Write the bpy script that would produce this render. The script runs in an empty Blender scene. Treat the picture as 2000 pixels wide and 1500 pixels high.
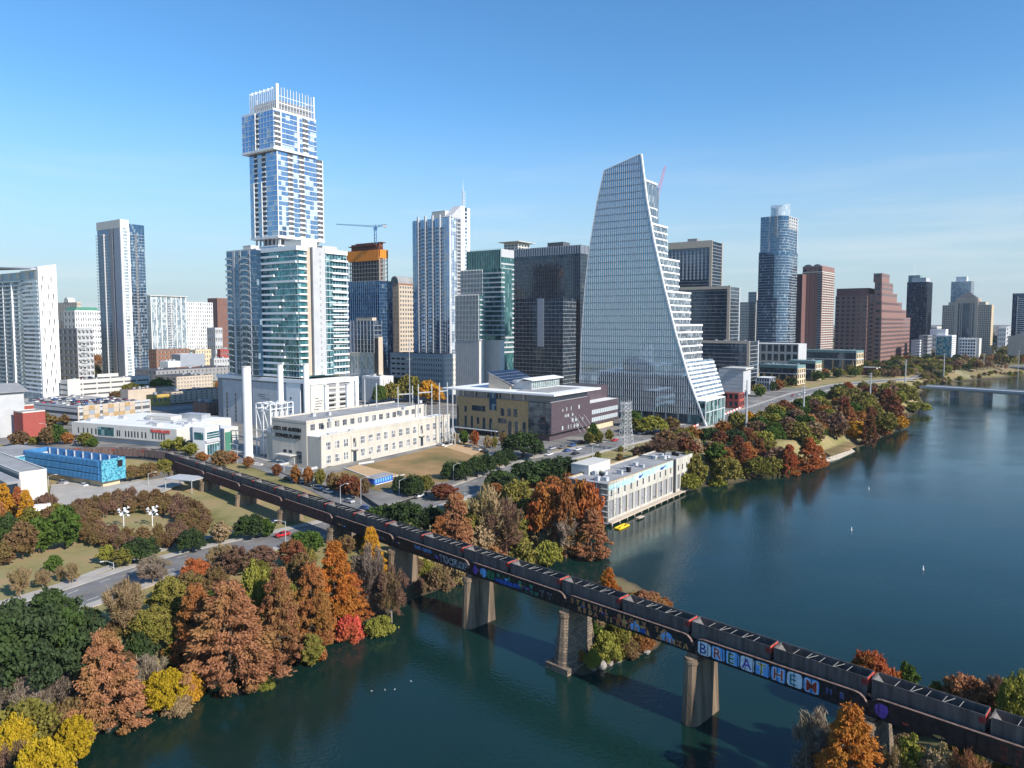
import bpy, math, random
import numpy as np
from mathutils import Vector, Matrix
R=math.radians
random.seed(7); np.random.seed(7)
SC=bpy.context.scene
# ---------------------------------------------------------------- camera
F=1413.0; PITCH=R(4.0); CP=math.cos(PITCH); SP=math.sin(PITCH); YC=728.8; CAMZ=75.0
cd=bpy.data.cameras.new('camera'); cam=bpy.data.objects.new('camera',cd); SC.collection.objects.link(cam)
cam.location=(0,0,CAMZ); cam.rotation_euler=(R(90)-PITCH,0,0)
cd.sensor_width=36; cd.lens=F/2000*36; cd.shift_y=-(750-YC)/2000; cd.clip_start=1; cd.clip_end=60000
SC.camera=cam
# ---------------------------------------------------------------- world, sun, exposure
SUN_AZ=R(-40); SUN_EL=R(33)           # math angle of the direction towards the sun in plan
w=bpy.data.worlds.new('World'); SC.world=w; w.use_nodes=True
nt=w.node_tree; nt.nodes.clear()
sky=nt.nodes.new('ShaderNodeTexSky'); sky.sky_type='NISHITA'; sky.sun_disc=False
sky.sun_elevation=SUN_EL; sky.sun_rotation=R(90)-SUN_AZ
sky.altitude=200; sky.air_density=1.0; sky.dust_density=0.15; sky.ozone_density=3.5
bg=nt.nodes.new('ShaderNodeBackground'); bg.inputs['Strength'].default_value=0.134
tc=nt.nodes.new('ShaderNodeTexCoord'); mp=nt.nodes.new('ShaderNodeMapping'); mp.inputs['Scale'].default_value=(1.3,1.3,16); mp.inputs['Rotation'].default_value=(0,R(3),0)
nz=nt.nodes.new('ShaderNodeTexNoise'); nz.inputs['Scale'].default_value=2.2; nz.inputs['Detail'].default_value=6; nz.inputs['Roughness'].default_value=.55
cr=nt.nodes.new('ShaderNodeValToRGB'); cr.color_ramp.elements[0].position=.50; cr.color_ramp.elements[1].position=.74
sz=nt.nodes.new('ShaderNodeSeparateXYZ'); mr=nt.nodes.new('ShaderNodeMapRange'); mr.inputs[1].default_value=.02; mr.inputs[2].default_value=.24; mr.inputs[3].default_value=.55; mr.inputs[4].default_value=0
mm=nt.nodes.new('ShaderNodeMath'); mm.operation='MULTIPLY'
mx=nt.nodes.new('ShaderNodeMix'); mx.data_type='RGBA'; mx.inputs[7].default_value=(4.4,4.7,4.9,1)
out=nt.nodes.new('ShaderNodeOutputWorld'); L=nt.links.new
L(tc.outputs['Generated'],mp.inputs[0]); L(mp.outputs[0],nz.inputs[0]); L(nz.outputs[0],cr.inputs[0])
L(tc.outputs['Generated'],sz.inputs[0]); L(sz.outputs[2],mr.inputs[0]); L(cr.outputs[0],mm.inputs[0]); L(mr.outputs[0],mm.inputs[1])
hs=nt.nodes.new('ShaderNodeHueSaturation'); hs.inputs['Saturation'].default_value=1.14; L(sky.outputs[0],hs.inputs['Color'])
tn=nt.nodes.new('ShaderNodeMix'); tn.data_type='RGBA'; tn.blend_type='MULTIPLY'; tn.inputs[0].default_value=1; tn.inputs[7].default_value=(.73,.93,.98,1); L(hs.outputs[0],tn.inputs[6])
# pale mist of the lowest air
hz=nt.nodes.new('ShaderNodeMapRange'); hz.interpolation_type='SMOOTHSTEP'; hz.inputs[1].default_value=-.02; hz.inputs[2].default_value=.30; hz.inputs[3].default_value=.92; hz.inputs[4].default_value=0; L(sz.outputs[2],hz.inputs[0])
hm=nt.nodes.new('ShaderNodeMix'); hm.data_type='RGBA'; hm.inputs[7].default_value=(2.6,3.15,3.45,1); L(hz.outputs[0],hm.inputs[0]); L(tn.outputs[2],hm.inputs[6])
L(hm.outputs[2],mx.inputs[6]); L(mm.outputs[0],mx.inputs[0]); L(mx.outputs[2],bg.inputs[0]); L(bg.outputs[0],out.inputs[0])
sl=bpy.data.lights.new('sun','SUN'); sl.energy=4.5; sl.angle=R(.53); sl.color=(1,.93,.84)
so=bpy.data.objects.new('sun',sl); SC.collection.objects.link(so)
sd=Vector((math.cos(SUN_AZ)*math.cos(SUN_EL),math.sin(SUN_AZ)*math.cos(SUN_EL),math.sin(SUN_EL)))
so.rotation_euler=sd.to_track_quat('Z','Y').to_euler(); so.location=(200,-200,300)
SC.view_settings.view_transform='Standard'; SC.view_settings.look='None'; SC.view_settings.exposure=0.54; SC.view_settings.gamma=1
SC.cycles.max_bounces=6; SC.cycles.diffuse_bounces=2; SC.cycles.glossy_bounces=4; SC.cycles.transparent_max_bounces=6
# ---------------------------------------------------------------- plan helpers (photograph measurements -> metres)
def xpx(px,Y,z): return (px-1000)/F*(Y*CP-(z-CAMZ)*SP)
def zrow(Y,py):
    t=(YC-py)/F
    return CAMZ+(t*Y*CP-Y*SP)/(CP+t*SP)
def G0(px,py,z=0.0):
    t=(YC-py)/F; a=(t*CP-SP)/(CP+t*SP)      # dZ per Y
    Y=(z-CAMZ)/a
    return xpx(px,Y,z),Y
# ---------------------------------------------------------------- materials
MATS={}
def newmat(name):
    m=bpy.data.materials.new(name); m.use_nodes=True; MATS[name]=m
    return m,m.node_tree,m.node_tree.nodes['Principled BSDF']
def paint(name,col,rough=.75,var=.12,scale=.25,metal=0,bump=0,bscale=4,c2=None,streak=False,spec=.3):
    m,t,b=newmat(name); N=t.nodes.new; L=t.links.new
    g=N('ShaderNodeNewGeometry'); n=N('ShaderNodeTexNoise'); n.inputs['Scale'].default_value=scale; n.inputs['Detail'].default_value=5
    src=g.outputs['Position']
    if streak:
        mp=N('ShaderNodeMapping'); mp.inputs['Scale'].default_value=(1,1,.12); L(src,mp.inputs[0]); src=mp.outputs[0]
    L(src,n.inputs['Vector'])
    mx=N('ShaderNodeMix'); mx.data_type='RGBA'
    a=tuple(c*(1-var) for c in col); bb=c2 if c2 else tuple(min(1,c*(1+var)) for c in col)
    mx.inputs[6].default_value=(*a,1); mx.inputs[7].default_value=(*bb,1)
    r=N('ShaderNodeMapRange'); r.inputs[1].default_value=.32; r.inputs[2].default_value=.68
    L(n.outputs[0],r.inputs[0]); L(r.outputs[0],mx.inputs[0]); L(mx.outputs[2],b.inputs['Base Color'])
    b.inputs['Roughness'].default_value=rough; b.inputs['Metallic'].default_value=metal; b.inputs['Specular IOR Level'].default_value=spec
    if bump:
        n2=N('ShaderNodeTexNoise'); n2.inputs['Scale'].default_value=bscale; n2.inputs['Detail'].default_value=4; L(g.outputs['Position'],n2.inputs[0])
        bp=N('ShaderNodeBump'); bp.inputs['Strength'].default_value=bump; bp.inputs['Distance'].default_value=.2; L(n2.outputs[0],bp.inputs['Height']); L(bp.outputs[0],b.inputs['Normal'])
    return m
def glass(name,dark,light,pw=1.5,fh=3.5,metal=.6,rough=.06,blind=(.45,.5,.52),pb=.12,wob=.012,line=None):
    """reflective curtain-wall glass; every pane differs a little in tint, tilt and drawn blinds"""
    m,t,b=newmat(name); N=t.nodes.new; L=t.links.new
    uv=N('ShaderNodeUVMap'); dv=N('ShaderNodeVectorMath'); dv.operation='DIVIDE'; dv.inputs[1].default_value=(pw,fh,1); L(uv.outputs[0],dv.inputs[0])
    fl=N('ShaderNodeVectorMath'); fl.operation='FLOOR'; L(dv.outputs[0],fl.inputs[0])
    wn=N('ShaderNodeTexWhiteNoise'); wn.noise_dimensions='3D'; L(fl.outputs[0],wn.inputs[0])
    mx=N('ShaderNodeMix'); mx.data_type='RGBA'; mx.inputs[6].default_value=(*dark,1); mx.inputs[7].default_value=(*light,1); L(wn.outputs['Value'],mx.inputs[0])
    lt=N('ShaderNodeMath'); lt.operation='LESS_THAN'; lt.inputs[1].default_value=pb
    sp=N('ShaderNodeSeparateColor'); L(wn.outputs['Color'],sp.inputs[0]); L(sp.outputs[1],lt.inputs[0])
    m2=N('ShaderNodeMix'); m2.data_type='RGBA'; m2.inputs[7].default_value=(*blind,1); L(mx.outputs[2],m2.inputs[6]); L(lt.outputs[0],m2.inputs[0]); L(m2.outputs[2],b.inputs['Base Color'])
    ms=N('ShaderNodeMath'); ms.operation='MULTIPLY_ADD'; ms.inputs[1].default_value=-metal*.75; ms.inputs[2].default_value=metal; L(lt.outputs[0],ms.inputs[0]); L(ms.outputs[0],b.inputs['Metallic'])
    b.inputs['Roughness'].default_value=rough
    sb=N('ShaderNodeVectorMath'); sb.operation='SUBTRACT'; sb.inputs[1].default_value=(.5,.5,.5); L(wn.outputs['Color'],sb.inputs[0])
    sc=N('ShaderNodeVectorMath'); sc.operation='SCALE'; sc.inputs['Scale'].default_value=wob; L(sb.outputs[0],sc.inputs[0])
    g=N('ShaderNodeNewGeometry'); ad=N('ShaderNodeVectorMath'); ad.operation='ADD'; L(g.outputs['Normal'],ad.inputs[0]); L(sc.outputs[0],ad.inputs[1])
    n=N('ShaderNodeTexNoise'); n.inputs['Scale'].default_value=.35; L(g.outputs['Position'],n.inputs[0])
    bp=N('ShaderNodeBump'); bp.inputs['Strength'].default_value=.06; bp.inputs['Distance'].default_value=.3; L(n.outputs[0],bp.inputs['Height']); 
    nm=N('ShaderNodeVectorMath'); nm.operation='NORMALIZE'; L(ad.outputs[0],nm.inputs[0]); L(nm.outputs[0],bp.inputs['Normal']); L(bp.outputs[0],b.inputs['Normal'])
    return m
def leafmat(name,c1,c2,hue=.03):
    m,t,b=newmat(name); N=t.nodes.new; L=t.links.new
    tc=N('ShaderNodeTexCoord'); n=N('ShaderNodeTexNoise'); n.inputs['Scale'].default_value=.45; n.inputs['Detail'].default_value=6; n.inputs['Roughness'].default_value=.7; L(tc.outputs['Object'],n.inputs[0])
    oi=N('ShaderNodeObjectInfo'); ad=N('ShaderNodeMath'); ad.operation='MULTIPLY_ADD'; ad.inputs[1].default_value=.3; L(oi.outputs['Random'],ad.inputs[0]); L(n.outputs[0],ad.inputs[2])
    r=N('ShaderNodeMapRange'); r.inputs[1].default_value=.42; r.inputs[2].default_value=.86; L(ad.outputs[0],r.inputs[0])
    mx=N('ShaderNodeMix'); mx.data_type='RGBA'; mx.inputs[6].default_value=(*c1,1); mx.inputs[7].default_value=(*c2,1); L(r.outputs[0],mx.inputs[0])
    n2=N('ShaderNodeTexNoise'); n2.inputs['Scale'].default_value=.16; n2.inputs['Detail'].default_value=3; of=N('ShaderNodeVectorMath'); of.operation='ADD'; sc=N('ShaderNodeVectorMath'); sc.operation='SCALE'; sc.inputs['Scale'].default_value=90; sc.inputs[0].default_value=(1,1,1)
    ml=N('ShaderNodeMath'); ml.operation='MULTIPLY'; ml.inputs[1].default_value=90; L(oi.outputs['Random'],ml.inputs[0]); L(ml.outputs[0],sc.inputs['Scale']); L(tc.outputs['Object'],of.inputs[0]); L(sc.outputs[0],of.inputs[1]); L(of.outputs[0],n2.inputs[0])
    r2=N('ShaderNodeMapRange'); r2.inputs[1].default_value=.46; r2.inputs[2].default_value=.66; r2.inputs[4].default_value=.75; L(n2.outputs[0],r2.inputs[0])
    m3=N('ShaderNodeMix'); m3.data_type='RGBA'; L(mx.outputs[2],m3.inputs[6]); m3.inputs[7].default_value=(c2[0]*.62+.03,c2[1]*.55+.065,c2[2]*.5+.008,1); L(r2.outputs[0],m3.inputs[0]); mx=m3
    L(mx.outputs[2],b.inputs['Base Color']); b.inputs['Roughness'].default_value=.8; b.inputs['Specular IOR Level'].default_value=.12
    tr=N('ShaderNodeBsdfTranslucent'); L(mx.outputs[2],tr.inputs[0]); ms=N('ShaderNodeMixShader'); ms.inputs[0].default_value=.22
    L(b.outputs[0],ms.inputs[1]); L(tr.outputs[0],ms.inputs[2]); L(ms.outputs[0],t.nodes['Material Output'].inputs['Surface'])
    return m
M=MATS
paint('white_paint',(.80,.80,.79),.6,.03); paint('off_white',(.58,.56,.51),.7,.06); paint('cream',(.62,.55,.42),.8,.08)
paint('weathered',(.60,.575,.51),.9,.08,.55,streak=True,c2=(.40,.37,.31)); paint('plant_concrete',(.52,.48,.41),.85,.10,.5,streak=True); paint('light_grey',(.46,.47,.48),.7,.06); paint('mid_grey',(.27,.27,.28),.75,.08)
paint('dark_grey',(.09,.095,.105),.7,.1); paint('black',(.015,.015,.017),.6,.2); paint('blue_grey',(.30,.33,.38),.6,.06)
paint('roof_white',(.74,.74,.72),.8,.07,.15); paint('roof_grey',(.30,.30,.30),.9,.15,.15); paint('roof_dark',(.07,.07,.075),.9,.2,.15); paint('roof_brown',(.17,.10,.09),.9,.15)
paint('tan_stone',(.42,.29,.15),.85,.22,1.1); paint('limestone',(.62,.50,.33),.85,.1,.7); paint('beige',(.50,.42,.33),.8,.07); paint('purple_panel',(.085,.062,.075),.5,.2,.9,spec=.5)
paint('pink_granite',(.26,.150,.125),.6,.06); paint('dark_granite',(.17,.095,.09),.6,.1); paint('brick_red',(.33,.075,.06),.85,.12,1.2); paint('brown_brick',(.25,.13,.085),.85,.1)
paint('yellow_stucco',(.50,.36,.09),.85,.07); paint('orange_net',(.80,.25,.03),.8,.15,.8); paint('rebar',(.16,.06,.04),.9,.2,2); paint('raw_concrete',(.36,.31,.27),.9,.1,.4)
paint('steel_grey',(.42,.44,.46),.5,.08,metal=.3); paint('galvanised',(.55,.56,.56),.5,.06,metal=.4); paint('blue_steel',(.10,.22,.40),.5,.1); paint('pink_steel',(.45,.12,.20),.5,.1)
paint('bright_blue',(.055,.20,.40),.45,.15,.6); paint('turquoise',(.05,.42,.56),.6,.25,.9,c2=(.12,.62,.72)); paint('aqua_paint',(.30,.60,.63),.85,.12,.6,c2=(.52,.62,.60))
paint('girder',(.030,.025,.024),.55,.4,1.5,bump=.2,spec=.25); paint('girder_rust',(.085,.040,.036),.75,.3,1.5); paint('flange',(.17,.115,.10),.8,.35,1.2)
paint('wagon',(.115,.100,.094),.62,.35,1.2,streak=True); paint('wagon_rust',(.16,.10,.085),.8,.35,1.0,streak=True); paint('wagon_inside',(.022,.022,.025),.8,.4,1.5); paint('wagon_end',(.15,.14,.135),.7,.2,2)
paint('end_red_shaded',(.22,.03,.03),.7,.2,2); paint('signal_red',(.60,.08,.06),.6,.15,2); paint('wagon_brace',(.27,.26,.24),.7,.1)  # end red again, darkened to paint in the shade on the wagon side
paint('pier_concrete',(.15,.112,.080),.9,.45,.55,bump=.5,bscale=2.2,streak=True,c2=(.30,.215,.14)); paint('ballast',(.10,.095,.09),.95,.3,4)
paint('city_ground',(.17,.165,.16),.9,.35,.06,c2=(.30,.28,.25)); paint('asphalt',(.19,.185,.18),.9,.24,.12); paint('paving',(.40,.37,.33),.9,.12,.25); paint('kerb_stone',(.52,.49,.44),.9,.08); paint('road_paint',(.75,.73,.66),.8,.15,2); paint('yellow_paint',(.30,.26,.17),.8,.1)
paint('sand',(.50,.335,.185),.95,.08,.4); paint('riprap',(.40,.36,.30),.95,.3,1.0,bump=.6); paint('lawn',(.17,.155,.05),.95,.3,.06,c2=(.36,.22,.10),bump=.2)
paint('bark',(.10,.075,.055),.95,.25,2); paint('pale_bark',(.26,.21,.17),.95,.2,2); paint('rock',(.26,.235,.21),.9,.3,1.2,bump=.5)
paint('tyre',(.02,.02,.02),.8,.1); paint('solar',(.012,.018,.045),.25,.3,spec=.6); paint('yellow_plastic',(.80,.52,.02),.5,.05); paint('barrier_red',(.60,.12,.09),.6,.1)
paint('teal_metal',(.16,.26,.26),.5,.1); paint('green_roof',(.07,.22,.15),.7,.1); paint('mural_blue',(.03,.14,.18),.8,.3,.3,c2=(.06,.30,.34))
for n,c in dict(p_white=(.72,.76,.80),p_blue=(.03,.10,.42),p_sky=(.16,.42,.80),p_red=(.42,.06,.04),p_green=(.02,.17,.07),p_dgreen=(.05,.34,.22),p_purple=(.16,.08,.42),p_yellow=(.50,.38,.05),p_brown=(.60,.22,.08),p_ochre=(.62,.42,.14),p_teal=(.03,.22,.24),p_dblue=(.03,.06,.26),p_maroon=(.42,.07,.05)).items(): paint(n,c,.7,.2,1.5)
for n,c in dict(car_white=(.75,.75,.74),car_black=(.02,.02,.023),car_silver=(.42,.43,.45),car_red=(.50,.02,.03),car_blue=(.04,.10,.30),car_grey=(.14,.145,.15),car_maroon=(.15,.02,.05)).items():
    m=paint(n,c,.28,.02,spec=.6); m.node_tree.nodes['Principled BSDF'].inputs['Coat Weight'].default_value=.5
glass('sky_glass',(.20,.32,.48),(.28,.42,.58),3.4,3.35,.75,.05,(.50,.58,.62),.22)
glass('pale_glass',(.22,.32,.38),(.40,.50,.54),1.6,3.4,.40,.10,(.50,.55,.56),.35)
glass('teal_glass',(.03,.13,.16),(.12,.34,.38),2.4,3.4,.6,.05,(.25,.40,.42),.14,.02)
glass('dark_glass',(.035,.055,.08),(.08,.12,.16),1.8,3.6,.55,.06,(.10,.11,.12),.08,.012)
glass('blue_glass',(.06,.13,.22),(.10,.19,.30),1.6,3.5,.7,.05,(.22,.30,.36),.10)
glass('navy_glass',(.02,.045,.09),(.06,.11,.19),1.6,3.5,.7,.05,(.14,.18,.22),.08)
glass('green_glass',(.04,.12,.13),(.09,.24,.23),1.5,3.8,.55,.06,(.16,.26,.26),.12)
glass('sail_glass',(.20,.31,.41),(.23,.345,.45),1.5,4.5,.85,.04,(.25,.38,.46),.01,.002)
glass('terrace_glass',(.10,.13,.16),(.28,.33,.37),1.5,4.4,.45,.12,(.35,.38,.40),.2)
glass('crown_glass',(.35,.42,.48),(.48,.55,.60),2,4,.3,.15,(.5,.55,.58),.1)
glass('window_glass',(.03,.035,.045),(.12,.14,.16),1.2,2.2,.25,.1,(.34,.34,.33),.22)
glass('shop_glass',(.02,.04,.05),(.08,.20,.20),2,3,.3,.08,(.20,.32,.32),.3)
# facade of mural / confetti panels
def confetti(name,a,b,c,scale):
    m,t,bs=newmat(name); N=t.nodes.new; L=t.links.new
    g=N('ShaderNodeNewGeometry'); v=N('ShaderNodeTexVoronoi'); v.inputs['Scale'].default_value=scale; L(g.outputs['Position'],v.inputs['Vector'])
    r=N('ShaderNodeValToRGB'); r.color_ramp.interpolation='CONSTANT'; e=r.color_ramp.elements; e[0].color=(*a,1); e[1].position=.35; e[1].color=(*b,1); x=e.new(.80); x.color=(*c,1)
    sp=N('ShaderNodeSeparateColor'); L(v.outputs['Color'],sp.inputs[0]); L(sp.outputs[0],r.inputs[0]); L(r.outputs[0],bs.inputs['Base Color']); bs.inputs['Roughness'].default_value=.6
confetti('confetti_blue',(.06,.30,.40),(.12,.40,.48),(.02,.13,.22),1.9)
confetti('mural_paint',(.02,.16,.20),(.03,.28,.33),(.50,.46,.38),.55)
# blockwork for the old pier
m,t,b=newmat('pier_stone'); N=t.nodes.new; L=t.links.new
uv=N('ShaderNodeUVMap'); bt=N('ShaderNodeTexBrick'); bt.inputs['Scale'].default_value=1; bt.inputs['Brick Width'].default_value=1.25; bt.inputs['Row Height'].default_value=.6; bt.inputs['Mortar Size'].default_value=.045
bt.inputs['Color1'].default_value=(.27,.20,.13,1); bt.inputs['Color2'].default_value=(.13,.10,.075,1); bt.inputs['Mortar'].default_value=(.06,.05,.045,1)
L(uv.outputs[0],bt.inputs[0]); L(bt.outputs[0],b.inputs['Base Color']); b.inputs['Roughness'].default_value=.95
bp=N('ShaderNodeBump'); bp.inputs['Strength'].default_value=.9; bp.inputs['Distance'].default_value=.12; L(bt.outputs['Fac'],bp.inputs['Height']); bp.invert=True; L(bp.outputs[0],b.inputs['Normal'])
# water
m,t,b=newmat('river_water'); N=t.nodes.new; L=t.links.new
g=N('ShaderNodeNewGeometry'); n1=N('ShaderNodeTexNoise'); n1.inputs['Scale'].default_value=.012; n1.inputs['Detail'].default_value=4; L(g.outputs['Position'],n1.inputs[0])
mx=N('ShaderNodeMix'); mx.data_type='RGBA'; mx.inputs[6].default_value=(.004,.018,.013,1); mx.inputs[7].default_value=(.007,.030,.027,1)
rr=N('ShaderNodeMapRange'); rr.inputs[1].default_value=.35; rr.inputs[2].default_value=.65; L(n1.outputs[0],rr.inputs[0]); L(rr.outputs[0],mx.inputs[0]); L(mx.outputs[2],b.inputs['Base Color'])
b.inputs['IOR'].default_value=1.34; b.inputs['Specular IOR Level'].default_value=.5
n3=N('ShaderNodeTexNoise'); n3.inputs['Scale'].default_value=.02; n3.inputs['Detail'].default_value=3; L(g.outputs['Position'],n3.inputs[0])
r3=N('ShaderNodeMapRange'); r3.inputs[1].default_value=.4; r3.inputs[2].default_value=.62; r3.inputs[3].default_value=.03; r3.inputs[4].default_value=.10; L(n3.outputs[0],r3.inputs[0]); L(r3.outputs[0],b.inputs['Roughness'])
n2=N('ShaderNodeTexNoise'); n2.inputs['Scale'].default_value=1.1; n2.inputs['Detail'].default_value=3; L(g.outputs['Position'],n2.inputs[0])
b2=N('ShaderNodeBump'); b2.inputs['Distance'].default_value=.085; L(n2.outputs[0],b2.inputs['Height']); n5=N('ShaderNodeTexNoise'); n5.inputs['Scale'].default_value=.018; n5.inputs['Detail'].default_value=5; n5.inputs['Roughness'].default_value=.6; g5=N('ShaderNodeMapping'); g5.inputs['Scale'].default_value=(1,2.2,1); g5.inputs['Rotation'].default_value=(0,0,.9); L(g.outputs['Position'],g5.inputs[0]); L(g5.outputs[0],n5.inputs[0]); r5=N('ShaderNodeMapRange'); r5.inputs[1].default_value=.38; r5.inputs[2].default_value=.62; r5.inputs[3].default_value=.35; r5.inputs[4].default_value=.9; L(n5.outputs[0],r5.inputs[0]); L(r5.outputs[0],b2.inputs['Strength']); L(b2.outputs[0],b.inputs['Normal'])
# ground: dry grass, soil, far tree-covered suburbs
m,t,b=newmat('ground_mix'); N=t.nodes.new; L=t.links.new
g=N('ShaderNodeNewGeometry'); n1=N('ShaderNodeTexNoise'); n1.inputs['Scale'].default_value=.045; n1.inputs['Detail'].default_value=8; n1.inputs['Roughness'].default_value=.65; L(g.outputs['Position'],n1.inputs[0])
cr=N('ShaderNodeValToRGB'); e=cr.color_ramp.elements; e[0].position=.34; e[0].color=(.17,.16,.055,1); e[1].position=.66; e[1].color=(.38,.25,.14,1); x=e.new(.5); x.color=(.28,.24,.11,1)
L(n1.outputs[0],cr.inputs[0])
n4=N('ShaderNodeTexVoronoi'); n4.inputs['Scale'].default_value=.02; L(g.outputs['Position'],n4.inputs['Vector'])
c4=N('ShaderNodeValToRGB'); e=c4.color_ramp.elements; e[0].color=(.05,.06,.03,1); e[1].position=.8; e[1].color=(.16,.12,.09,1); x=e.new(.93); x.color=(.5,.48,.45,1)
s4=N('ShaderNodeSeparateColor'); L(n4.outputs['Color'],s4.inputs[0]); L(s4.outputs[0],c4.inputs[0])
sy=N('ShaderNodeSeparateXYZ'); L(g.outputs['Position'],sy.inputs[0]); my=N('ShaderNodeMapRange'); my.inputs[1].default_value=900; my.inputs[2].default_value=1300; L(sy.outputs[1],my.inputs[0])
mz=N('ShaderNodeMix'); mz.data_type='RGBA'; L(my.outputs[0],mz.inputs[0]); L(cr.outputs[0],mz.inputs[6]); L(c4.outputs[0],mz.inputs[7])
# mud close to the waterline
mw=N('ShaderNodeMapRange'); mw.inputs[1].default_value=.1; mw.inputs[2].default_value=3.2; L(sy.outputs[2],mw.inputs[0])
mu=N('ShaderNodeMix'); mu.data_type='RGBA'; mu.inputs[6].default_value=(.06,.05,.035,1); L(mw.outputs[0],mu.inputs[0]); L(mz.outputs[2],mu.inputs[7])
L(mu.outputs[2],b.inputs['Base Color']); b.inputs['Roughness'].default_value=.95; b.inputs['Specular IOR Level'].default_value=.1
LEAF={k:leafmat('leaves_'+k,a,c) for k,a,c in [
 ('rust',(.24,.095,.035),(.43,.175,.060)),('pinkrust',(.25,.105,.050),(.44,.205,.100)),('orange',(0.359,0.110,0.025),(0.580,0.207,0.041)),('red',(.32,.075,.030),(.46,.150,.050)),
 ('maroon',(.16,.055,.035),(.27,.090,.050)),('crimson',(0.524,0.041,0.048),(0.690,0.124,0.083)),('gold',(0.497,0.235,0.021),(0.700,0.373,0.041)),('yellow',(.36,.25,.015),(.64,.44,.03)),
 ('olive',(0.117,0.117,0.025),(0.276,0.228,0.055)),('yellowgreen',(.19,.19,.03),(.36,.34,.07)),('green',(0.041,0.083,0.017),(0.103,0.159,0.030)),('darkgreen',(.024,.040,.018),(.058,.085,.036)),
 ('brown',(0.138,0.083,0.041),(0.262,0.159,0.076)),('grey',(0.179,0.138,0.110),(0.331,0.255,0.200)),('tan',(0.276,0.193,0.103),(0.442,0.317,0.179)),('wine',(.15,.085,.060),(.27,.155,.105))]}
# ---------------------------------------------------------------- mesh helpers
COL=SC.collection
def tag(o,label=None,cat=None,group=None,kind=None):
    if label: o['label']=label
    if cat: o['category']=cat
    if group: o['group']=group
    if kind: o['kind']=kind
    return o
def thing(name,label,cat,loc=(0,0,0),rz=0,group=None):
    o=bpy.data.objects.new(name,None); COL.objects.link(o); o.location=loc; o.rotation_euler=(0,0,rz); o.empty_display_size=2
    return tag(o,label,cat,group)
class MB:
    def __init__(s): s.v=[]; s.f=[]; s.m=[]
    def poly(s,pts,m=0):
        n=len(s.v); s.v+= [tuple(p) for p in pts]; s.f.append(tuple(range(n,n+len(pts)))); s.m.append(m)
    def box(s,x0,x1,y0,y1,z0,z1,m=0):
        n=len(s.v); s.v+=[(x0,y0,z0),(x1,y0,z0),(x1,y1,z0),(x0,y1,z0),(x0,y0,z1),(x1,y0,z1),(x1,y1,z1),(x0,y1,z1)]
        s.f+=[(n,n+3,n+2,n+1),(n+4,n+5,n+6,n+7),(n,n+1,n+5,n+4),(n+1,n+2,n+6,n+5),(n+2,n+3,n+7,n+6),(n+3,n,n+4,n+7)]; s.m+=[m]*6
        return s
    def prism(s,pts,z0,z1,m=0,top=None,tpts=None):
        """extrude a ccw plan polygon; z1 may be a list of heights"""
        k=len(pts); n=len(s.v); tp=tpts or pts
        zt=z1 if isinstance(z1,(list,tuple)) else [z1]*k
        s.v+=[(p[0],p[1],z0) for p in pts]+[(p[0],p[1],zt[i]) for i,p in enumerate(tp)]
        s.f.append(tuple(n+k-1-i for i in range(k))); s.f.append(tuple(n+k+i for i in range(k)))
        for i in range(k): j=(i+1)%k; s.f.append((n+i,n+j,n+k+j,n+k+i))
        s.m+=[m,m if top is None else top]+[m]*k
        return s
    def slab(s,pts,vec,m=0):
        """planar 3-D polygon thickened along vec"""
        k=len(pts); n=len(s.v); vec=Vector(vec); P=[Vector(p) for p in pts]
        s.v+=[tuple(p) for p in P]+[tuple(p+vec) for p in P]
        s.f.append(tuple(n+i for i in range(k))); s.f.append(tuple(n+2*k-1-i for i in range(k)))
        for i in range(k): j=(i+1)%k; s.f.append((n+j,n+i,n+k+i,n+k+j))
        s.m+=[m]*(k+2); return s
    def tube(s,p,q,r0,r1=None,k=6,m=0):
        r1=r0 if r1 is None else r1; p=Vector(p); q=Vector(q); d=q-p
        if d.length<1e-6: return s
        d.normalize(); a=d.orthogonal().normalized(); b=d.cross(a); n=len(s.v)
        for c,r in ((p,r0),(q,r1)):
            for i in range(k):
                t=2*math.pi*i/k; s.v.append(tuple(c+a*(math.cos(t)*r)+b*(math.sin(t)*r)))
        for i in range(k): j=(i+1)%k; s.f.append((n+i,n+j,n+k+j,n+k+i)); s.m.append(m)
        s.f.append(tuple(n+k-1-i for i in range(k))); s.f.append(tuple(n+k+i for i in range(k))); s.m+=[m,m]
        return s
    def mesh(s,name,mats,smooth=False,uv=True):
        me=bpy.data.meshes.new(name); me.from_pydata(s.v,[],s.f)
        for x in mats: me.materials.append(M[x] if isinstance(x,str) else x)
        me.polygons.foreach_set('material_index',s.m)
        if smooth: me.polygons.foreach_set('use_smooth',[True]*len(s.f))
        me.update()
        if uv and s.f:
            nl=len(me.loops); li=np.empty(nl,np.int32); me.loops.foreach_get('vertex_index',li)
            co=np.empty(len(me.vertices)*3,np.float32); me.vertices.foreach_get('co',co); co=co.reshape(-1,3)[li]
            nf=len(me.polygons); no=np.empty(nf*3,np.float32); me.polygons.foreach_get('normal',no); no=no.reshape(-1,3)
            tot=np.empty(nf,np.int32); me.polygons.foreach_get('loop_total',tot); n=np.repeat(no,tot,0)
            h=np.hypot(n[:,0],n[:,1]); hz=np.maximum(h,1e-6); flat=h<.5
            u=np.where(flat,co[:,0],(-n[:,1]*co[:,0]+n[:,0]*co[:,1])/hz); v=np.where(flat,co[:,1],co[:,2])
            l=me.uv_layers.new(name='UVMap'); l.data.foreach_set('uv',np.stack([u,v],1).astype(np.float32).ravel())
        return me
    def build(s,name,mats,parent=None,smooth=False,uv=True):
        if isinstance(mats,(str,bpy.types.Material)): mats=[mats]
        return link(s.mesh(name,mats,smooth,uv),name,parent)
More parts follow.
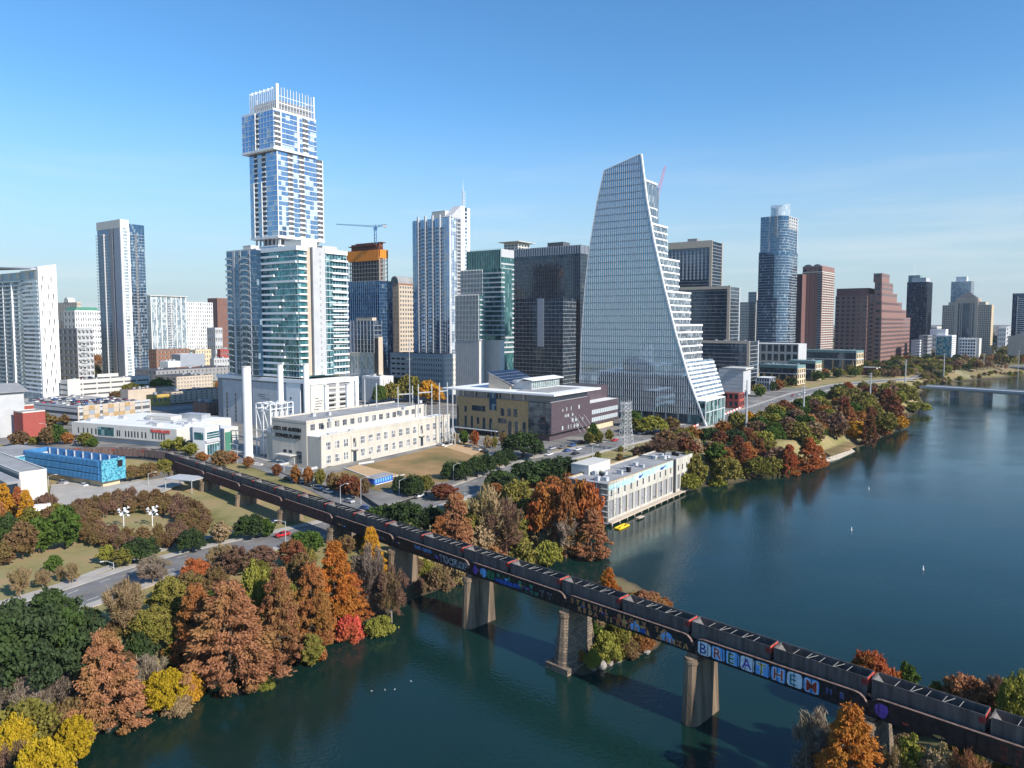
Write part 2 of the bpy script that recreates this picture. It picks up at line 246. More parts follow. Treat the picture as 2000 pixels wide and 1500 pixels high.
def link(me,name,parent=None,loc=None,rz=0):
    o=bpy.data.objects.new(name,me); COL.objects.link(o); o.parent=parent
    if loc: o.location=loc
    if rz: o.rotation_euler=(0,0,rz)
    return o
def copy(o,loc=None,parent=None):
    c=o.copy(); COL.objects.link(c)
    if parent is not None: c.parent=parent
    if loc is not None: c.location=loc
    return c
def copy_tree(o,parent=None):
    c=o.copy(); COL.objects.link(c)
    if parent is not None: c.parent=parent
    for ch in KIDS.get(o.name,[]): copy_tree(ch,c)
    return c
KIDS={}
def kids(o):
    for ob in bpy.data.objects:
        if ob.parent: KIDS.setdefault(ob.parent.name,[]).append(ob)
def text(s,size,mat,name,parent,mw,ext=.05,bold=.0,align='LEFT'):
    c=bpy.data.curves.new('t','FONT'); c.body=s; c.size=size; c.extrude=ext; c.offset=bold; c.align_x=align; c.resolution_u=2
    o=bpy.data.objects.new('t',c); COL.objects.link(o); bpy.context.view_layer.update()
    me=bpy.data.meshes.new_from_object(o.evaluated_get(bpy.context.evaluated_depsgraph_get())); me.name=name
    bpy.data.objects.remove(o); bpy.data.curves.remove(c); me.materials.clear(); me.materials.append(M[mat])
    t=link(me,name,parent); t.matrix_local=mw; return t
def wall_text(s,size,mat,name,parent,pos,dirx,up=(0,0,1),**k):
    """lettering upright on a wall: pos = lower left, dirx = reading direction in the parent's frame"""
    x=Vector(dirx).normalized(); y=Vector(up).normalized(); z=x.cross(y)
    return text(s,size,mat,name,parent,Matrix(((x.x,y.x,z.x,pos[0]),(x.y,y.y,z.y,pos[1]),(x.z,y.z,z.z,pos[2]),(0,0,0,1))),**k)
# ================================================================ terrain
def PG(l,z=0): return [G0(a,b,z) for a,b in l]
NORTH=[(-600,200),(-230,108)]+PG([(-60,1530),(90,1520),(175,1440),(300,1395),(375,1330),(530,1322),(590,1280),(645,1228),(755,1205),(800,1172),(880,1145),(930,1118),(1000,1098),(1050,1090),(1105,1086),(1160,1046),(1183,1022),(1352,952),(1392,950),(1440,944),(1510,921),(1600,904),(1664,876),(1700,864),(1748,844),(1786,806),(1808,793),(1797,768),(1832,748),(1930,740),(2010,733),(2200,726),(3000,715)])+[(15000,1700),(15000,16000),(-15000,16000),(-15000,200)]
SOUTH=PG([(1480,1640),(1580,1510),(1668,1425),(1760,1385),(1900,1352),(2060,1330),(2400,1230),(2900,1000),(4200,800)])+[(15000,1000),(15000,-300),(20,-300)]
ISLE=PG([(1088,1312),(1130,1322),(1180,1306),(1235,1285),(1290,1265),(1300,1225),(1315,1190),(1260,1150),(1205,1122),(1160,1135),(1140,1195),(1110,1250)])
def sdist(px,py,poly):
    """signed distance, positive inside"""
    P=np.array(poly); d=np.full(px.shape,1e9); ins=np.zeros(px.shape,bool); n=len(P)
    for i in range(n):
        ax,ay=P[i]; bx,by=P[(i+1)%n]; ex,ey=bx-ax,by-ay; l2=ex*ex+ey*ey+1e-9
        t=np.clip(((px-ax)*ex+(py-ay)*ey)/l2,0,1); d=np.minimum(d,np.hypot(px-ax-t*ex,py-ay-t*ey))
        c=((ay>py)!=(by>py)); xi=ax+(py-ay)/np.where(abs(ey)<1e-9,1e-9,ey)*ex; ins^= c&(px<xi)
    return np.where(ins,d,-d)
def sm(a): a=np.clip(a,0,1); return a*a*(3-2*a)
def TZ(x,y):
    x=np.atleast_1d(np.asarray(x,float)); y=np.atleast_1d(np.asarray(y,float))
    dn=sdist(x,y,NORTH); ds=sdist(x,y,SOUTH); di=sdist(x,y,ISLE)
    lvl=8+2*sm((y-230)/110)+4*sm((y-650)/900)+10*sm((y-2500)/6000)
    zn=np.where(dn>0,.35*sm(dn/1.5)+(lvl-.35)*sm((dn-1)/17),-2.5*sm(-dn/4))
    zs=np.where(ds>0,.35*sm(ds/1.5)+6*sm((ds-1)/26),-2.5*sm(-ds/4))
    zi=np.where(di>0,.35*sm(di/1)+1.3*sm((di-.5)/5),-2.5*sm(-di/4))
    return np.maximum(np.maximum(zn,zs),zi)
def tz(x,y): return float(TZ(x,y)[0])
def GR(px,py):
    """point on the ground seen at a place of the photograph"""
    z=8.0
    for _ in range(14):
        x,y=G0(px,py,z); z=.5*z+.5*max(tz(x,y),0)
    x,y=G0(px,py,z); return Vector((x,y,tz(x,y)))
def grade(a,b,st,grow,far):
    v=[a]; 
    while v[-1]<b: v.append(v[-1]+st)
    s=st
    while v[-1]<far: s*=grow; v.append(v[-1]+s)
    return v
ys=[-300,-150,-50,10,40]+grade(60,620,3.0,1.09,15500)
xp=grade(0,330,3.0,1.10,14500); xs=[-a for a in xp[:0:-1]]+xp
X,Yg=np.meshgrid(xs,ys); Z=TZ(X.ravel(),Yg.ravel())
jit=(np.sin(X.ravel()*.21)*np.cos(Yg.ravel()*.17)+np.sin(X.ravel()*.07+2)*np.sin(Yg.ravel()*.09))*.12
flat=(Z>7.6); Z=Z+np.where(flat|(Z<.2),0,jit)
nx=len(xs); ny=len(ys); V=np.stack([X.ravel(),Yg.ravel(),Z],1)
i=np.arange(ny-1)[:,None]*nx+np.arange(nx-1)[None,:]; Fc=np.stack([i,i+1,i+nx+1,i+nx],-1).reshape(-1,4)
def npmesh(name,V,Fq,mat,smooth=False):
    me=bpy.data.meshes.new(name); nf=len(Fq); k=Fq.shape[1]
    me.vertices.add(len(V)); me.vertices.foreach_set('co',V.astype(np.float32).ravel())
    me.loops.add(nf*k); me.loops.foreach_set('vertex_index',Fq.astype(np.int32).ravel())
    me.polygons.add(nf); me.polygons.foreach_set('loop_start',np.arange(nf,dtype=np.int32)*k); me.polygons.foreach_set('loop_total',np.full(nf,k,np.int32))
    if smooth: me.polygons.foreach_set('use_smooth',np.ones(nf,bool))
    me.update(calc_edges=True); me.materials.append(mat); return me
tag(link(npmesh('ground',V,Fc,M['ground_mix'],True),'ground'),kind='structure')
wm=MB(); wm.poly([(-15000,-300,0),(15000,-300,0),(15000,15500,0),(-15000,15500,0)]); tag(wm.build('water','river_water',uv=False),kind='structure')
def ribbon(name,pts,wd,off,mat,parent=None,kind='structure',step=4.0,thick=0):
    """strip along a plan polyline, laid on the ground"""
    P=[Vector(p[:2]) for p in pts]; q=[]
    for a,b in zip(P,P[1:]):
        n=max(1,int((b-a).length/step)); q+=[a.lerp(b,i/n) for i in range(n)]
    q.append(P[-1])
    for _ in range(6): q=[q[0]]+[(q[i-1]+q[i]*2+q[i+1])/4 for i in range(1,len(q)-1)]+[q[-1]]
    m=MB(); prev=None; K=4
    for i,c in enumerate(q):
        d=(q[min(i+1,len(q)-1)]-q[max(i-1,0)]).normalized(); n=Vector((-d.y,d.x)); o=off_side=0
        row=[c+n*(wd*(k/K-.5)) for k in range(K+1)]
        zz=[max(tz(p.x,p.y),.3)+off for p in row]; zc=max(zz) if wd<4 else None
        row=[(p.x,p.y,zc if zc is not None else (sum(zz)/len(zz)*.5+z*.5)) for p,z in zip(row,zz)]
        b=len(m.v); m.v+=row
        if thick: m.v+=[(x,y,z-thick) for x,y,z in row]
        if prev is not None:
            for k in range(K): m.f.append((prev+k,prev+k+1,b+k+1,b+k)); m.m.append(0)
            if thick: m.f+=[(prev,b,b+K+1,prev+K+1),(prev+K,prev+2*K+1,b+2*K+1,b+K)]; m.m+=[0,0]
        prev=b
    o=m.build(name,mat,parent); 
    return tag(o,kind=kind) if kind else o
def offset(pts,d):
    P=[Vector(p[:2]) for p in pts]; o=[]
    for i,c in enumerate(P):
        t=(P[min(i+1,len(P)-1)]-P[max(i-1,0)]).normalized(); o.append(c+Vector((-t.y,t.x))*d)
    return o
def sheet(name,px,off,mat,z=None,thick=0):
    P=[GR(a,b) for a,b in px]; zz=(max(p.z for p in P) if z is None else z)+off
    P=[(p.x,p.y) for p in P]
    ar=sum(P[i][0]*P[(i+1)%len(P)][1]-P[(i+1)%len(P)][0]*P[i][1] for i in range(len(P)))
    if ar<0: P=P[::-1]
    m=MB(); m.prism(P,zz-.4-thick,zz); return tag(m.build(name,mat),kind='structure')
# riverside avenue, its pavements and paint
AV=[GR(*p) for p in [(-160,1262),(0,1210),(150,1168),(300,1112),(430,1078),(548,1052),(645,1030),(760,1000),(860,972),(940,945),(1010,915),(1090,893),(1190,868),(1290,846),(1400,822),(1480,798),(1560,770),(1640,752),(1720,744),(1805,752)]]
ribbon('road',AV,13.5,.10,'asphalt')
for k,d in enumerate((-.18,.18)): ribbon('lane_line',offset(AV,d),.14,.13,'yellow_paint',step=5)
for k,d in enumerate((-8.4,8.4)): ribbon('pavement',offset(AV,d),3.0,.20,'paving',thick=.5)
def dashes(name,pts,off_d,n0,n1,ln=3,gap=6):
    P=offset(pts,off_d); m=MB()
    for a,b in zip(P,P[1:]):
        L_=(b-a).length; d=(b-a)/L_; n=Vector((-d.y,d.x))*.09; s=0
        while s<L_-ln:
            p=a+d*s; q=a+d*(s+ln); pts4=[p-n,q-n,q+n,p+n]; m.poly([(v.x,v.y,max(tz(v.x,v.y),.3)+.15) for v in pts4]); s+=ln+gap
    return tag(m.build(name,'road_paint'),kind='structure')
dashes('lane_dashes',AV,4.2,0,0); dashes('lane_dashes',AV,-4.2,0,0)
ST=[GR(*p) for p in [(380,868),(470,895),(560,925),(620,948),(690,985),(740,1004)]]
ribbon('side_street',ST,11,.09,'asphalt'); ribbon('pavement',offset(ST,7.6),4,.19,'paving',thick=.5)
PK=[GR(*p) for p in [(-140,1215),(0,1180),(130,1142),(210,1108),(330,1068),(430,1042),(560,1012)]]
ribbon('path',PK,3.2,.10,'paving',thick=.3)
sheet('city_pavement',[(340,905),(500,905),(600,945),(700,968),(745,1000),(860,958),(1000,905),(1120,868),(1300,838),(1480,790),(1800,742),(1800,690),(1480,670),(800,690),(0,700),(-300,760),(-300,880),(0,868)],.06,'city_ground',z=10.0)
CZ=14.0
sheet('plaza',[(100,1000),(240,1000),(330,960),(360,945),(345,925),(250,925),(100,950),(95,985)],.12,'paving')
sheet('lawn',[(640,930),(735,966),(870,945),(1000,905),(985,893),(880,866)],.12,'lawn')
sheet('sand_court',[(672,917),(700,908),(780,930),(735,941)],.20,'sand'); sheet('sand_court',[(870,874),(905,862),(952,878),(920,890)],.20,'sand')
sheet('lake_lawn',[(1606,890),(1622,902),(1672,884),(1656,874)],.5,'lawn',z=3.2); 
# ================================================================ railway bridge
B0=Vector((11.7,152.9)); BD=Vector((.719,-.695)).normalized(); BN=Vector((-BD.y,BD.x)); BANG=math.atan2(BD.y,BD.x)
SP_=30.85; ZB=13.3; GH=3.15
br=thing('railway_bridge','long black plate girder railway bridge with graffiti, carried across the river on tall piers','bridge',(B0.x,B0.y,0),BANG)
KMIN,KMAX=-7,4       # spans k: from s=k*SP_ to (k+1)*SP_
def girder(k,side):
    y=0 if side==0 else 5.6; s0=k*SP_+.12; s1=(k+1)*SP_-.12; rusty=k<=-4
    r=1.9; top=[(s1,ZB),(s1,ZB+GH-r)]
    top+=[(s1-r+r*math.cos(t),ZB+GH-r+r*math.sin(t)) for t in [R(a) for a in (22,45,67,90)]]
    top+=[(s0+r+r*math.cos(t),ZB+GH-r+r*math.sin(t)) for t in [R(a) for a in (90,113,135,158)]]+[(s0,ZB+GH-r),(s0,ZB)]
    m=MB(); m.slab([(a,y+.05,z) for a,z in top[::-1]],(0,.12,0),0)
    # flanges follow the outline
    out=top+[top[0]]
    for i,(a,b) in enumerate(zip(top,top[1:])):
        da=Vector((b[0]-a[0],0,b[1]-a[1])); 
        if da.length<.01: continue
        nrm=Vector((da.z,0,-da.x)).normalized()*.045
        bot=False; mt=1 if (a[1]>ZB+.5 or b[1]>ZB+.5) and i<len(top)-1 else 0
        A=Vector((a[0],y-.14,a[1])); Bv=Vector((b[0],y-.14,b[1]))
        if i in (0,len(top)-2): mt=0
        m.slab([A,Bv,Bv+nrm,A+nrm],(0,.5,0),mt)
    m.box(s0,s1,y-.14,y+.36,ZB-.06,ZB,0)
    n=int((s1-s0)/1.45)
    for i in range(1,n):
        x=s0+(s1-s0)*i/n; 
        if x-s0>1.2 and s1-x>1.2: m.box(x-.035,x+.035,y-.06,y+.05,ZB+.01,ZB+GH-.08,0)
    g=m.build('girder',['girder_rust' if rusty else 'girder','flange'],br)
    return g
GIR={}
for k in range(KMIN,KMAX):
    for side in (0,1): GIR[k,side]=girder(k,side)
    m=MB(); s0=k*SP_+.3; s1=(k+1)*SP_-.3
    m.box(s0,s1,.30,5.5,ZB+.55,ZB+1.0,0)
    for i in range(42):
        x=s0+(s1-s0)*(i+.5)/42; m.box(x-.13,x+.13,1.6,4.3,ZB+1.0,ZB+1.18,1)
    for y in (2.2,3.64): m.box(s0,s1,y-.04,y+.04,ZB+1.18,ZB+1.34,2)
    m.build('deck',['girder','bark','steel_grey'],br)
# graffiti lettering painted on the river side of the near girders
def graf(k,s,z,size,body,mats,outline=None,ext=.012,ob=.07,sx=1.0):
    g=GIR[k,0]; x=k*SP_+s
    for ch_i,(ch,adv) in enumerate(body):
        mt=mats[ch_i%len(mats)]
        if outline: wall_text(ch,size,outline,'lettering',g,(x,.035,z),(1,0,0),ext=ext,bold=ob)
        wall_text(ch,size,mt,'lettering',g,(x,.015,z),(1,0,0),ext=ext+.012,bold=.02)
        x+=adv
graf(-2,9.2,ZB+1.7,1.15,[('TATE',3.3),('CURTIS',4)],['p_sky'])
graf(-2,19.6,ZB+.55,2.35,[('TOCFLOP',1)],['girder'],'p_white',ob=.13)
graf(-1,9.6,ZB+1.62,1.25,[(c,1.75) for c in 'MAXIMUM'],['p_dgreen','p_green'])
graf(-1,17.2,ZB+.35,1.2,[(c,1.5) for c in 'TZON'],['p_dgreen'])
graf(-1,23.2,ZB+.6,1.9,[('T',2.3),('Y',2.3)],['girder'],'p_white',ob=.06)
ET=[(c,1.52) for c in 'ETERNAL GLORY TO']; graf(0,1.3,ZB+1.68,1.30,ET,['p_maroon','p_brown'],'p_ochre',ob=.085)
graf(0,3.3,ZB+.35,1.28,[(c,1.42) for c in 'KEDA TIRMAN & GONZALO!'][:19],['p_brown','p_maroon'],'p_ochre',ob=.085)
for s_,w_ in ((16.6,2.6),(23.6,3.2)):
    m=MB(); x=s_
    m.slab([(x+w_/2*(1+math.cos(R(a))),.03,ZB+.4+(1.9 if a<181 else 0)*abs(math.sin(R(a)))) for a in range(0,181,15)],(0,.01,0)); m.build('painted_shape','p_sky',GIR[0,0])
for q in range(8):
    m=MB(); x=SP_+.95+q*2.82; rnd=random.Random(q); w_=2.62; m.slab([(x+w_/2+w_/2*(abs(math.cos(R(t)))**.35)*(1 if math.cos(R(t))>0 else -1)*rnd.uniform(.93,1.03),.028,ZB+1.5+1.28*(abs(math.sin(R(t)))**.35)*(1 if math.sin(R(t))>0 else -1)*rnd.uniform(.9,1.03)) for t in range(5,365,18)],(0,.012,0)); m.build('painted_shape','p_sky' if q%3 else 'p_white',GIR[1,0])
graf(1,1.25,ZB+.55,2.65,[('B',2.82),('R',2.82),('E',2.82),('A',2.82),('T',2.82),('H',2.82),('E',2.78),('M',2.8)],['p_dblue','p_red','p_green','p_purple','p_yellow','p_maroon','p_teal','p_red'],'p_white',ob=.16)
graf(1,24.3,ZB+1.15,1.35,[('H',2.2),('E',2)],['p_dblue'],'p_white',ob=.04)
graf(2,17.5,ZB+1.68,1.2,[(c,1.9) for c in 'NEVER'],['girder'],'p_red',ob=.05); graf(2,17.5,ZB+.3,1.2,[(c,1.9) for c in 'GIVE U'],['girder'],'p_red',ob=.05)
for k,s_,w_,c in ((-1,1.2,1.6,'p_purple'),(-1,3.8,2.4,'p_sky'),(-1,5.9,3.0,'p_green'),(-1,8.4,9,'p_blue'),(2,1.0,2.0,'p_purple')):
    m=MB(); x=k*SP_+s_; h=1.0 if w_>8 else 2.2; rnd=random.Random(int(s_*10)); cx=x+w_/2
    pts=[(cx+w_/2*math.cos(R(a))*(1+.16*rnd.uniform(-1,1)),ZB+.35+h/2+h/2*math.sin(R(a))*(1+.12*rnd.uniform(-1,1))) for a in range(0,360,24)]
    m.slab([(a,.03,z) for a,z in pts],(0,.012,0)); m.build('painted_shape',c,GIR[k,0])
rg=random.Random(31)
for k_,n_ in ((-1,12),(0,15),(-2,6),(-3,5),(2,4)):
    for _ in range(n_):
        x=k_*SP_+rg.uniform(1.5,28); h=rg.uniform(.35,1.1); z_=ZB+rg.uniform(.15,1.6); w_=rg.uniform(.4,1.5); m=MB(); m.slab([(x+w_*math.cos(R(t))*rg.uniform(.6,1),.042,z_+h/2+h/2*math.sin(R(t))*rg.uniform(.6,1)) for t in range(0,360,40)],(0,.008,0)); m.build('painted_shape',rg.choice(['p_maroon','p_brown','p_sky','p_blue','p_ochre','p_purple','p_teal','p_maroon']),GIR[k_,0])
# piers
def pier(k,stone,zb,base=0):
    s=k*SP_; W0=1.35; W1=1.9 if not stone else 2.6; ya,yb=-1.6,6.8; spread=.55 if not stone else 1.2
    def sec(w,a,b,n=7):
        p=[(s+w*math.cos(t),a+w*math.sin(t)) for t in [R(180+180*i/(n-1)) for i in range(n)]]
        return p+[(s+w,b),(s-w,b)] 
    ztop=ZB-.75; m=MB(); m.prism(sec(W1,ya-spread+W1,yb+spread),zb,ztop-.9,0,tpts=sec(W0,ya+W0,yb))
    p=m.build('pier','pier_stone' if stone else 'pier_concrete',br)
    m=MB(); m.prism(sec(W0+.22,ya+W0-.22+.25,yb+.15),ztop-.9,ztop-.35); m.prism(sec(W0,ya+W0,yb),ztop-.349,ztop); m.box(s-1.1,s+1.1,-.2,6.1,ztop,ZB-.06)
    m.build('cap','pier_concrete',p)
    if stone:
        m=MB(); m.box(s-3.1,s+3.1,ya-1.6,yb+1.7,zb,1.4); m.build('footing','pier_stone',p)
for k in range(KMIN,KMAX):
    c=B0+BD*(k*SP_)+BN*3; z=tz(c.x,c.y); pier(k,k in (0,-3,2,-7),min(z,-1)-.5 if z<1 else z-2)
# embankment and curving track to the left
ang=math.atan2(-BD.y,-BD.x); tr=[B0+BD*(KMIN*SP_)+BN*2.92]; a=ang; trk=[tr[0]]
tgt=G0(330,893,15.3)
def track(n=120,st=2.0):
    pts=[B0+BD*(60*SP_*0+KMAX*SP_+20)+BN*2.92]; e=B0+BD*(KMIN*SP_-8)+BN*2.92; d=(e-pts[0]).normalized(); L_=(e-pts[0]).length
    k=int(L_/st); pts=[pts[0]+d*(st*i) for i in range(k)]; a=math.atan2(d.y,d.x); p=pts[-1].copy()
    for i in range(n):
        if i<26: a+=R(2.05)*st/2
        elif i<60: a+=R(.12)
        p=p+Vector((math.cos(a),math.sin(a)))*st; pts.append(p.copy())
    return pts
TR=track(); CUM=[0]
for a_,b_ in zip(TR,TR[1:]): CUM.append(CUM[-1]+(b_-a_).length)
def tp(s):
    import bisect
    i=max(1,min(len(CUM)-1,bisect.bisect(CUM,s))); t=(s-CUM[i-1])/(CUM[i]-CUM[i-1]); return TR[i-1].lerp(TR[i],t)
SE=CUM[-1]; sab=(B0+BD*(KMIN*SP_)+BN*2.92-TR[0]).length
ZR=ZB+1.34
emb=MB(); prev=None; s=sab+1
while s<SE:
    c=tp(s); d=(tp(min(s+2,SE))-tp(s-2)).normalized(); n=Vector((-d.y,d.x)); zt=ZR-.35; row=[]
    for o_,z_ in ((-16,None),(-3.2,zt),(3.2,zt),(16,None)):
        p=c+n*o_; row.append((p.x,p.y,(tz(p.x,p.y)-.3) if z_ is None else z_))
    b=len(emb.v); emb.v+=row
    if prev is None: emb.f.append((b,b+1,b+2,b+3)); emb.m.append(1)
    else:
        for k in range(3): emb.f.append((prev+k,b+k,b+k+1,prev+k+1)); emb.m.append(1 if k==1 else 0)
    prev=b; s+=4
tag(emb.build('railway_embankment',['ground_mix','ballast']),kind='structure')
rt=thing('railway_track','steel rails on dark sleepers curving along the embankment under the left part of the train','track',(0,0,0))
for o_ in (-.72,.72):
    m=MB(); s=sab+1
    while s<SE-2:
        a1=tp(s);b1=tp(s+2); n=Vector((-(b1-a1).y,(b1-a1).x)).normalized(); p=a1+n*o_; q=b1+n*o_; w2=n*.05
        m.v+=[(p.x-w2.x,p.y-w2.y,ZR),(q.x-w2.x,q.y-w2.y,ZR),(q.x+w2.x,q.y+w2.y,ZR),(p.x+w2.x,p.y+w2.y,ZR)]; k=len(m.v)-4; m.f.append((k,k+1,k+2,k+3)); m.m.append(0); s+=2
    m.build('rail','steel_grey',rt)
c=B0+BD*(KMIN*SP_)
m=MB(); m.box(KMIN*SP_-9,KMIN*SP_-1.6,-2.4,8.4,6,ZB-.1); m.box(KMIN*SP_-9,KMIN*SP_-4.0,-.8,6.8,ZB-.1,ZR-.4)
m.slab([(KMIN*SP_-34,-2.4,8),(KMIN*SP_-9,-2.4,8),(KMIN*SP_-9,-2.4,ZB-.1)],(0,-.8,0)); m.build('abutment','limestone',br)
# ================================================================ coal wagons
CL=16.25; GAPC=.95
def make_wagon(rust):
    t=thing('coal_wagon','x','railway wagon'); l=(CL-GAPC)/2; w=1.58; z0,z1=1.05,3.95
    m=MB(); th=.09
    m.box(-l,l,-w,-w+th,z0,z1,0); m.box(-l,l,w-th,w,z0,z1,0); m.box(-l,-l+th,-w+th,w-th,z0,z1,1); m.box(l-th,l,-w+th,w-th,z0+.6,z1,1)
    m.box(-l+th,l-th,-w+th,w-th,z0,z0+.12,2)
    m.v+= [(-l+th,-w+th,z1-.3),(-l+th,w-th,z1-.3),(-l+2.1,w-th,z0+.2),(-l+2.1,-w+th,z0+.2),(l-th,-w+th,z1-.3),(l-th,w-th,z1-.3),(l-2.1,w-th,z0+.2),(l-2.1,-w+th,z0+.2)]
    n=len(m.v)-8; m.f+=[(n,n+3,n+2,n+1),(n+4,n+5,n+6,n+7)]; m.m+=[3,2]
    for y in (-w-.045,w-.045): m.box(-l-.02,l+.02,y,y+.09,z1,z1+.10,4)
    for x in (-l-.04,l-.06): m.box(x,x+.10,-w+.045,w-.045,z1+.001,z1+.10,4)
    for i in range(13):
        x=-l+.35+(2*l-.7)*i/12
        for y in (-w-.085,w+.002): m.box(x-.06,x+.06,y,y+.085,z0+.05,z1-.01,4)
    for y in (-w+.1,w-.1): m.box(-l,l,y-.1,y+.1,z0-.22,z0,0)
    m.build('body',['wagon_rust' if rust else 'wagon','wagon','wagon_inside','wagon_end','wagon_end'if rust else 'wagon'],t)
    for i,x in enumerate((-4.6,-2.4,-.2,2.0,4.2)):
        m=MB(); m.tube((x,-w+.1,z1-.25),(x+.15,w-.1,z1-.25),.05,k=4)
        if i%2: m.tube((x+.05,-w+.2,z1-.2),(x+1.2,w-.15,z1-.22),.05,k=4)
        m.build('brace','wagon_brace',t)
    m=MB(); m.box(l+.02,l+.09,-w-.02,-.05,z1-1.15,z1-.02); m.box(l+.02,l+.09,.05,w+.02,z1-1.15,z1-.02); m.build('end_panel','signal_red',t); m=MB(); m.box(l-.75,l-.05,-w-.12,-w-.09,z1-1.15,z1-.25); m.build('side_panel','end_red_shaded',t)
    m=MB(); m.box(l+.10,l+.12,.55,1.2,z1-.75,z1-.3); m.build('number_plate','p_white',t)
    for x in (-l+2.0,l-2.0):
        m=MB(); m.box(x-1.25,x+1.25,-.95,-.75,.35,.75); m.box(x-1.25,x+1.25,.75,.95,.35,.75); m.box(x-.3,x+.3,-.8,.8,.45,1.0); bo=m.build('bogie','black',t)
        for dx in (-.85,.85):
            m=MB(); m.tube((x+dx,-.80,.42),(x+dx,-.66,.42),.42,k=12); m.tube((x+dx,.66,.42),(x+dx,.80,.42),.42,k=12); m.tube((x+dx,-.66,.42),(x+dx,.66,.42),.09); m.build('wheel','steel_grey',bo)
    m=MB(); m.box(-l-.45,-l,-.12,.12,.75,1.0); m.box(l,l+.45,-.12,.12,.75,1.0); m.build('coupler','black',t)
    return t
WG=[make_wagon(False),make_wagon(True)]
ORD='first second third fourth fifth sixth seventh eighth ninth tenth eleventh twelfth thirteenth fourteenth fifteenth sixteenth seventeenth eighteenth nineteenth twentieth'.split()
def ordn(n):
    T={20:'twenty',30:'thirty',40:'forty',50:'fifty',60:'sixty',70:'seventy',80:'eighty',90:'ninety'}
    n+=1
    if n<=20: return ORD[n-1]
    if n>=100: return 'hundred and '+ordn(n-101)
    if n%10==0: return {30:'thirtieth',40:'fortieth',50:'fiftieth',60:'sixtieth',70:'seventieth',80:'eightieth',90:'ninetieth'}[n]
    return T[n//10*10]+'-'+ORD[n%10-1]
kids(None)
# red end of the wagon seen above the river: solve its place along the track
def along(px,py,z):
    best=None
    for i in range(0,int(CUM[-1]*4)):
        s_=i/4; p=tp(s_); dz=z-CAMZ; D=p.y*CP-dz*SP; x=1000+F*p.x/D
        if best is None or abs(x-px)<best[0]: best=(abs(x-px),s_)
    return best[1]
sA=along(1105,1135,ZR+3.9); sR=along(1935,1400,ZR+3.9)
CL2=(sA-sR)/5; print('wagon pitch',CL2)
s=sR-CL2; n=0
while s+CL2<SE:
    sc=s+CL2/2; p=tp(sc); d=(tp(sc-3)-tp(sc+3)).normalized(); rust=sc>sab-8; pr=WG[1 if rust else 0]
    pp=p; dz=ZR+3-CAMZ; pxx=1000+F*pp.x/max(1,(pp.y*CP-dz*SP))
    if pxx>-60:
        t=copy_tree(pr); t.location=(p.x,p.y,ZR); t.rotation_euler=(0,0,math.atan2(d.y,d.x))
        tag(t,f"{'rusty ribbed' if rust else 'dark grey'} open coal wagon, {ordn(n)} from the right end of the train",'railway wagon','coal wagons of the freight train'); n+=1
    s+=CL2
def purge(o):
    for ch in [x for x in bpy.data.objects if x.parent==o]: purge(ch)
    bpy.data.objects.remove(o)
for x in WG: purge(x)
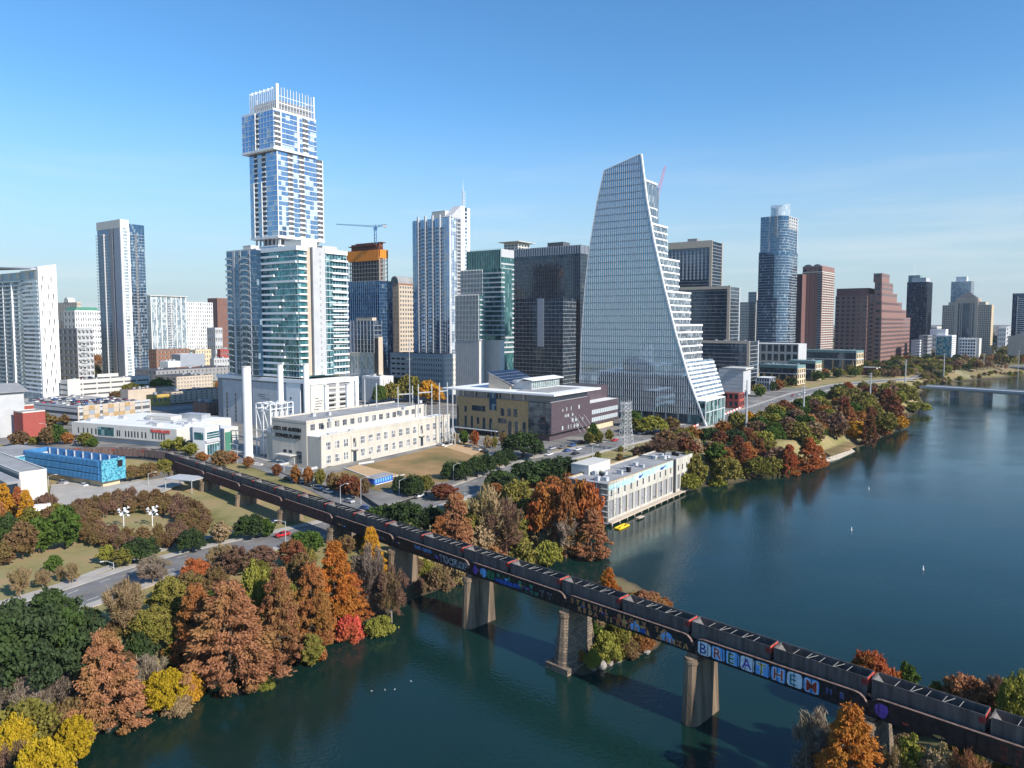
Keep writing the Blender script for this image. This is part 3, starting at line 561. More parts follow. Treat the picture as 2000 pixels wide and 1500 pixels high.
# ================================================================ buildings
TH=R(55)
WINS={}
class Blk:
    """a block of a building: near corner C, right face along u (s metres), left face along v"""
    def __init__(b,root,cpx,Y,ytop,lpx=None,rpx=None,W=None,D=None,zb=10.0,th=TH,ztop=None,name=None,label=None,cat='building',group=None):
        b.th=th if root is None else root.th; b.u=Vector((math.cos(b.th),math.sin(b.th))); b.v=Vector((-b.u.y,b.u.x))
        b.z1=zrow(Y,ytop) if ztop is None else ztop; b.Y=Y; b.C=Vector((xpx(cpx,Y,b.z1),Y)); b.zb=zb
        if root is None:
            b.root=thing(name,label,cat,(b.C.x,b.C.y,zb),b.th,group); b.C0=b.C; b.z0=zb
        else: b.root=root.root; b.C0=root.C0; b.z0=root.z0
        d=b.C-b.C0; b.ox=d.dot(b.u); b.oy=d.dot(b.v)
        b.W=W if W is not None else b.sR(rpx); b.D=D if D is not None else b.sL(lpx)
    def _s(b,px,z,d):
        z=b.z1 if z is None else z; k=(px-1000)/F; D0=b.C.y*CP-(z-CAMZ)*SP
        return (k*D0-b.C.x)/(d.x-k*d.y*CP)
    def sR(b,px,z=None): return b._s(px,z,b.u)
    def sL(b,px,z=None): return b._s(px,z,b.v)
    def zR(b,py,s=0): return zrow(b.C.y+b.u.y*s,py)
    def zL(b,py,s=0): return zrow(b.C.y+b.v.y*s,py)
    def put(b,m,name,mats,smooth=False,kind=None):
        if isinstance(m,MB):
            if not m.f: return None
            o=m.build(name,mats,b.root,smooth)
        else: o=link(m,name,b.root)
        o.location=(b.ox,b.oy,-b.z0)
        if kind: o['kind']=kind
        return o
    def cp(b,o,dz=0,dx=0,dy=0):
        return copy(o,(b.ox+dx,b.oy+dy,-b.z0+dz))
    def fb(b,m,face,s0,s1,z0,z1,d0,d1,mt=0):
        if s1<s0: s0,s1=s1,s0
        if face=='R': m.box(s0,s1,-d1,-d0,z0,z1,mt)
        elif face=='L': m.box(-d1,-d0,s0,s1,z0,z1,mt)
        elif face=='B': m.box(s0,s1,b.D+d0,b.D+d1,z0,z1,mt)
        else: m.box(b.W+d0,b.W+d1,s0,s1,z0,z1,mt)
        return m
    def ln(b,face): return b.W if face in 'RB' else b.D
    def core(b,mat,z0=None,z1=None,roof='roof_grey',name='glazing',ins=0):
        m=MB(); z0=b.zb if z0 is None else z0; z1=b.z1 if z1 is None else z1
        m.prism([(ins,ins),(b.W-ins,ins),(b.W-ins,b.D-ins),(ins,b.D-ins)],z0,z1,0,top=1); return b.put(m,name,[mat,roof])
    def parapet(b,mat,h=1.2,t=.4,z=None,name='parapet',pr=.05):
        z=b.z1 if z is None else z; m=MB(); W,D=b.W,b.D
        m.box(-pr,W+pr,-pr,t,z-.3,z+h); m.box(-pr,W+pr,D-t,D+pr,z-.3,z+h); m.box(-pr,t,t,D-t,z-.3,z+h); m.box(W-t,W+pr,t,D-t,z-.3,z+h); return b.put(m,name,mat)
    def slabs(b,z0,z1,fh,t=.5,pr=.25,mat='white_paint',name='floor_slab',skip=()):
        n=int(round((z1-z0)/fh)); m=MB(); m.box(-pr,b.W+pr,-pr,b.D+pr,z0,z0+t); o=b.put(m,name,mat)
        for i in range(1,n):
            if i not in skip: b.cp(o,dz=i*(z1-z0)/n)
        return n
    def bands(b,face,s0,s1,z0,z1,fh,t=.5,d=.3,mat='white_paint',name='floor_band',d0=-.05):
        n=max(1,int(round((z1-z0)/fh))); m=MB(); b.fb(m,face,s0,s1,z0,z0+t,d0,d); o=b.put(m,name,mat)
        for i in range(1,n): b.cp(o,dz=i*(z1-z0)/n)
    def mull(b,face,s0,s1,z0,z1,step,w=.12,d=.25,mat='white_paint',name='mullions',d0=-.02):
        m=MB(); n=max(1,int(round(abs(s1-s0)/step)))
        for i in range(n+1):
            s=s0+(s1-s0)*i/n; b.fb(m,face,s-w/2,s+w/2,z0,z1,d0,d)
        return b.put(m,name,mat)
    def pier(b,face,s0,s1,z0,z1,d,mat,name='pier',d0=-.03):
        m=MB(); b.fb(m,face,s0,s1,z0,z1,d0,d); return b.put(m,name,mat)
    def balc(b,face,s0,s1,z0,z1,fh,depth=1.6,mat='white_paint',ph=1.1,rail=True,back='dark_glass'):
        n=max(1,int(round((z1-z0)/fh))); m=MB()
        b.fb(m,face,s0,s1,z0,z0+.28,0.02,depth); 
        if rail: b.fb(m,face,s0,s1,z0+.28,z0+ph,depth-.1,depth)
        else:
            b.fb(m,face,s0,s1,z0+.28,z0+ph,depth-.06,depth,1); b.fb(m,face,s0,s1,z0+ph,z0+ph+.07,depth-.1,depth,0)
        o=b.put(m,'balcony',[mat,'pale_glass'])
        for i in range(1,n): b.cp(o,dz=i*(z1-z0)/n)
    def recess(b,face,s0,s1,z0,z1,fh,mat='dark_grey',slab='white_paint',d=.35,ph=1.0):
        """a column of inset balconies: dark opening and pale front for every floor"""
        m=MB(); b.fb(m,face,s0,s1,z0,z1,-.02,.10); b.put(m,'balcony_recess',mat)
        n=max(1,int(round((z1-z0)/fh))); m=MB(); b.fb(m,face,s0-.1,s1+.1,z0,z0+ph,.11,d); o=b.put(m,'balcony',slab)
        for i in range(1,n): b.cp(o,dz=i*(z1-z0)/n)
    def win(b,face,s0,s1,z0,z1,mat='window_glass',d=.02):
        WINS.setdefault(b.root.name,[]).append((b,face,min(s0,s1),max(s0,s1),z0,z1,mat,d))
    def grid(b,face,s0,s1,z0,z1,nc,nr,wf=.5,hf=.55,wall='white_paint',gl='window_glass',d=.35,name='wall'):
        if s1<s0: s0,s1=s1,s0
        m=MB(); cw=(s1-s0)/nc; fh=(z1-z0)/nr; sp=fh*(1-hf)
        for r in range(nr+1):
            a=z0+r*fh-(sp/2 if r else 0); c=z0+r*fh+(sp/2 if r<nr else 0); b.fb(m,face,s0,s1,a,c,-.02,d)
        pw=cw*(1-wf)
        for r in range(nr):
            for k in range(nc+1):
                a=s0+k*cw-(pw/2 if k else 0); c=s0+k*cw+(pw/2 if k<nc else 0)
                b.fb(m,face,a,c,z0+r*fh+sp/2,z0+(r+1)*fh-sp/2,-.02,d)
            for k in range(nc): b.win(face,s0+k*cw+pw/2,s0+(k+1)*cw-pw/2,z0+r*fh+sp/2,z0+(r+1)*fh-sp/2,gl)
        return b.put(m,name,wall)
    def roofbox(b,x0,x1,y0,y1,h,mat='light_grey',z=None,name='roof_unit'):
        z=b.z1 if z is None else z; m=MB(); m.box(x0,x1,y0,y1,z,z+h); m.box(x0-.1,x1+.1,y0-.1,y1+.1,z+h,z+h+.2); return b.put(m,name,mat)
    def units(b,n,seed=1,z=None,mx=3,mat='steel_grey'):
        r=random.Random(seed)
        for _ in range(n):
            x=r.uniform(2,max(3,b.W-5)); y=r.uniform(2,max(3,b.D-5)); b.roofbox(x,x+r.uniform(1.2,mx),y,y+r.uniform(1.2,mx),r.uniform(.8,1.8),mat,z)
def windows():
    for rn,L_ in WINS.items():
        L_.sort(key=lambda t:-(t[3]-t[2])*(t[5]-t[4])/((t[0].C.y+t[2]*.5)**2)+(0 if t[1]=='R' else .0001))
        cache={}
        rest={}
        for i,(b,f,s0,s1,z0,z1,mt,d) in enumerate(L_):
            if i<99:
                k=(f,round(s1-s0,2),round(z1-z0,2),mt,d)
                if k not in cache:
                    m=MB(); b.fb(m,f,0,s1-s0,0,z1-z0,min(-.01,d-.05),d+.06); cache[k]=m.mesh('window',[mt])
                o=link(cache[k],'window',b.root); o.location=((b.ox+s0,b.oy,z0-b.z0) if f=='R' else (b.ox,b.oy+s0,z0-b.z0))
            else: rest.setdefault(0,[]).append((b,f,s0,s1,z0,z1,mt,d))
        if rest:
            b0=rest[0][0][0]; m=MB(); mats=[]
            for (b,f,s0,s1,z0,z1,mt,d) in rest[0]:
                if mt not in mats: mats.append(mt)
                n=len(m.v); b.fb(m,f,s0,s1,z0,z1,min(-.01,d-.05),d+.06,mats.index(mt))
                for j in range(n,len(m.v)): x,y,z=m.v[j]; m.v[j]=(x+b.ox-b0.ox,y+b.oy-b0.oy,z)
            b0.put(m,'window',mats,kind='stuff')
def tower(name,label,cpx,Y,ytop,lpx,rpx,gl,fh,slab='white_paint',t=.5,pr=.2,zb=10,roof='roof_grey',mR=None,mL=None,mm='white_paint',th=TH,W=None,D=None,cat='skyscraper',group=None,pd=.25,mw=.12):
    b=Blk(None,cpx,Y,ytop,lpx,rpx,W,D,zb,th,name=name,label=label,cat=cat,group=group); b.core(gl,roof=roof)
    if slab: b.slabs(zb+1,b.z1-.3,fh,t,pr,slab)
    if mR: b.mull('R',0,b.W,zb+1,b.z1,mR,mw,pd,mm)
    if mL: b.mull('L',0,b.D,zb+1,b.z1,mL,mw,pd,mm)
    return b
# ---------------------------------------------------------------- tallest stacked residential tower
b=Blk(None,533,490,213,472,617,name='skyscraper',label='tallest tower, stacked shifted boxes of blue glass under a crown of white fins',cat='skyscraper')
ind=b; zA=b.zR(287,0)
b.core('sky_glass',z0=zA); n=b.slabs(zA,b.z1-.4,3.35,.35,.12)
m=MB(); m.box(-.5,b.W+.5,-.5,b.D+.5,zA-1.2,zA-.01); b.put(m,'soffit','white_paint')
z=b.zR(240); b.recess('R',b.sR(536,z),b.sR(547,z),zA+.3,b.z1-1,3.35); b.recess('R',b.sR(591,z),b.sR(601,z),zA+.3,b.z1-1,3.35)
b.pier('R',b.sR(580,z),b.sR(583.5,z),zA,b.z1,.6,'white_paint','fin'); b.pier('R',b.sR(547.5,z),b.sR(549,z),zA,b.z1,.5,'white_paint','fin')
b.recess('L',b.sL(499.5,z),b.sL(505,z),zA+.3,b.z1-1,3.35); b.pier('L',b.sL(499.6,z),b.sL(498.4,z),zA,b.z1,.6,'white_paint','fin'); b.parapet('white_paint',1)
b.mull('R',0,b.W,zA,b.z1,3.4,.10,.16,'light_grey'); b.mull('L',0,b.D,zA,b.z1,3.4,.08,.14,'blue_grey')
c=Blk(b,541,496,168,490,611,zb=b.z1); c.core('mid_grey',z0=b.z1,z1=c.z1-8,roof='roof_grey',name='crown_screen',ins=1.5)
m=MB()
for f,L_,k in (('R',c.W,12),('L',c.D,13)):
    for i in range(k+1):
        s=L_*i/k; w_=.9 if i==0 else .28; c.fb(m,f,s-w_/2,s+w_/2,b.z1,c.z1+(1.5 if i==0 else -.6*(i%2)),.3,1.1)
for s in (c.W,): c.fb(m,'R',s-.4,s+.4,b.z1,c.z1,.1,1.1)
for i in range(13): c.fb(m,'B',c.W*i/12-.14,c.W*i/12+.14,b.z1,c.z1-3,.2,.8); c.fb(m,'E',c.D*i/12-.14,c.D*i/12+.14,b.z1,c.z1-3,.2,.8)
c.put(m,'crown_fins','white_paint')
m=MB(); c.fb(m,'R',0,c.W,b.z1+6,b.z1+6.4,.1,.5); c.fb(m,'L',0,c.D,b.z1+6,b.z1+6.4,.1,.5); c.fb(m,'R',0,c.W,b.z1+10.5,b.z1+10.8,.1,.5); c.put(m,'crown_rails','white_paint')
d=Blk(b,540,493,294,487,630,zb=60); zB=d.zR(460); d.core('sky_glass',z0=zB); d.slabs(zB,zA-1.2,3.35,.35,.12); fh=3.35
m=MB(); m.box(-.4,d.W+.4,-.4,d.D+.4,zB-1.3,zB-.01); d.put(m,'soffit','white_paint')
zm=d.zR(380)
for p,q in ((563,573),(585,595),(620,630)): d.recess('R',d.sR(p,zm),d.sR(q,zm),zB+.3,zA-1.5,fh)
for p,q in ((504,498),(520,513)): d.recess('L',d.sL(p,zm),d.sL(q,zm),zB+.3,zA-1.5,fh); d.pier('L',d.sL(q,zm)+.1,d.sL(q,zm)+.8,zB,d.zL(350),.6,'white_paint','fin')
d.mull('R',0,d.W,zB,zA-1.3,3.4,.10,.16,'light_grey'); d.pier('R',0,.5,zB,zA-1.3,.3,'white_paint','fin'); d.pier('R',d.W-.5,d.W,zB,zA-1.3,.3,'white_paint','fin')
for i in range(7):
    for f in 'RL': m=MB(); s=d.ln(f)*(i+.3)/7; d.fb(m,f,s,s+.9,zB-7,zB-1.3,-3,-2); d.put(m,'column','light_grey'); m=MB(); m.box(6,d.W-5,6,d.D-5,zB-8,zB-1.3); d.put(m,'podium_core','mid_grey')
m=MB(); m.box(-1,d.W+1,-1,d.D+1,10,zB-7); d.put(m,'lower_tower',['sky_glass']); m=MB(); m.box(-1.3,d.W+1.3,-1.3,d.D+1.3,zB-7,zB-6.2); d.put(m,'terrace','white_paint')
# ---------------------------------------------------------------- teal residential tower above the white garage
b=Blk(None,580,432,481,499,598,name='apartment_tower',label='broad teal glass apartment tower with a tall pale slab, above the white garage',cat='apartment tower',zb=10)
res=b; zg=b.zR(738); b.W=b.sR(676)+0; Wg=b.W; zmid=b.zR(600); fh=(b.z1-2-zg)/20
b.core('teal_glass',z0=zg,roof='roof_white')
z=b.z1
m=MB(); b.fb(m,'L',-1.2,b.D,z-2.2,z+.3,-.3,1.4); b.fb(m,'R',0,b.sR(598,z),z-2.2,z+.3,-.3,1.4); b.fb(m,'R',b.sR(633),Wg,z-2.6,z-.1,-.3,1.2); b.put(m,'parapet','white_paint')
r=random.Random(5)
for i in range(20):
    z_=zg+i*fh; m=MB(); e=b.D*(.98 if i%3 else 1); long_=1.0 if i in (15,18,10,6) else r.uniform(.40,.72)
    b.fb(m,'L',0,b.D,z_,z_+.35,0,.35); b.fb(m,'L',b.D*(1-long_),b.D,z_,z_+1.25,.36,1.5); b.fb(m,'R',0,b.sR(598,zmid),z_,z_+(1.25 if i in (15,18,10,6) else .9),0,1.5)
    b.put(m,'balcony','white_paint')
b.mull('L',0,b.D,zg,z-2.2,2.6,.12,.12,'mid_grey'); 
b.pier('R',b.sR(599,zmid),b.sR(605.5,zmid),zg+1,z-.5,.9,'beige','stair_wall'); b.pier('R',b.sR(608,zmid),b.sR(632,zmid),zg+1,z+.3,2.2,'light_grey','slab_wall')
for i in range(20): b.win('R',b.sR(622,zmid)-.4,b.sR(622,zmid)+.5,zg+i*fh+1.2,zg+i*fh+2.9,'window_glass',2.2)
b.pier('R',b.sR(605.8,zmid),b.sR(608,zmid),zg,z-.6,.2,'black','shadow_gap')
b.bands('R',b.sR(633,zmid),Wg,zg+.5,z-2.8,fh,.3,.3); b.balc('R',b.sR(648,zmid),Wg,zg+.8,z-3.2,fh,1.7); b.mull('R',b.sR(633,zmid),Wg,zg,z-2.6,2.2,.10,.1,'white_paint')
e=Blk(b,500,447,487,442,500.01,zb=20); e.W=12; e.core('blue_glass',z0=zg,roof='roof_white'); e.parapet('light_grey',.6); ff=fh
for s_,t_ in ((488,484),(470,466),(458,454)): e.pier('L',e.sL(s_),e.sL(t_),zg,e.z1,.25,'light_grey','wall_strip')
for s_,t_ in ((453,443),(484,472)): e.balc('L',e.sL(s_),e.sL(t_),zg+.5,e.z1-1.5,ff,1.5,'light_grey',rail=False)
e.bands('L',0,e.D,zg,e.z1,ff,.3,.2,'light_grey'); 
for i in range(20):
    e.win('L',e.sL(469.4),e.sL(466.8),zg+i*ff+1,zg+i*ff+2.9,'window_glass',.24); e.win('L',e.sL(487),e.sL(484.8),zg+i*ff+1,zg+i*ff+2.9,'window_glass',.24)
m=MB(); p0=b.sL(500.5,z); p1=b.sL(493.5,z); m.slab([(-2.2,p0,z+.6),(-2.2,p1,z+.6),(-2.2,b.sL(496,zg),zg-1),(-2.2,b.sL(500.6,zg),zg-1)],(1.6,0,0)); b.put(m,'leaning_fin','white_paint')
b.roofbox(8,20,6,22,5,'off_white'); e.roofbox(2,8,8,16,3,'off_white'); b.roofbox(26,38,8,20,3,'light_grey')
# podium garage
g=Blk(None,603,425,744,425,698,name='parking_garage',label='white framed parking garage with grey slotted panels under the teal tower',cat='parking garage',zb=10)
g.core('mid_grey',roof='roof_white',name='wall'); z=g.z1; m=MB(); g.fb(m,'R',-.8,g.W,z-2.4,z+.4,-.5,1.0); g.fb(m,'L',-.99,g.D,z-1.8,z+.4,-.5,1.0); g.fb(m,'R',g.W-2.6,g.W,10,z-2.4,-.5,1.0); g.fb(m,'L',-.99,-.2,10,z-1.8,.1,.9); g.put(m,'frame','white_paint')
zz=g.zR(780); pan=[('L',590,570,'blue_grey'),('L',566,493,'light_grey'),('L',488,434,'mid_grey')]
g.pier('L',g.sL(600,zz),g.sL(590,zz),10,z-2,.30,'dark_grey','slat_screen'); g.pier('L',g.sL(588,zz),g.sL(561,zz),10,z-2,.6,'white_paint','panel'); g.pier('L',g.sL(560,zz),g.sL(494,zz),10,z-3,.3,'light_grey','panel'); g.pier('L',g.sL(486,zz),g.sL(436,zz),10,z-3,.3,'light_grey','panel')
r=random.Random(3)
for i in range(16): g.win('L',g.sL(r.uniform(555,505),zz),g.sL(r.uniform(555,505),zz)+2,12+1.2*i,12.25+1.2*i,'black',.3)
for k in range(7):
    g.win('L',g.sL(571,zz),g.sL(568,zz),12.5+2.7*k,14+2.7*k,'window_glass',.6)
    for p in (476,462,445): g.win('L',g.sL(p,zz),g.sL(p-3,zz),11+2.7*k,13.2+2.7*k,'window_glass',.3)
g.pier('R',g.sR(606,zz),g.sR(638,zz),10,z-2.6,.5,'off_white','panel'); g.pier('R',g.sR(655,zz),g.sR(662,zz),10,z-2.6,.5,'off_white','panel'); g.pier('R',g.sR(682,zz),g.sR(690,zz),10,z-2.6,.7,'white_paint','panel')
for i in range(12): s=g.sR(611+r.uniform(-2,6),zz); g.win('R',s,s+r.uniform(2,5),12+1.6*i,12.35+1.6*i,'black',.5)
g.bands('R',g.sR(640,zz),g.sR(682,zz),11,z-3,2.9,1.1,.6,'off_white')
for k in range(7): g.win('R',g.sR(664,zz),g.sR(680,zz),12.3+2.9*k,13.6+2.9*k,'black',.03); g.win('R',g.sR(641,zz),g.sR(653,zz),12.3+2.9*k,13.6+2.9*k,'black',.03)
m=MB(); a=g.sR(676,z)
for i in range(7): m.box(a+i*2.6,a+i*2.6+.15,6,6.15,14,z+10)
for i in range(9): m.box(a,a+15.8,6.2,6.35,15+i*3.4,15.15+i*3.4)
m.box(a+15.7,a+15.9,-1,6,z+9.8,z+10); g.put(m,'glass_screen_frame','steel_grey')
# ---------------------------------------------------------------- building under construction with tower crane
b=tower('unfinished_tower','half built tower with orange safety netting over bare concrete floors',741,700,548,680,766,'navy_glass',3.4,'blue_steel',.25,.06,mR=3,mL=3,mm='blue_steel',mw=.1)
c=Blk(b,741,702,500,678,757,zb=b.z1); c.core('dark_grey',z0=b.z1,z1=c.z1,name='floor_core',ins=3,roof='raw_concrete'); c.slabs(b.z1,c.z1,3.7,.5,.2,'raw_concrete')
c.mull('L',0,c.D,b.z1,c.z1,4,.6,-.2,'raw_concrete','columns',-.9); c.mull('R',0,c.W,b.z1,c.z1,4,.6,-.2,'raw_concrete','columns',-.9)
m=MB(); 
for f in 'RL':
    n=int(c.ln(f)/2.2)
    for i in range(n): s=c.ln(f)*i/n; c.fb(m,f,s,s+c.ln(f)/n-.25,c.z1-2-(2 if f=='L' else 0),c.z1+6.2,.5,.9)
c.put(m,'safety_net','orange_net'); m=MB(); m.box(-.4,c.W+.4,-.4,c.D+.4,c.z1+6,c.z1+6.5); m.box(3,c.W-3,3,c.D-3,c.z1,c.z1+13); m.box(1,c.W-1,6,c.D-1,c.z1+10.5,c.z1+11.3); m.box(4,c.W-1,1,c.D-8,c.z1+13.2,c.z1+14); m.box(2,c.W*.6,3,c.D-4,c.z1+7,c.z1+9.2); c.put(m,'formwork','rebar')
def crane(name,label,px,Y,ybase,yhook,jib,cj,col,up=None):
    zt=zrow(Y,yhook); X=xpx(px,Y,zt); z0=zrow(Y,ybase); t=thing(name,label,'crane',(X,Y,z0)); h=zt-z0
    m=MB()
    for a,c in ((-1,-1),(1,-1),(1,1),(-1,1)): m.tube((a,c,0),(a,c,h),.22,k=4)
    k=max(2,int(h/3))
    for i in range(k):
        za=h*i/k; zb_=h*(i+1)/k
        for (a,c,e,f) in ((-1,-1,1,-1),(1,-1,1,1),(1,1,-1,1),(-1,1,-1,-1)): m.tube((a,c,za),(e,f,zb_),.12,k=4)
    m.build('mast',col,t); m=MB(); m.box(-1.6,1.6,-1.4,1.4,h,h+2.4); m.build('cab',col,t)
    def truss(A,B,nm,w0=1.2):
        A=Vector(A);B=Vector(B); d=(B-A); n=max(3,int(d.length/3)); side=d.cross(Vector((0,0,1))); side=(side.normalized() if side.length>.1 else Vector((1,0,0)))*w0/2; upv=side.cross(d).normalized(); upv*=w0*1.1*(1 if upv.z>=0 else -1); m=MB()
        for s in (side,-side): m.tube(A+s,B+s*.5,.17,k=4)
        m.tube(A+upv,B+upv*.4,.17,k=4)
        for i in range(n):
            p=A+d*(i/n); q=A+d*((i+1)/n); pu=p+upv*(1-.6*i/n)
            m.tube(p+side,pu,.09,k=4); m.tube(p-side,pu,.09,k=4); m.tube(pu,q+side,.09,k=4)
        m.build(nm,col,t)
    return t,h,truss
t,h,tr_=crane('tower_crane','blue tower crane with a long level jib over the half built tower',733,704,476,449,None,None,'blue_steel')
zj=zrow(704,429)-t.location.z; tr_((0,0,h+2.6),(xpx(657,742,t.location.z+zj)-t.location.x,38,zj+.5),'jib'); zj2=zrow(704,446)-t.location.z; tr_((0,0,h+2.6),(xpx(755,692,zj2+t.location.z)-t.location.x,-12,zj2+1.5),'counter_jib',1.6)
m=MB(); m.box(xpx(755,692,150)-t.location.x-3,xpx(755,692,150)-t.location.x,-13,-11,zj2-1,zj2+1.6); m.build('counterweight','light_grey',t)
m=MB(); m.tube((0,0,h+2),(0,0,h+6),.2,k=4); m.build('tower_peak','blue_steel',t)
# blue glass office with a tan lower part behind the teal tower
b=tower('office_building','low blue glass office with thin white floor lines beside the unfinished tower',730,620,626,666,741,'navy_glass',4,'light_grey',.3,.1,mR=4,mL=4,mm='light_grey',mw=.15,W=9,cat='office'); b.roofbox(3,8,5,25,2.4,'beige')
b=Blk(None,731,605,690,668,738,W=8,name='arched_building',label='beige hall with three tall gridded windows under the blue office',cat='building'); b.core('cream',name='wall')
for i in range(4): s=b.D*(i+.12)/4; b.win('L',s,s+b.D*.19,12,b.z1-2.5,'pale_glass')
# tan tower with arched roof
b=Blk(None,779,760,553,764,808,W=27,name='arched_tower',label='tan tower with a round arched roof left of the fin tower',cat='skyscraper'); b.core('brown_brick',name='wall')
b.grid('L',0,b.D,12,b.z1,6,24,.62,.8,'beige','window_glass',.4); b.grid('R',0,b.W,12,b.z1-2,7,22,.6,.5,'beige','window_glass',.4)
m=MB(); rr=b.D/2; m.slab([(-.5,rr-rr*math.cos(R(a)),b.z1+6.5*math.sin(R(a))) for a in range(0,181,15)],(.6,0,0)); b.put(m,'arch','dark_glass')
m=MB()
for a in range(0,180,15):
    p=[(rr-rr*math.cos(R(q)),b.z1+6.5*math.sin(R(q))) for q in (a,a+15)]; m.slab([(-1,p[0][0],p[0][1]),(-1,p[1][0],p[1][1]),(-1,p[1][0],p[1][1]+1),(-1,p[0][0],p[0][1]+1)],(b.W+1,0,0))
b.put(m,'vault_roof','roof_grey')
# ---------------------------------------------------------------- fin tower with spire
b=tower('fin_tower','pale blue tower with ribbed balconies and a white pier ending in a spire',877,660,424,806,917,'sky_glass',3.35,'light_grey',.28,.1,mR=None,mL=2.4,mm='blue_grey',mw=.10,zb=10)
z=b.zR(560); fh=3.35
for p in (862,848,834,820): b.pier('L',b.sL(p,z),b.sL(p-2.2,z),30,b.z1+3,1.7,'light_grey','fin'); b.balc('L',b.sL(p+8,z),b.sL(p+.5,z),32,b.z1-6,fh,1.3,'blue_grey')
b.pier('R',.4,1.2,30,b.z1+2,.8,'white_paint','fin'); b.mull('R',0,b.sR(893,z),30,b.z1,2.4,.25,.3,'white_paint')
b.recess('R',b.sR(892,z),b.sR(899,z),30,b.z1-1,fh,slab='light_grey')
zt=b.zR(403,b.sR(905)); m=MB(); b.fb(m,'R',b.sR(899.5,z),b.sR(907,z),20,zt,-8,.8); b.fb(m,'R',b.sR(912,z),b.sR(917,z),20,zt-1,-8,.8); b.fb(m,'R',b.sR(907,z),b.sR(912,z),20,zt-1,-8,-.2,1); b.put(m,'white_pier',['white_paint','dark_glass'])
b.bands('R',b.sR(907,z),b.sR(912,z),22,zt-2,fh,.8,.25)
s=b.sR(905,zt); m=MB(); z2=b.zR(374,s); z3=b.zR(352,s)
for a,c in ((0,0),(2.4,0),(2.4,2.4),(0,2.4)): m.tube((s+a,c,zt-1),(s+a,c,z2),.2,k=4)
for i in range(6):
    zz=zt+(z2-zt)*i/5; m.box(s-.15,s+2.55,-.15,2.55,zz-.12,zz+.12)
m.tube((s+1.2,1.2,z2),(s+1.2,1.2,z3),.28,.08,k=5); b.put(m,'spire','white_paint')
b.roofbox(4,16,8,24,7,'off_white'); m=MB(); W=b.W; m.slab([(b.sR(885),-.3,b.z1),(b.sR(899.5),-.3,b.z1),(b.sR(899.5),-.3,zt),(b.sR(880),-.3,b.z1+1)],(0,9,0)); b.put(m,'sloped_screen','light_grey')
b=Blk(None,866,640,692,762,894,name='podium_building',label='grey white parking podium with small dark square windows, trees on its roof',cat='building'); b.core('light_grey',name='wall',roof='roof_dark')
b.grid('L',b.D*.02,b.D*.70,16,b.z1-3,16,6,.42,.42,'off_white','window_glass',.3); b.grid('L',b.D*.70,b.D*.98,16,b.z1-3,3,6,.75,.40,'off_white','black',.3); b.grid('R',b.W*.05,b.W*.9,16,b.z1-3,5,6,.4,.42,'off_white','window_glass',.3)
b=Blk(None,739,600,658,731,749,W=5,name='stair_tower',label='slim brown ribbed concrete tower behind the substation',cat='tower'); b.core('beige',name='wall')
for i in range(4): s=b.D*(i+.3)/4; b.pier('L',s,s+.7,12,b.z1-1,.2,'black','slot')
b=Blk(None,742,590,736,707,768,name='low_building',label='low white louvred building behind the power plant, clutter on its roof',cat='building'); b.core('white_paint',name='wall',roof='roof_white'); b.mull('L',1,b.D,10,b.z1-1.5,1.6,.5,.15,'mid_grey'); b.mull('R',1,b.W,10,b.z1-1.5,3,.8,.15,'mid_grey'); b.units(6,4)
# ---------------------------------------------------------------- green glass office with terraces
b=Blk(None,978,590,487,912,1003,name='terraced_office',label='stepped green glass office with white bands and a grey panelled base',cat='office'); gz=b.zR(655)
b.core('green_glass',z0=20,roof='roof_grey'); b.mull('L',0,b.D,b.zL(525),b.z1+1,1.7,.18,.6,'teal_metal')
m=MB(); b.fb(m,'R',0,b.W*1.0,b.z1-6,b.z1+.5,-.3,.5); b.put(m,'screen_wall','light_grey'); b.bands('R',.01,b.W,b.zR(690),b.z1-8,3.9,1.3,.6,'light_grey')
c=Blk(b,979,578,524,900,1001,zb=20); c.W=b.W*.8; c.core('green_glass',z0=gz,roof='roof_grey'); c.bands('L',0,c.D,gz,c.z1-.2,3.9,1.2,.5,'light_grey'); c.bands('R',0,c.sR(985),gz,c.z1-.2,3.9,1.2,.5,'light_grey'); c.mull('L',c.D*.45,c.D,gz,c.z1,1.5,.2,.7,'light_grey'); c.mull('R',0,c.W,gz,c.z1,1.5,.1,.1,'teal_metal')
d=Blk(b,935,562,577,890,950,zb=20); d.W=6; zlo=d.zR(665); d.core('green_glass',z0=zlo,roof='roof_grey'); d.mull('L',0,d.D,zlo,d.z1+1,1.45,.26,.6,'light_grey'); d.bands('L',0,d.D,zlo,d.z1,3.9,.7,.3,'light_grey'); d.bands('R',0,d.W,zlo,d.z1,3.9,1.0,.9,'light_grey')
z_=zlo; m=MB(); m.box(0,d.W,0,d.D,10,z_-.01); d.put(m,'base','off_white'); d.mull('L',0,d.D,10,z_,1.9,.5,.25,'mid_grey','ribs')
e=Blk(b,975,570,665,938,1000,zb=10); e.W=7; e.core('off_white',z1=zlo,name='base'); e.mull('L',0,e.D,11,zlo,2.6,.05,.03,'mid_grey','joints')
b=Blk(None,1012,930,476,985,1046,W=26,D=22,name='penthouse_tower',label='white tower top with a wide flat canopy behind the terraced office',cat='building'); b.core('off_white',name='wall'); m=MB(); m.box(-6,b.W+7,-5,b.D+5,b.z1+2.2,b.z1+3); m.box(0,b.W,0,b.D,b.z1,b.z1+2.2); b.put(m,'canopy','off_white'); b.grid('L',0,b.D,b.z1-30,b.z1,4,8,.7,.6,'off_white','dark_glass',.4); b.grid('R',0,b.W,b.z1-30,b.z1,4,8,.7,.6,'off_white','dark_glass',.4)
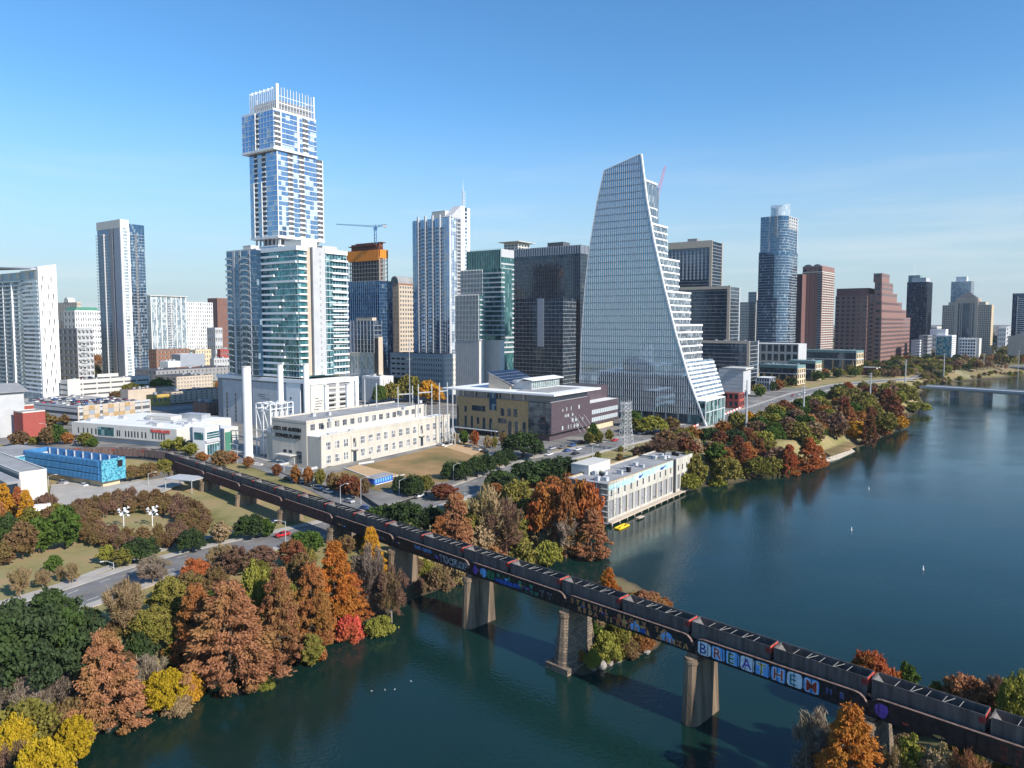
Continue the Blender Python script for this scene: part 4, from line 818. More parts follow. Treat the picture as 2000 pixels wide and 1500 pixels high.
# ---------------------------------------------------------------- dark towers
b=tower('dark_tower','near black glass office tower with a slatted crown left of the sail shaped tower',1134,770,478,1004,1165,'dark_glass',4,'dark_grey',.5,.15,mR=2.4,mL=2.4,mm='dark_grey',mw=.12,cat='office tower'); b.mull('L',0,b.D,b.z1-9,b.z1+.2,3,1.4,.6,'blue_grey','crown_slats'); b.mull('R',0,b.W,b.z1-9,b.z1+.2,3,1.4,.6,'blue_grey','crown_slats'); b.roofbox(6,20,25,45,5,'dark_grey')
c=Blk(b,1100,742,582,1000,1140,zb=10); c.W=26; c.core('dark_glass',z0=10,roof='roof_dark'); c.slabs(12,c.z1,4,.45,.2,'mid_grey'); c.mull('L',0,c.D,10,c.z1,4.5,.15,.2,'dark_grey')
m=MB(); c.fb(m,'L',c.sL(1062,c.z1-20),c.sL(1050,c.z1-20),50,c.z1,.2,.45); c.put(m,'pale_strip','blue_grey')
b=tower('dark_frame_office','dark office with a cream frame behind the right of the sail tower, tallest block',1392,880,471,1306,1414,'dark_glass',3.9,'light_grey',.35,.15,mR=None,mL=None,W=34,cat='office'); z=b.zL(520)
b.pier('L',0,3.2,20,b.z1+1,1.2,'beige','frame'); m=MB(); b.fb(m,'L',0,b.D,b.z1-7,b.z1+1.2,-.5,1.4); b.put(m,'cornice','beige'); b.pier('R',b.W-1.6,b.W,20,b.z1+1,.8,'beige','frame'); b.mull('L',3,b.D,b.zL(545),b.z1-9,5,2,.5,'blue_grey','wall_strips'); b.roofbox(6,14,22,34,5,'mid_grey')
b=tower('dark_frame_office','dark striped office with a cream vertical frame in front of its taller twin',1427,780,560,1328,1449,'dark_glass',3.9,'light_grey',.3,.25,mR=None,mL=6,mm='dark_grey',W=30,cat='office'); b.pier('L',0,3.2,12,b.z1+1,1.2,'beige','frame'); m=MB(); b.fb(m,'L',3.3,b.D,b.z1-2.2,b.z1+1,-.5,1.2); b.put(m,'cornice','beige'); b.pier('R',b.W-1.2,b.W,12,b.z1+1,.8,'white_paint','frame'); b.units(5,8)
b=tower('dark_frame_office','low dark striped office with a cream frame right of the sail tower',1465,690,668,1372,1486,'dark_glass',3.9,'light_grey',.3,.25,mR=None,mL=6,mm='dark_grey',W=26,cat='office'); b.pier('L',0,2.6,12,b.z1+1,1.2,'beige','frame'); m=MB(); b.fb(m,'L',2.7,b.D,b.z1-1.6,b.z1+1,-.5,1.2); b.put(m,'cornice','beige'); b.pier('R',b.W-1.2,b.W,12,b.z1+1,.8,'white_paint','frame'); b.units(4,2)
# ---------------------------------------------------------------- sail shaped glass tower
sc=G0(1378,832,10.0); b=Blk(None,1378,sc[1],832,1134,1415,ztop=10.0,name='sail_tower',label='sail shaped glass tower with white mullions and white terraces down its right side',cat='skyscraper'); sail=b
def onL(px,py):
    """metres along the big facade and height, for a place of the photograph"""
    s=0; z=60
    for _ in range(12): s=b.sL(px,z); z=b.zL(py,s)
    return s,z
right=[onL(*p) for p in [(1378,832),(1344,740),(1318,650),(1296,560),(1276,470),(1262,390),(1251,301)]]
left=[onL(*p) for p in [(1180,333),(1166,395),(1152,480),(1142,570),(1136,660),(1133,740),(1133,770)]]
def lerp_tab(T,z):
    T=sorted(T,key=lambda t:t[1])
    if z<=T[0][1]: return T[0][0]
    for (s0,a),(s1,c) in zip(T,T[1:]):
        if z<=c: return s0+(s1-s0)*(z-a)/(c-a)
    return T[-1][0]
def sr(z): return lerp_tab(right,z)
def slf(z): return lerp_tab(left,z)
apex=right[-1]; shoulder=left[0]; ztopL=shoulder[1]; zapex=apex[1]
def ztop_at(s): return zapex+(ztopL-zapex)*(s-apex[0])/(shoulder[0]-apex[0])
zbot=onL(1250,800)[1]; FH=4.5; zlow=16.5
outl=[(0,s,z) for s,z in right if z>zlow]+[(0,s,z) for s,z in left if z>zlow]
p0=(0,sr(zlow),zlow); p1=(0,slf(zlow),zlow); outl=[p0]+outl+[p1]
m=MB(); m.slab(outl,(1.2,0,0)); b.put(m,'glazing','sail_glass')
m=MB(); s=1.0
while s<slf(zlow):
    # height range of the mullion inside the outline
    za=zlow; zz=zlow; lo=hi=None
    while zz<zapex:
        if sr(zz)<=s<=slf(zz) and zz<ztop_at(s):
            if lo is None: lo=zz
            hi=zz
        zz+=.8
    if lo is not None and hi-lo>1.5: m.box(-.42,0,s-.075,s+.075,lo,min(hi+.8,ztop_at(s)))
    s+=1.5
b.put(m,'mullions','white_paint')
z=zlow; 
while z<zapex-3:
    a=sr(z); e=slf(z)
    if z>ztopL: e=min(e,apex[0]+(z-zapex)/(ztopL-zapex)*(shoulder[0]-apex[0]))
    if e>a+1: m=MB(); m.box(-.44,0.02,a,e,z,z+.24); b.put(m,'floor_line','mid_grey')
    z+=FH
m=MB(); E=[(-.3,s,z) for s,z in right]
for p,q in zip(E,E[1:]): m.slab([(-.5,p[1]-.9,p[2]),(-.5,p[1],p[2]),(-.5,q[1],q[2]),(-.5,q[1]-.9,q[2])],(1.6,0,0))
for T in (left,[shoulder,apex]):
    for p,q in zip(T,T[1:]): m.tube((-.2,p[0],p[1]),(-.2,q[0],q[1]),.35,k=4)
b.put(m,'edge_trim','white_paint')
# terraces stepping down the sunny side
steps=[(354,440,1283.5),(440,507,1304),(507,572,1327),(572,637,1349.5),(637,704,1372)]
for i,(ya,yb_,rp) in enumerate(steps):
    za=b.zR(ya,0); 
    zhi=zrow(b.C.y+b.v.y*lerp_tab(right,120)+8,ya); zlo_=zrow(b.C.y+b.v.y*lerp_tab(right,100)+8,yb_)
    n=5; h=(zhi-zlo_)/n
    for k in range(n):
        z=zlo_+h*k; s0=sr(z+h*.5); c=b.C+b.v*s0; kx=(rp-1000)/F; D0=c.y*CP-(z-CAMZ)*SP; wd=(kx*D0-c.x)/(b.u.x-kx*b.u.y*CP)
        m=MB(); m.box(1.25,wd,s0+.5,max(s0+14,slf(z)-4),z,z+h-.01); b.put(m,'terrace_glazing','terrace_glass')
        m=MB(); m.box(.8,wd+.5,s0+.05,s0+.49,z-.35,z+.95); m.box(.8,wd+.5,s0+.5,s0+5,z-.35,z); b.put(m,'terrace','white_paint')
        if k==n-1: m=MB(); m.box(.8,wd+.5,s0+.05,max(s0+14,slf(z)-4),z+h,z+h+.5); m.box(.8,wd+.5,s0+.05,s0+.4,z+h+.5,z+h+1.2); b.put(m,'terrace_roof','white_paint')
    b.mull
m=MB(); 
zb_=zrow(b.C.y+b.v.y*sr(45)+8,706); z0_=b.zR(782,4)
def rp_at(z): return 1393+(1415-1393)*(1-max(0,min(1,(z-z0_)/(zb_-z0_))))
n=9
for k in range(n):
    z=z0_+(zb_-z0_)*k/n; h=(zb_-z0_)/n; s0=sr(z); s1=sr(z+h)
    def wid(zq,sq):
        c=b.C+b.v*sq; kx=(rp_at(zq)-1000)/F; D0=c.y*CP-(zq-CAMZ)*SP; return (kx*D0-c.x)/(b.u.x-kx*b.u.y*CP)
    w0=wid(z,s0); w1=wid(z+h,s1)
    m=MB(); m.slab([(1.0,s0+.2,z),(w0,s0+.2,z),(w1,s1+.2,z+h),(1.0,s1+.2,z+h)],(0,14,0)); b.put(m,'sloped_glazing','terrace_glass')
    m=MB(); m.slab([(.7,s0,z),(w0+.3,s0,z),(w0+.3,s0+.5*(s1-s0),z+.45*h),(.7,s0+.5*(s1-s0),z+.45*h)],(0,.3,0)); b.put(m,'louvre_band','white_paint')
c=b.C; w0=b.sR(1415,12)
m=MB(); m.box(.3,w0,.3,12,10,z0_-.2); b.put(m,'lobby_glazing','shop_glass')
b.mull('R',0,w0,10,z0_,w0/5,.45,.1,'white_paint','lobby_columns',-.5); m=MB(); m.box(0,w0+.3,0,12,z0_-.6,z0_); m.box(0,w0,.05,.3,z0_*.5+5.2,z0_*.5+5.5); b.put(m,'lobby_beam','white_paint')
m=MB(); m.box(1.3,30,sr(20)+3,slf(20)-2,10,zlow); b.put(m,'base','dark_glass')
for i in range(9): m=MB(); s=10+i*(slf(20)-14)/9; m.tube((.8,s,10),(.8,s,zlow),.5,k=8); b.put(m,'column','light_grey')
m=MB(); zt=zrow(b.C.y+b.v.y*right[-2][0],352)
m.box(1.3,20,right[-2][0],shoulder[0]-6,100,zt-2); b.put(m,'tower_core','terrace_glass')
t,h,tr_=crane('luffing_crane','pink lattice crane leaning up behind the sail shaped tower',1282,505,400,388,None,None,'pink_steel')
A=Vector((xpx(1283,505,190)-t.location.x,0,zrow(505,392)-t.location.z)); Bp=Vector((xpx(1300,515,200)-t.location.x,10,zrow(515,325)-t.location.z)); tr_(A,Bp,'jib',1.9)
m=MB()
for i in range(22):
    s=i*4.2; m.box(-16+0,-15,0,0,0,0) if False else None
# street side barriers below the tower
P0=GR(1352,836); P1=GR(1448,797); t=thing('construction_barrier','row of red and white construction barriers along the road below the sail tower','barrier',(P0.x,P0.y,P0.z),math.atan2(P1.y-P0.y,P1.x-P0.x)); Lb=(P1-P0).length; k=30
for i in range(k): m=MB(); m.box(i*Lb/k,(i+.94)*Lb/k,-.3,.3,0,.9); m.box(i*Lb/k,(i+.94)*Lb/k,-.15,.15,.9,1.2); m.build('barrier_block','barrier_red' if i%2 else 'white_paint',t)
# ---------------------------------------------------------------- towers to the right
T2=R(50)
def cyl(b,name,cx,cy,rx,ry,z0,z1,mat,n=20,a0=0,a1=360,top=None):
    p=[(cx+rx*math.cos(R(a0+(a1-a0)*i/n)),cy+ry*math.sin(R(a0+(a1-a0)*i/n))) for i in range(n if a1-a0==360 else n+1)]
    m=MB(); m.prism(p,z0,z1 if top is None else [top(x,y) for x,y in p]); return b.put(m,name,mat)
b=Blk(None,1535,950,420,1486,1557,th=T2,name='rounded_tower',label='tall rounded blue glass tower with a curved dished crown',cat='skyscraper',zb=12); W,D=b.W,b.D
zlo=zrow(950,490); r_=min(W,D)*.32
def rounded(w0,w1,d0,d1,r): return [(w0+r-r*math.cos(R(a)),d0+r-r*math.sin(R(a))) for a in (0,18,36,54,72,90)]+[(w1,d0),(w1,d1),(w0,d1)]
m=MB(); m.prism(rounded(-1.5,W+1,-1.5,D+1,r_+4),12,zlo); b.put(m,'glazing',['blue_glass']); m=MB(); m.prism(rounded(0,W,0,D,r_),zlo,b.z1); b.put(m,'upper_glazing',['blue_glass'])
fh=3.6; n=int((zlo-14)/fh); m=MB(); m.prism(rounded(-1.8,W+1.2,-1.8,D+1.2,r_+4),14,14.45); o=b.put(m,'floor_slab','light_grey')
for i in range(1,n): b.cp(o,dz=i*fh)
m=MB(); m.prism(rounded(-.25,W+.2,-.25,D+.2,r_),zlo,zlo+.45); o=b.put(m,'floor_slab','light_grey')
for i in range(1,int((b.z1-zlo)/fh)): b.cp(o,dz=i*fh)
b.grid('R',r_,W,b.z1-16,b.z1,4,4,.6,.6,'light_grey','window_glass',.5); b.grid('L',r_,D*.45,b.z1-26,b.z1,5,7,.6,.6,'light_grey','window_glass',.5)
b.balc('R',W*.55,W,16,zlo,fh,1.5,'light_grey'); b.pier('R',W-.6,W+.3,14,b.z1,1.2,'white_paint','fin'); b.pier('L',D*.62,D*.66,14,b.z1,.5,'light_grey','fin')
zc=zrow(965,397); cyl(b,'crown',W*.5,D*.45,W*.38,D*.36,b.z1,0,'crown_glass',24,top=lambda x,y:zc-7+7*abs((y-D*.45)/(D*.36))**1.6)
b=Blk(None,1567,1000,535,1553,1570,W=28,th=T2,name='brown_tower',label='narrow dark brown tower squeezed between the rounded tower and the pink one',cat='tower',zb=12); b.core('dark_granite',name='wall'); b.mull('L',0,b.D,14,b.z1,2,.6,.2,'black')
b=Blk(None,1606,1000,519,1568,1630,th=T2,name='pink_tower',label='pink granite apartment tower with white balconies and small barrel roofs',cat='apartment tower',zb=12); b.core('pink_granite',name='wall')
n=int((b.z1-16)/3.3); b.balc('R',0,b.W,16,b.z1-8,3.3,1.0,'off_white'); b.mull('R',0,b.W,14,b.z1-6,b.W/5,.7,.5,'pink_granite','wall_strips')
for s in (.02,.80): b.balc('L',b.D*s,b.D*(s+.17),16,b.z1-8,3.3,.7,'mid_grey')
m=MB(); b.fb(m,'L',b.D*.02,b.D*.19,14,b.z1-4,0,.1); b.fb(m,'L',b.D*.80,b.D*.97,14,b.z1-4,0,.1); b.put(m,'bay_glazing','dark_glass')
for i in range(n):
    for s in (.33,.6): b.win('L',b.D*s,b.D*s+2,17+3.3*i,18.3+3.3*i,'window_glass')
b.parapet('off_white',1,z=b.z1-8.5,pr=.6,name='cornice')
m=MB()
for y0,y1 in ((.05,.45),(.5,.95)):
    a,c=b.D*y0,b.D*y1; m.slab([(-.3,(a+c)/2-(c-a)/2*math.cos(R(q)),b.z1-1+3.5*math.sin(R(q))) for q in range(0,181,20)],(b.W*.8,0,0))
b.put(m,'barrel_roof','mid_grey')
# stepped pink granite office
b=Blk(None,1722,1060,620,1632,1778,th=T2,name='stepped_office',label='reddish granite office stepping up like stairs to a square top',cat='office',zb=12); W,D=b.W,b.D
def gran(bb,x0,x1,y0,y1,z0,z1,lit=True):
    m=MB(); m.box(x0,x1,y0,y1,z0,z1); m.box(x0-.2,x1+.2,y0-.2,y1+.2,z1,z1+.5); bb.put(m,'wall','pink_granite')
    nr=max(1,int((z1-z0)/6.2))
    for f,s0,s1 in (('R',x0,x1),('L',y0,y1)):
        if s1-s0<2: continue
        nc=max(1,int((s1-s0)/6.4)); off=-y0 if f=='R' else -x0
        for r in range(nr):
            zq=z1-(r+1)*6.2+1.8
            for k in range(nc): bb.win(f,s0+(s1-s0)*(k+.25)/nc,s0+(s1-s0)*(k+.78)/nc,zq,zq+3.2,'dark_glass',off+.03)
zz=lambda p:zrow(1070,p)
ks=[(1.0,620),(.86,604),(.72,589),(.58,572),(.44,555),(.30,553)]
prev=0
for i,(fr,p) in enumerate(ks): pass
zprev=12
gran(b,0,W,0,D*.16,12,zz(620)); gran(b,0,W*.84,0.3,D*.16,zz(620)+.5,zz(604)); gran(b,0,W*.68,.6,D*.16,zz(604)+.5,zz(589)); gran(b,0,W*.5,.9,D*.16,zz(589)+.5,zz(572)); gran(b,0,W*.36,1.2,D*.17,zz(572)+.5,zz(552)); gran(b,0,W*.24,1.5,D*.2,zz(552)+.5,zz(535))
gran(b,2,W*.5,D*.16+.1,D*.3,12,zz(575)); gran(b,-3,W*.6,D*.3+.1,D,12,zz(578))
m=MB(); m.prism([(1,D*.3),(W*.4,D*.3),(W*.4,D),(1,D)],zz(578)+.5,zz(562)); b.put(m,'roof_storey','dark_granite')
# dark tower with mast
b=tower('mast_tower','dark blue checkered hotel tower with a mast on its roof',1812,1250,550,1772,1832,'navy_glass',3.6,'dark_grey',.4,.1,mR=3,mL=3,mm='dark_grey',th=T2,W=42,zb=14); b.roofbox(3,34,3,b.D*.8,7,'light_grey'); m=MB(); m.tube((20,25,b.z1+7),(20,25,b.z1+44),.5,.15,k=5); b.put(m,'mast','white_paint'); b.roofbox(10,28,14,32,12,'teal_metal',name='roof_plant')
# beige tower with pyramid
b=Blk(None,1937,1200,595,1841,1948,W=26,th=T2,name='pyramid_tower',label='beige tower with a dark centre bay and a low pyramid roof',cat='office tower',zb=14); D=b.D; z=b.z1
b.core('beige',name='wall'); z2=zrow(840,586); z3=zrow(850,583)
b.grid('L',0,D*.27,16,z,7,24,.5,.6,'beige','dark_glass',.4); b.grid('L',D*.74,D,16,z,7,24,.5,.6,'beige','dark_glass',.4); b.grid('R',0,b.W,16,z,5,24,.4,.55,'limestone','window_glass',.4)
m=MB(); m.box(.5,b.W+6,D*.12,D*.88,z,z+5); m.box(1,b.W+9,D*.27,D*.74,z+5,z+11); m.box(-.8,b.W,D*.27,D*.74,12,z+10.9); b.put(m,'centre_bay','beige'); b.grid('L',D*.30,D*.71,z+4,z+10,9,1,.5,.6,'beige','dark_glass',1.2)
m=MB(); b.fb(m,'L',D*.43,D*.58,16,z+3,.8,.95); b.fb(m,'L',D*.34,D*.37,16,z+3,.8,.95); b.fb(m,'L',D*.64,D*.67,16,z+3,.8,.95); b.fb(m,'L',D*.395,D*.415,16,z+3,.8,.95); b.fb(m,'L',D*.60,D*.62,16,z+3,.8,.95); b.put(m,'centre_glazing','dark_glass')
m=MB(); a=(0,D*.29);
q=[(0,D*.30,z+11),(b.W+9,D*.30,z+11),(b.W+9,D*.71,z+11),(0,D*.71,z+11)]; ap=(b.W*.5,D*.5,z+24)
for i in range(4): m.poly([q[i],q[(i+1)%4],ap])
m.poly(q[::-1]); b.put(m,'pyramid_roof','dark_grey')
b=tower('pale_tower','grey glass tower rising behind the left of the pyramid roofed tower',1897,1400,549,1858,1906,'pale_glass',4,'light_grey',.6,.2,mR=4,mL=4,mm='light_grey',th=T2,W=36,zb=14); b.roofbox(4,18,8,26,9,'white_paint')
b=tower('edge_tower','dark tower with white stripes cut by the right edge of the photo',2030,1250,572,1978,2060,'navy_glass',3.6,None,zb=14,th=T2,W=30); b.bands('L',b.D*.05,b.D*.78,40,b.z1-6,3.6,1.1,.5,'off_white'); b.pier('L',b.D*.78,b.D*.81,38,b.z1-4,.8,'off_white','fin')
b=Blk(None,2040,1150,657,1969,2100,W=45,th=T2,name='concrete_hall',label='plain beige concrete building below the striped tower on the right edge',cat='building',zb=14); b.core('beige',name='wall',roof='roof_dark'); b.mull('L',0,b.D,14,b.z1,9,.2,.05,'mid_grey','joints'); m=MB(); m.prism([(6,8),(24,8),(24,b.D-6),(6,b.D-6)],b.z1,b.z1+7,tpts=[(14,26),(16,26),(16,b.D-20),(14,b.D-20)]); b.put(m,'hipped_roof','dark_grey')
# white hotel and mural block
b=Blk(None,1913,1150,661,1871,1925,W=24,th=T2,name='white_hotel',label='white framed hotel with big dark square windows beside the mural',cat='hotel',zb=14); b.core('off_white',name='wall',roof='roof_white'); b.grid('L',b.D*.16,b.D*.92,18,b.z1-1.5,6,6,.72,.62,'white_paint','dark_glass',.8); b.units(3,1)
b=Blk(None,1860,1130,655,1828,1873,W=36,th=T2,name='mural_building',label='white building with a big teal mural on its side wall',cat='building',zb=14); b.core('white_paint',name='wall',roof='roof_white'); b.pier('L',1,b.D-1,16,b.z1-2,.15,'mural_paint','mural'); b.bands('R',1,b.W-1,17,b.z1-1,3.2,1.2,.25,'mid_grey'); b.roofbox(6,26,10,32,9,'white_paint')
for px,nm,lb in ((1797,'white_striped_block','low white block with a dark vertical strip right of the stepped office'),(1812,'grey_block','grey glass block with a green roof box below the mast tower')):
    b=Blk(None,px,1110,664 if px<1800 else 655,px-17,px+9,W=32,th=T2,name=nm,label=lb,cat='building',zb=14); b.core('light_grey' if px<1800 else 'mid_grey',name='wall'); b.grid('L',0,b.D*.45,18,b.z1,3,7,.7,.5,'white_paint' if px<1800 else 'mid_grey','window_glass',.3); b.grid('R',0,b.W,18,b.z1,4,7,.7,.5,'white_paint' if px<1800 else 'mid_grey','window_glass',.3)
b=Blk(None,1463,1000,590,1444,1482,W=26,th=T2,name='stepped_white_block',label='white gridded building seen between the dark striped offices and the rounded tower',cat='building',zb=12); b.core('off_white',name='wall'); b.grid('L',0,b.D,14,b.z1,7,24,.5,.45,'off_white','window_glass',.3); b.grid('R',0,b.W,14,b.z1,5,24,.5,.45,'off_white','window_glass',.3)
c=Blk(b,1478,1040,570,1462,1492,zb=12); c.W=22; c.core('light_grey',name='wall'); c.grid('L',0,c.D,20,c.z1,6,24,.5,.5,'light_grey','dark_glass',.3)
# tan stone low civic buildings
def civic(label,cpx,Y,yt,l,r,W=None,nL=6,nR=5,zb=11):
    b=Blk(None,cpx,Y,yt,l,r,W=W,th=T2,name='civic_building',label=label,cat='building',zb=zb); b.core('dark_glass',roof='roof_brown'); m=MB(); m.box(-.6,b.W+.6,-.6,b.D+.6,b.z1-2.6,b.z1+.6); b.put(m,'cornice','teal_metal'); h=(b.z1-zb)
    m=MB(); b.fb(m,'L',0,b.D,zb+h*.55,zb+h*.6,0,1.2); b.fb(m,'R',0,b.W,zb+h*.55,zb+h*.6,0,1.2); b.put(m,'ledge','light_grey')
    for i in range(nL): s=b.D*(i+.2)/nL; b.pier('L',s,s+1.8,zb,zb+h*.55,.9,'tan_stone')
    b.grid('R',0,b.W,zb,b.z1-2.7,nR,3,.55,.7,'limestone','dark_glass',.8); b.units(5,int(cpx)); return b
civic('low dark glass building with tan stone piers, nearest of three by the avenue',1557,740,715,1484,1560,W=24,nL=5,nR=4)
civic('tan pillared glass building just behind the nearest civic one',1592,800,706,1540,1590,W=22,nL=3,nR=4)
civic('long tan pillared glass building with white roof boxes, farthest of three',1672,950,686,1506,1700,W=34,nL=9,nR=4)
b=Blk(None,1560,900,672,1462,1600,W=30,th=T2,name='colonnade_building',label='low grey colonnaded block at the foot of the rounded tower',cat='building',zb=12); b.core('light_grey',name='wall',roof='roof_white'); b.grid('L',0,b.D,14,b.z1,8,3,.7,.75,'light_grey','dark_glass',.6)
b=Blk(None,1712,880,700,1680,1735,W=20,th=T2,name='white_shop_row',label='low white and brick building at the avenue beyond the tan pillared ones',cat='building',zb=11,ztop=20); b.core('off_white',name='wall',roof='roof_grey'); b.grid('L',0,b.D,11.2,b.z1,10,2,.6,.5,'brick_red','dark_glass',.3)
b=Blk(None,1452,640,722,1404,1460,W=22,name='concrete_block',label='pale grey panelled block with a planted roof right of the sail tower',cat='building',zb=10); b.core('light_grey',name='wall',roof='roof_brown'); b.bands('L',0,b.D,13,b.z1,3.2,.12,.08,'mid_grey',name='joint'); m=MB(); m.prism([(-3,-3),(b.W+2,-2),(b.W,b.D*.8),(2,b.D*.9)],b.z1+.1,b.z1+1.3); b.put(m,'canopy','off_white')
b=Blk(None,1443,545,768,1412,1465,W=12,name='brick_pavilion',label='small red brick pavilion with open bays below the pale panelled block',cat='pavilion',zb=10); b.core('dark_grey',name='wall',roof='roof_brown',ins=.6); b.grid('L',0,b.D,10.5,b.z1,3,2,.7,.65,'brick_red','dark_glass',.5); b.grid('R',0,b.W,10.5,b.z1,3,2,.7,.65,'brick_red','dark_glass',.5)
b=Blk(None,1503,680,738,1478,1508,W=18,name='grey_frame_building',label='small grey framed glass building between the panelled block and the civic ones',cat='building',zb=10); b.core('dark_glass',roof='roof_white'); b.grid('L',0,b.D,10.5,b.z1,5,3,.75,.7,'blue_grey','dark_glass',.4); b.grid('R',0,b.W,10.5,b.z1,3,3,.75,.7,'blue_grey','dark_glass',.4)
# ---------------------------------------------------------------- left side towers
b=Blk(None,74,600,519,-70,109,name='white_condo_tower',label='white condominium tower with slit windows, curved balconies and a tilted roof canopy',cat='apartment tower',zb=10); z=b.z1; fh=3.55; W,D=b.W,b.D
b.core('pale_glass',z1=z-11,roof='roof_white'); zt=z-12; zm=b.zL(640)
m=MB(); m.box(-.3,W,-.3,2.2,10,z-1); m.box(.1,W,2.21,D*.22,10,z-3); m.prism([(-.3,-.3),(W,-.3),(W,8),(-.3,8)],z-1,[z-1+.2,z+2,z+1.5,z-.8]); b.put(m,'wall','white_paint')
r=random.Random(4)
for i in range(15):
    for s in ((.20,.66),(.12,.52),(.46,.76))[i%3]:
        ss=W*s; zz_=z-8-i*7.1; 
        if zz_-5>12: b.win('R',ss,ss+W*.055,zz_-6.3,zz_-.3,'window_glass',.31)
n=int((zt-14)/fh)
for i in range(n+1):
    zq=zt-i*fh; a=b.sL(68,zm); e=b.sL(48,zm); b.pier('L',0+2.3,e,zq-1.5,zq,.6,'white_paint','spandrel')
    m=MB(); p=[( -1.2-2.2*math.sin(R(180*k/10)),e+(D-e)*k/10) for k in range(11)]; m.prism([(x,y) for x,y in p[::-1]]+[(0,e),(0,D)][::1],zq-.25,zq) if False else None
    pts=[(0,D)]+p[::-1]+[(0,e)]; m.prism(pts,zq-.3,zq)
    for (x0,y0),(x1,y1) in zip(p,p[1:]): m.slab([(x0,y0,zq),(x1,y1,zq),(x1,y1,zq+1.0),(x0,y0,zq+1.0)],(.08,0,0),1)
    b.put(m,'balcony',['light_grey','pale_glass'])
for p0_ in (33,16,0,-20): s=b.sL(p0_,zm); b.pier('L',s,s+.4,12,zt,3.0,'white_paint','divider')
for i in range(n):
    zq=zt-i*fh
    for s in (66,61,56,51): 
        if r.random()<.75: b.win('L',b.sL(s,zm),b.sL(s-3.6,zm),zq-3.2,zq-1.7,'window_glass',.1)
m=MB(); m.box(1,W-1,3,D,z-11,z-4); b.put(m,'penthouse',['off_white']); b.grid('L',3,D*.7,z-11,z-4,6,1,.6,.85,'off_white','blue_glass',.3)
m=MB(); e=b.sL(40,z); m.slab([(-4,3,z-3.2),(-6,D*.5,z+1.6),(-6,D+2,z+2.4),(W,D+2,z+3),(W,D*.5,z+2.6),(W,3,z-1.5)],(0,0,.9)); b.put(m,'roof_canopy','light_grey')
b=Blk(None,234.5,800,428,189,281,name='slab_tower',label='slender blue and grey tower with a white portal frame, left side',cat='skyscraper',zb=10); z=b.z1; zm=b.zR(600); fh=3.4; W=b.W; D=b.D; sw=b.sR(257,zm); zg=b.zR(432,sw)
b.core('blue_glass',z1=z-4,roof='roof_white'); m=MB(); m.box(-.6,sw,-.6,D+.3,z-9,z); b.put(m,'roof_frame',['off_white']); 
b.pier('R',-.6,b.sR(244,zm),10,z-9,1.2,'white_paint','frame'); b.pier('R',b.sR(252.5,zm),sw,10,z-9,1.2,'white_paint','frame'); b.bands('R',b.sR(244,zm),b.sR(252.5,zm),14,z-9,fh,.9,.8,'white_paint')
m=MB(); b.fb(m,'R',b.sR(244,zm),b.sR(252.5,zm),14,z-9,.1,.3); b.put(m,'bay_glazing','pale_glass')
b.pier('L',-.2,b.sL(229,zm),10,z-9,.9,'blue_grey','wall_strip'); b.pier('L',b.sL(226,zm),b.sL(219,zm),10,z-9,.9,'mid_grey','wall_strip'); b.pier('L',b.sL(210,zm),b.sL(209,zm),10,z-14,1.6,'light_grey','fin'); b.bands('L',b.sL(218,zm),b.sL(211,zm),14,z-13,fh,.5,.6,'light_grey'); b.balc('L',b.sL(208,zm),b.sL(203,zm),14,z-14,fh,1.2,'mid_grey'); b.bands('L',b.sL(203,zm),D,14,z-10,fh,.3,.25,'light_grey'); b.balc('L',D-2,D+.5,14,z-12,fh,1.8,'mid_grey')
b.slabs(12,z-12,fh,.3,.12,'light_grey'); b.recess('R',b.sR(268,zm),b.sR(272,zm),14,z-14,fh,slab='mid_grey'); b.mull('R',sw,W,12,z-8,3.2,.1,.1,'light_grey')
# far left blocks
def block(name,label,cpx,Y,yt,l,r,wall,zb=11,W=None,gL=None,gR=None,gl='window_glass',roof='roof_grey',wf=.5,hf=.5,cat='building',un=0,ztop=None,lit=None):
    b=Blk(None,cpx,Y,yt,l,r,W=W,zb=zb,name=name,label=label,cat=cat,ztop=ztop); b.core(wall,name='wall',roof=roof)
    if gL: b.grid('L',0,b.D,zb+1,b.z1-.4,gL[0],gL[1],wf,hf,wall,gl,.25)
    if gR: b.grid('R',0,b.W,zb+1,b.z1-.4,gR[0],gR[1],wf,hf,lit or wall,gl,.25)  # sun-facing wall takes a paler colour where given, sunlight painted in
    if un: b.units(un,int(cpx))
    return b
b=block('arched_office','distant grey office with a round arch on top, behind the white condominium',150,1300,590,110,158,'beige',gL=(8,12),gR=(5,12)); rr=7; m=MB(); m.slab([(-.5,b.D*.5-9*math.cos(R(a)),b.z1+9*math.sin(R(a))) for a in range(0,181,20)],(12,0,0)); b.put(m,'arch','off_white')
b=block('green_roof_office','white office with small square windows and a green roof',146,1100,606,124,197,'off_white',gL=(3,8),gR=(11,9),lit='white_paint',roof='green_roof',wf=.55,hf=.5); m=MB(); m.prism([(1,1),(b.W-1,1),(b.W-1,b.D-1),(1,b.D-1)],b.z1,b.z1+5,tpts=[(5,4),(b.W-5,4),(b.W-5,b.D-4),(5,b.D-4)]); b.put(m,'sloped_roof','green_roof')
b=block('loft_building','grey concrete loft building with balconies right of the white condominium',150,760,641,113,181,'mid_grey',gL=(4,8),gR=(4,9),wf=.7,hf=.6,lit='light_grey'); b.balc('R',b.W*.2,b.W*.55,14,b.z1-12,3.6,1.4,'off_white',rail=False)
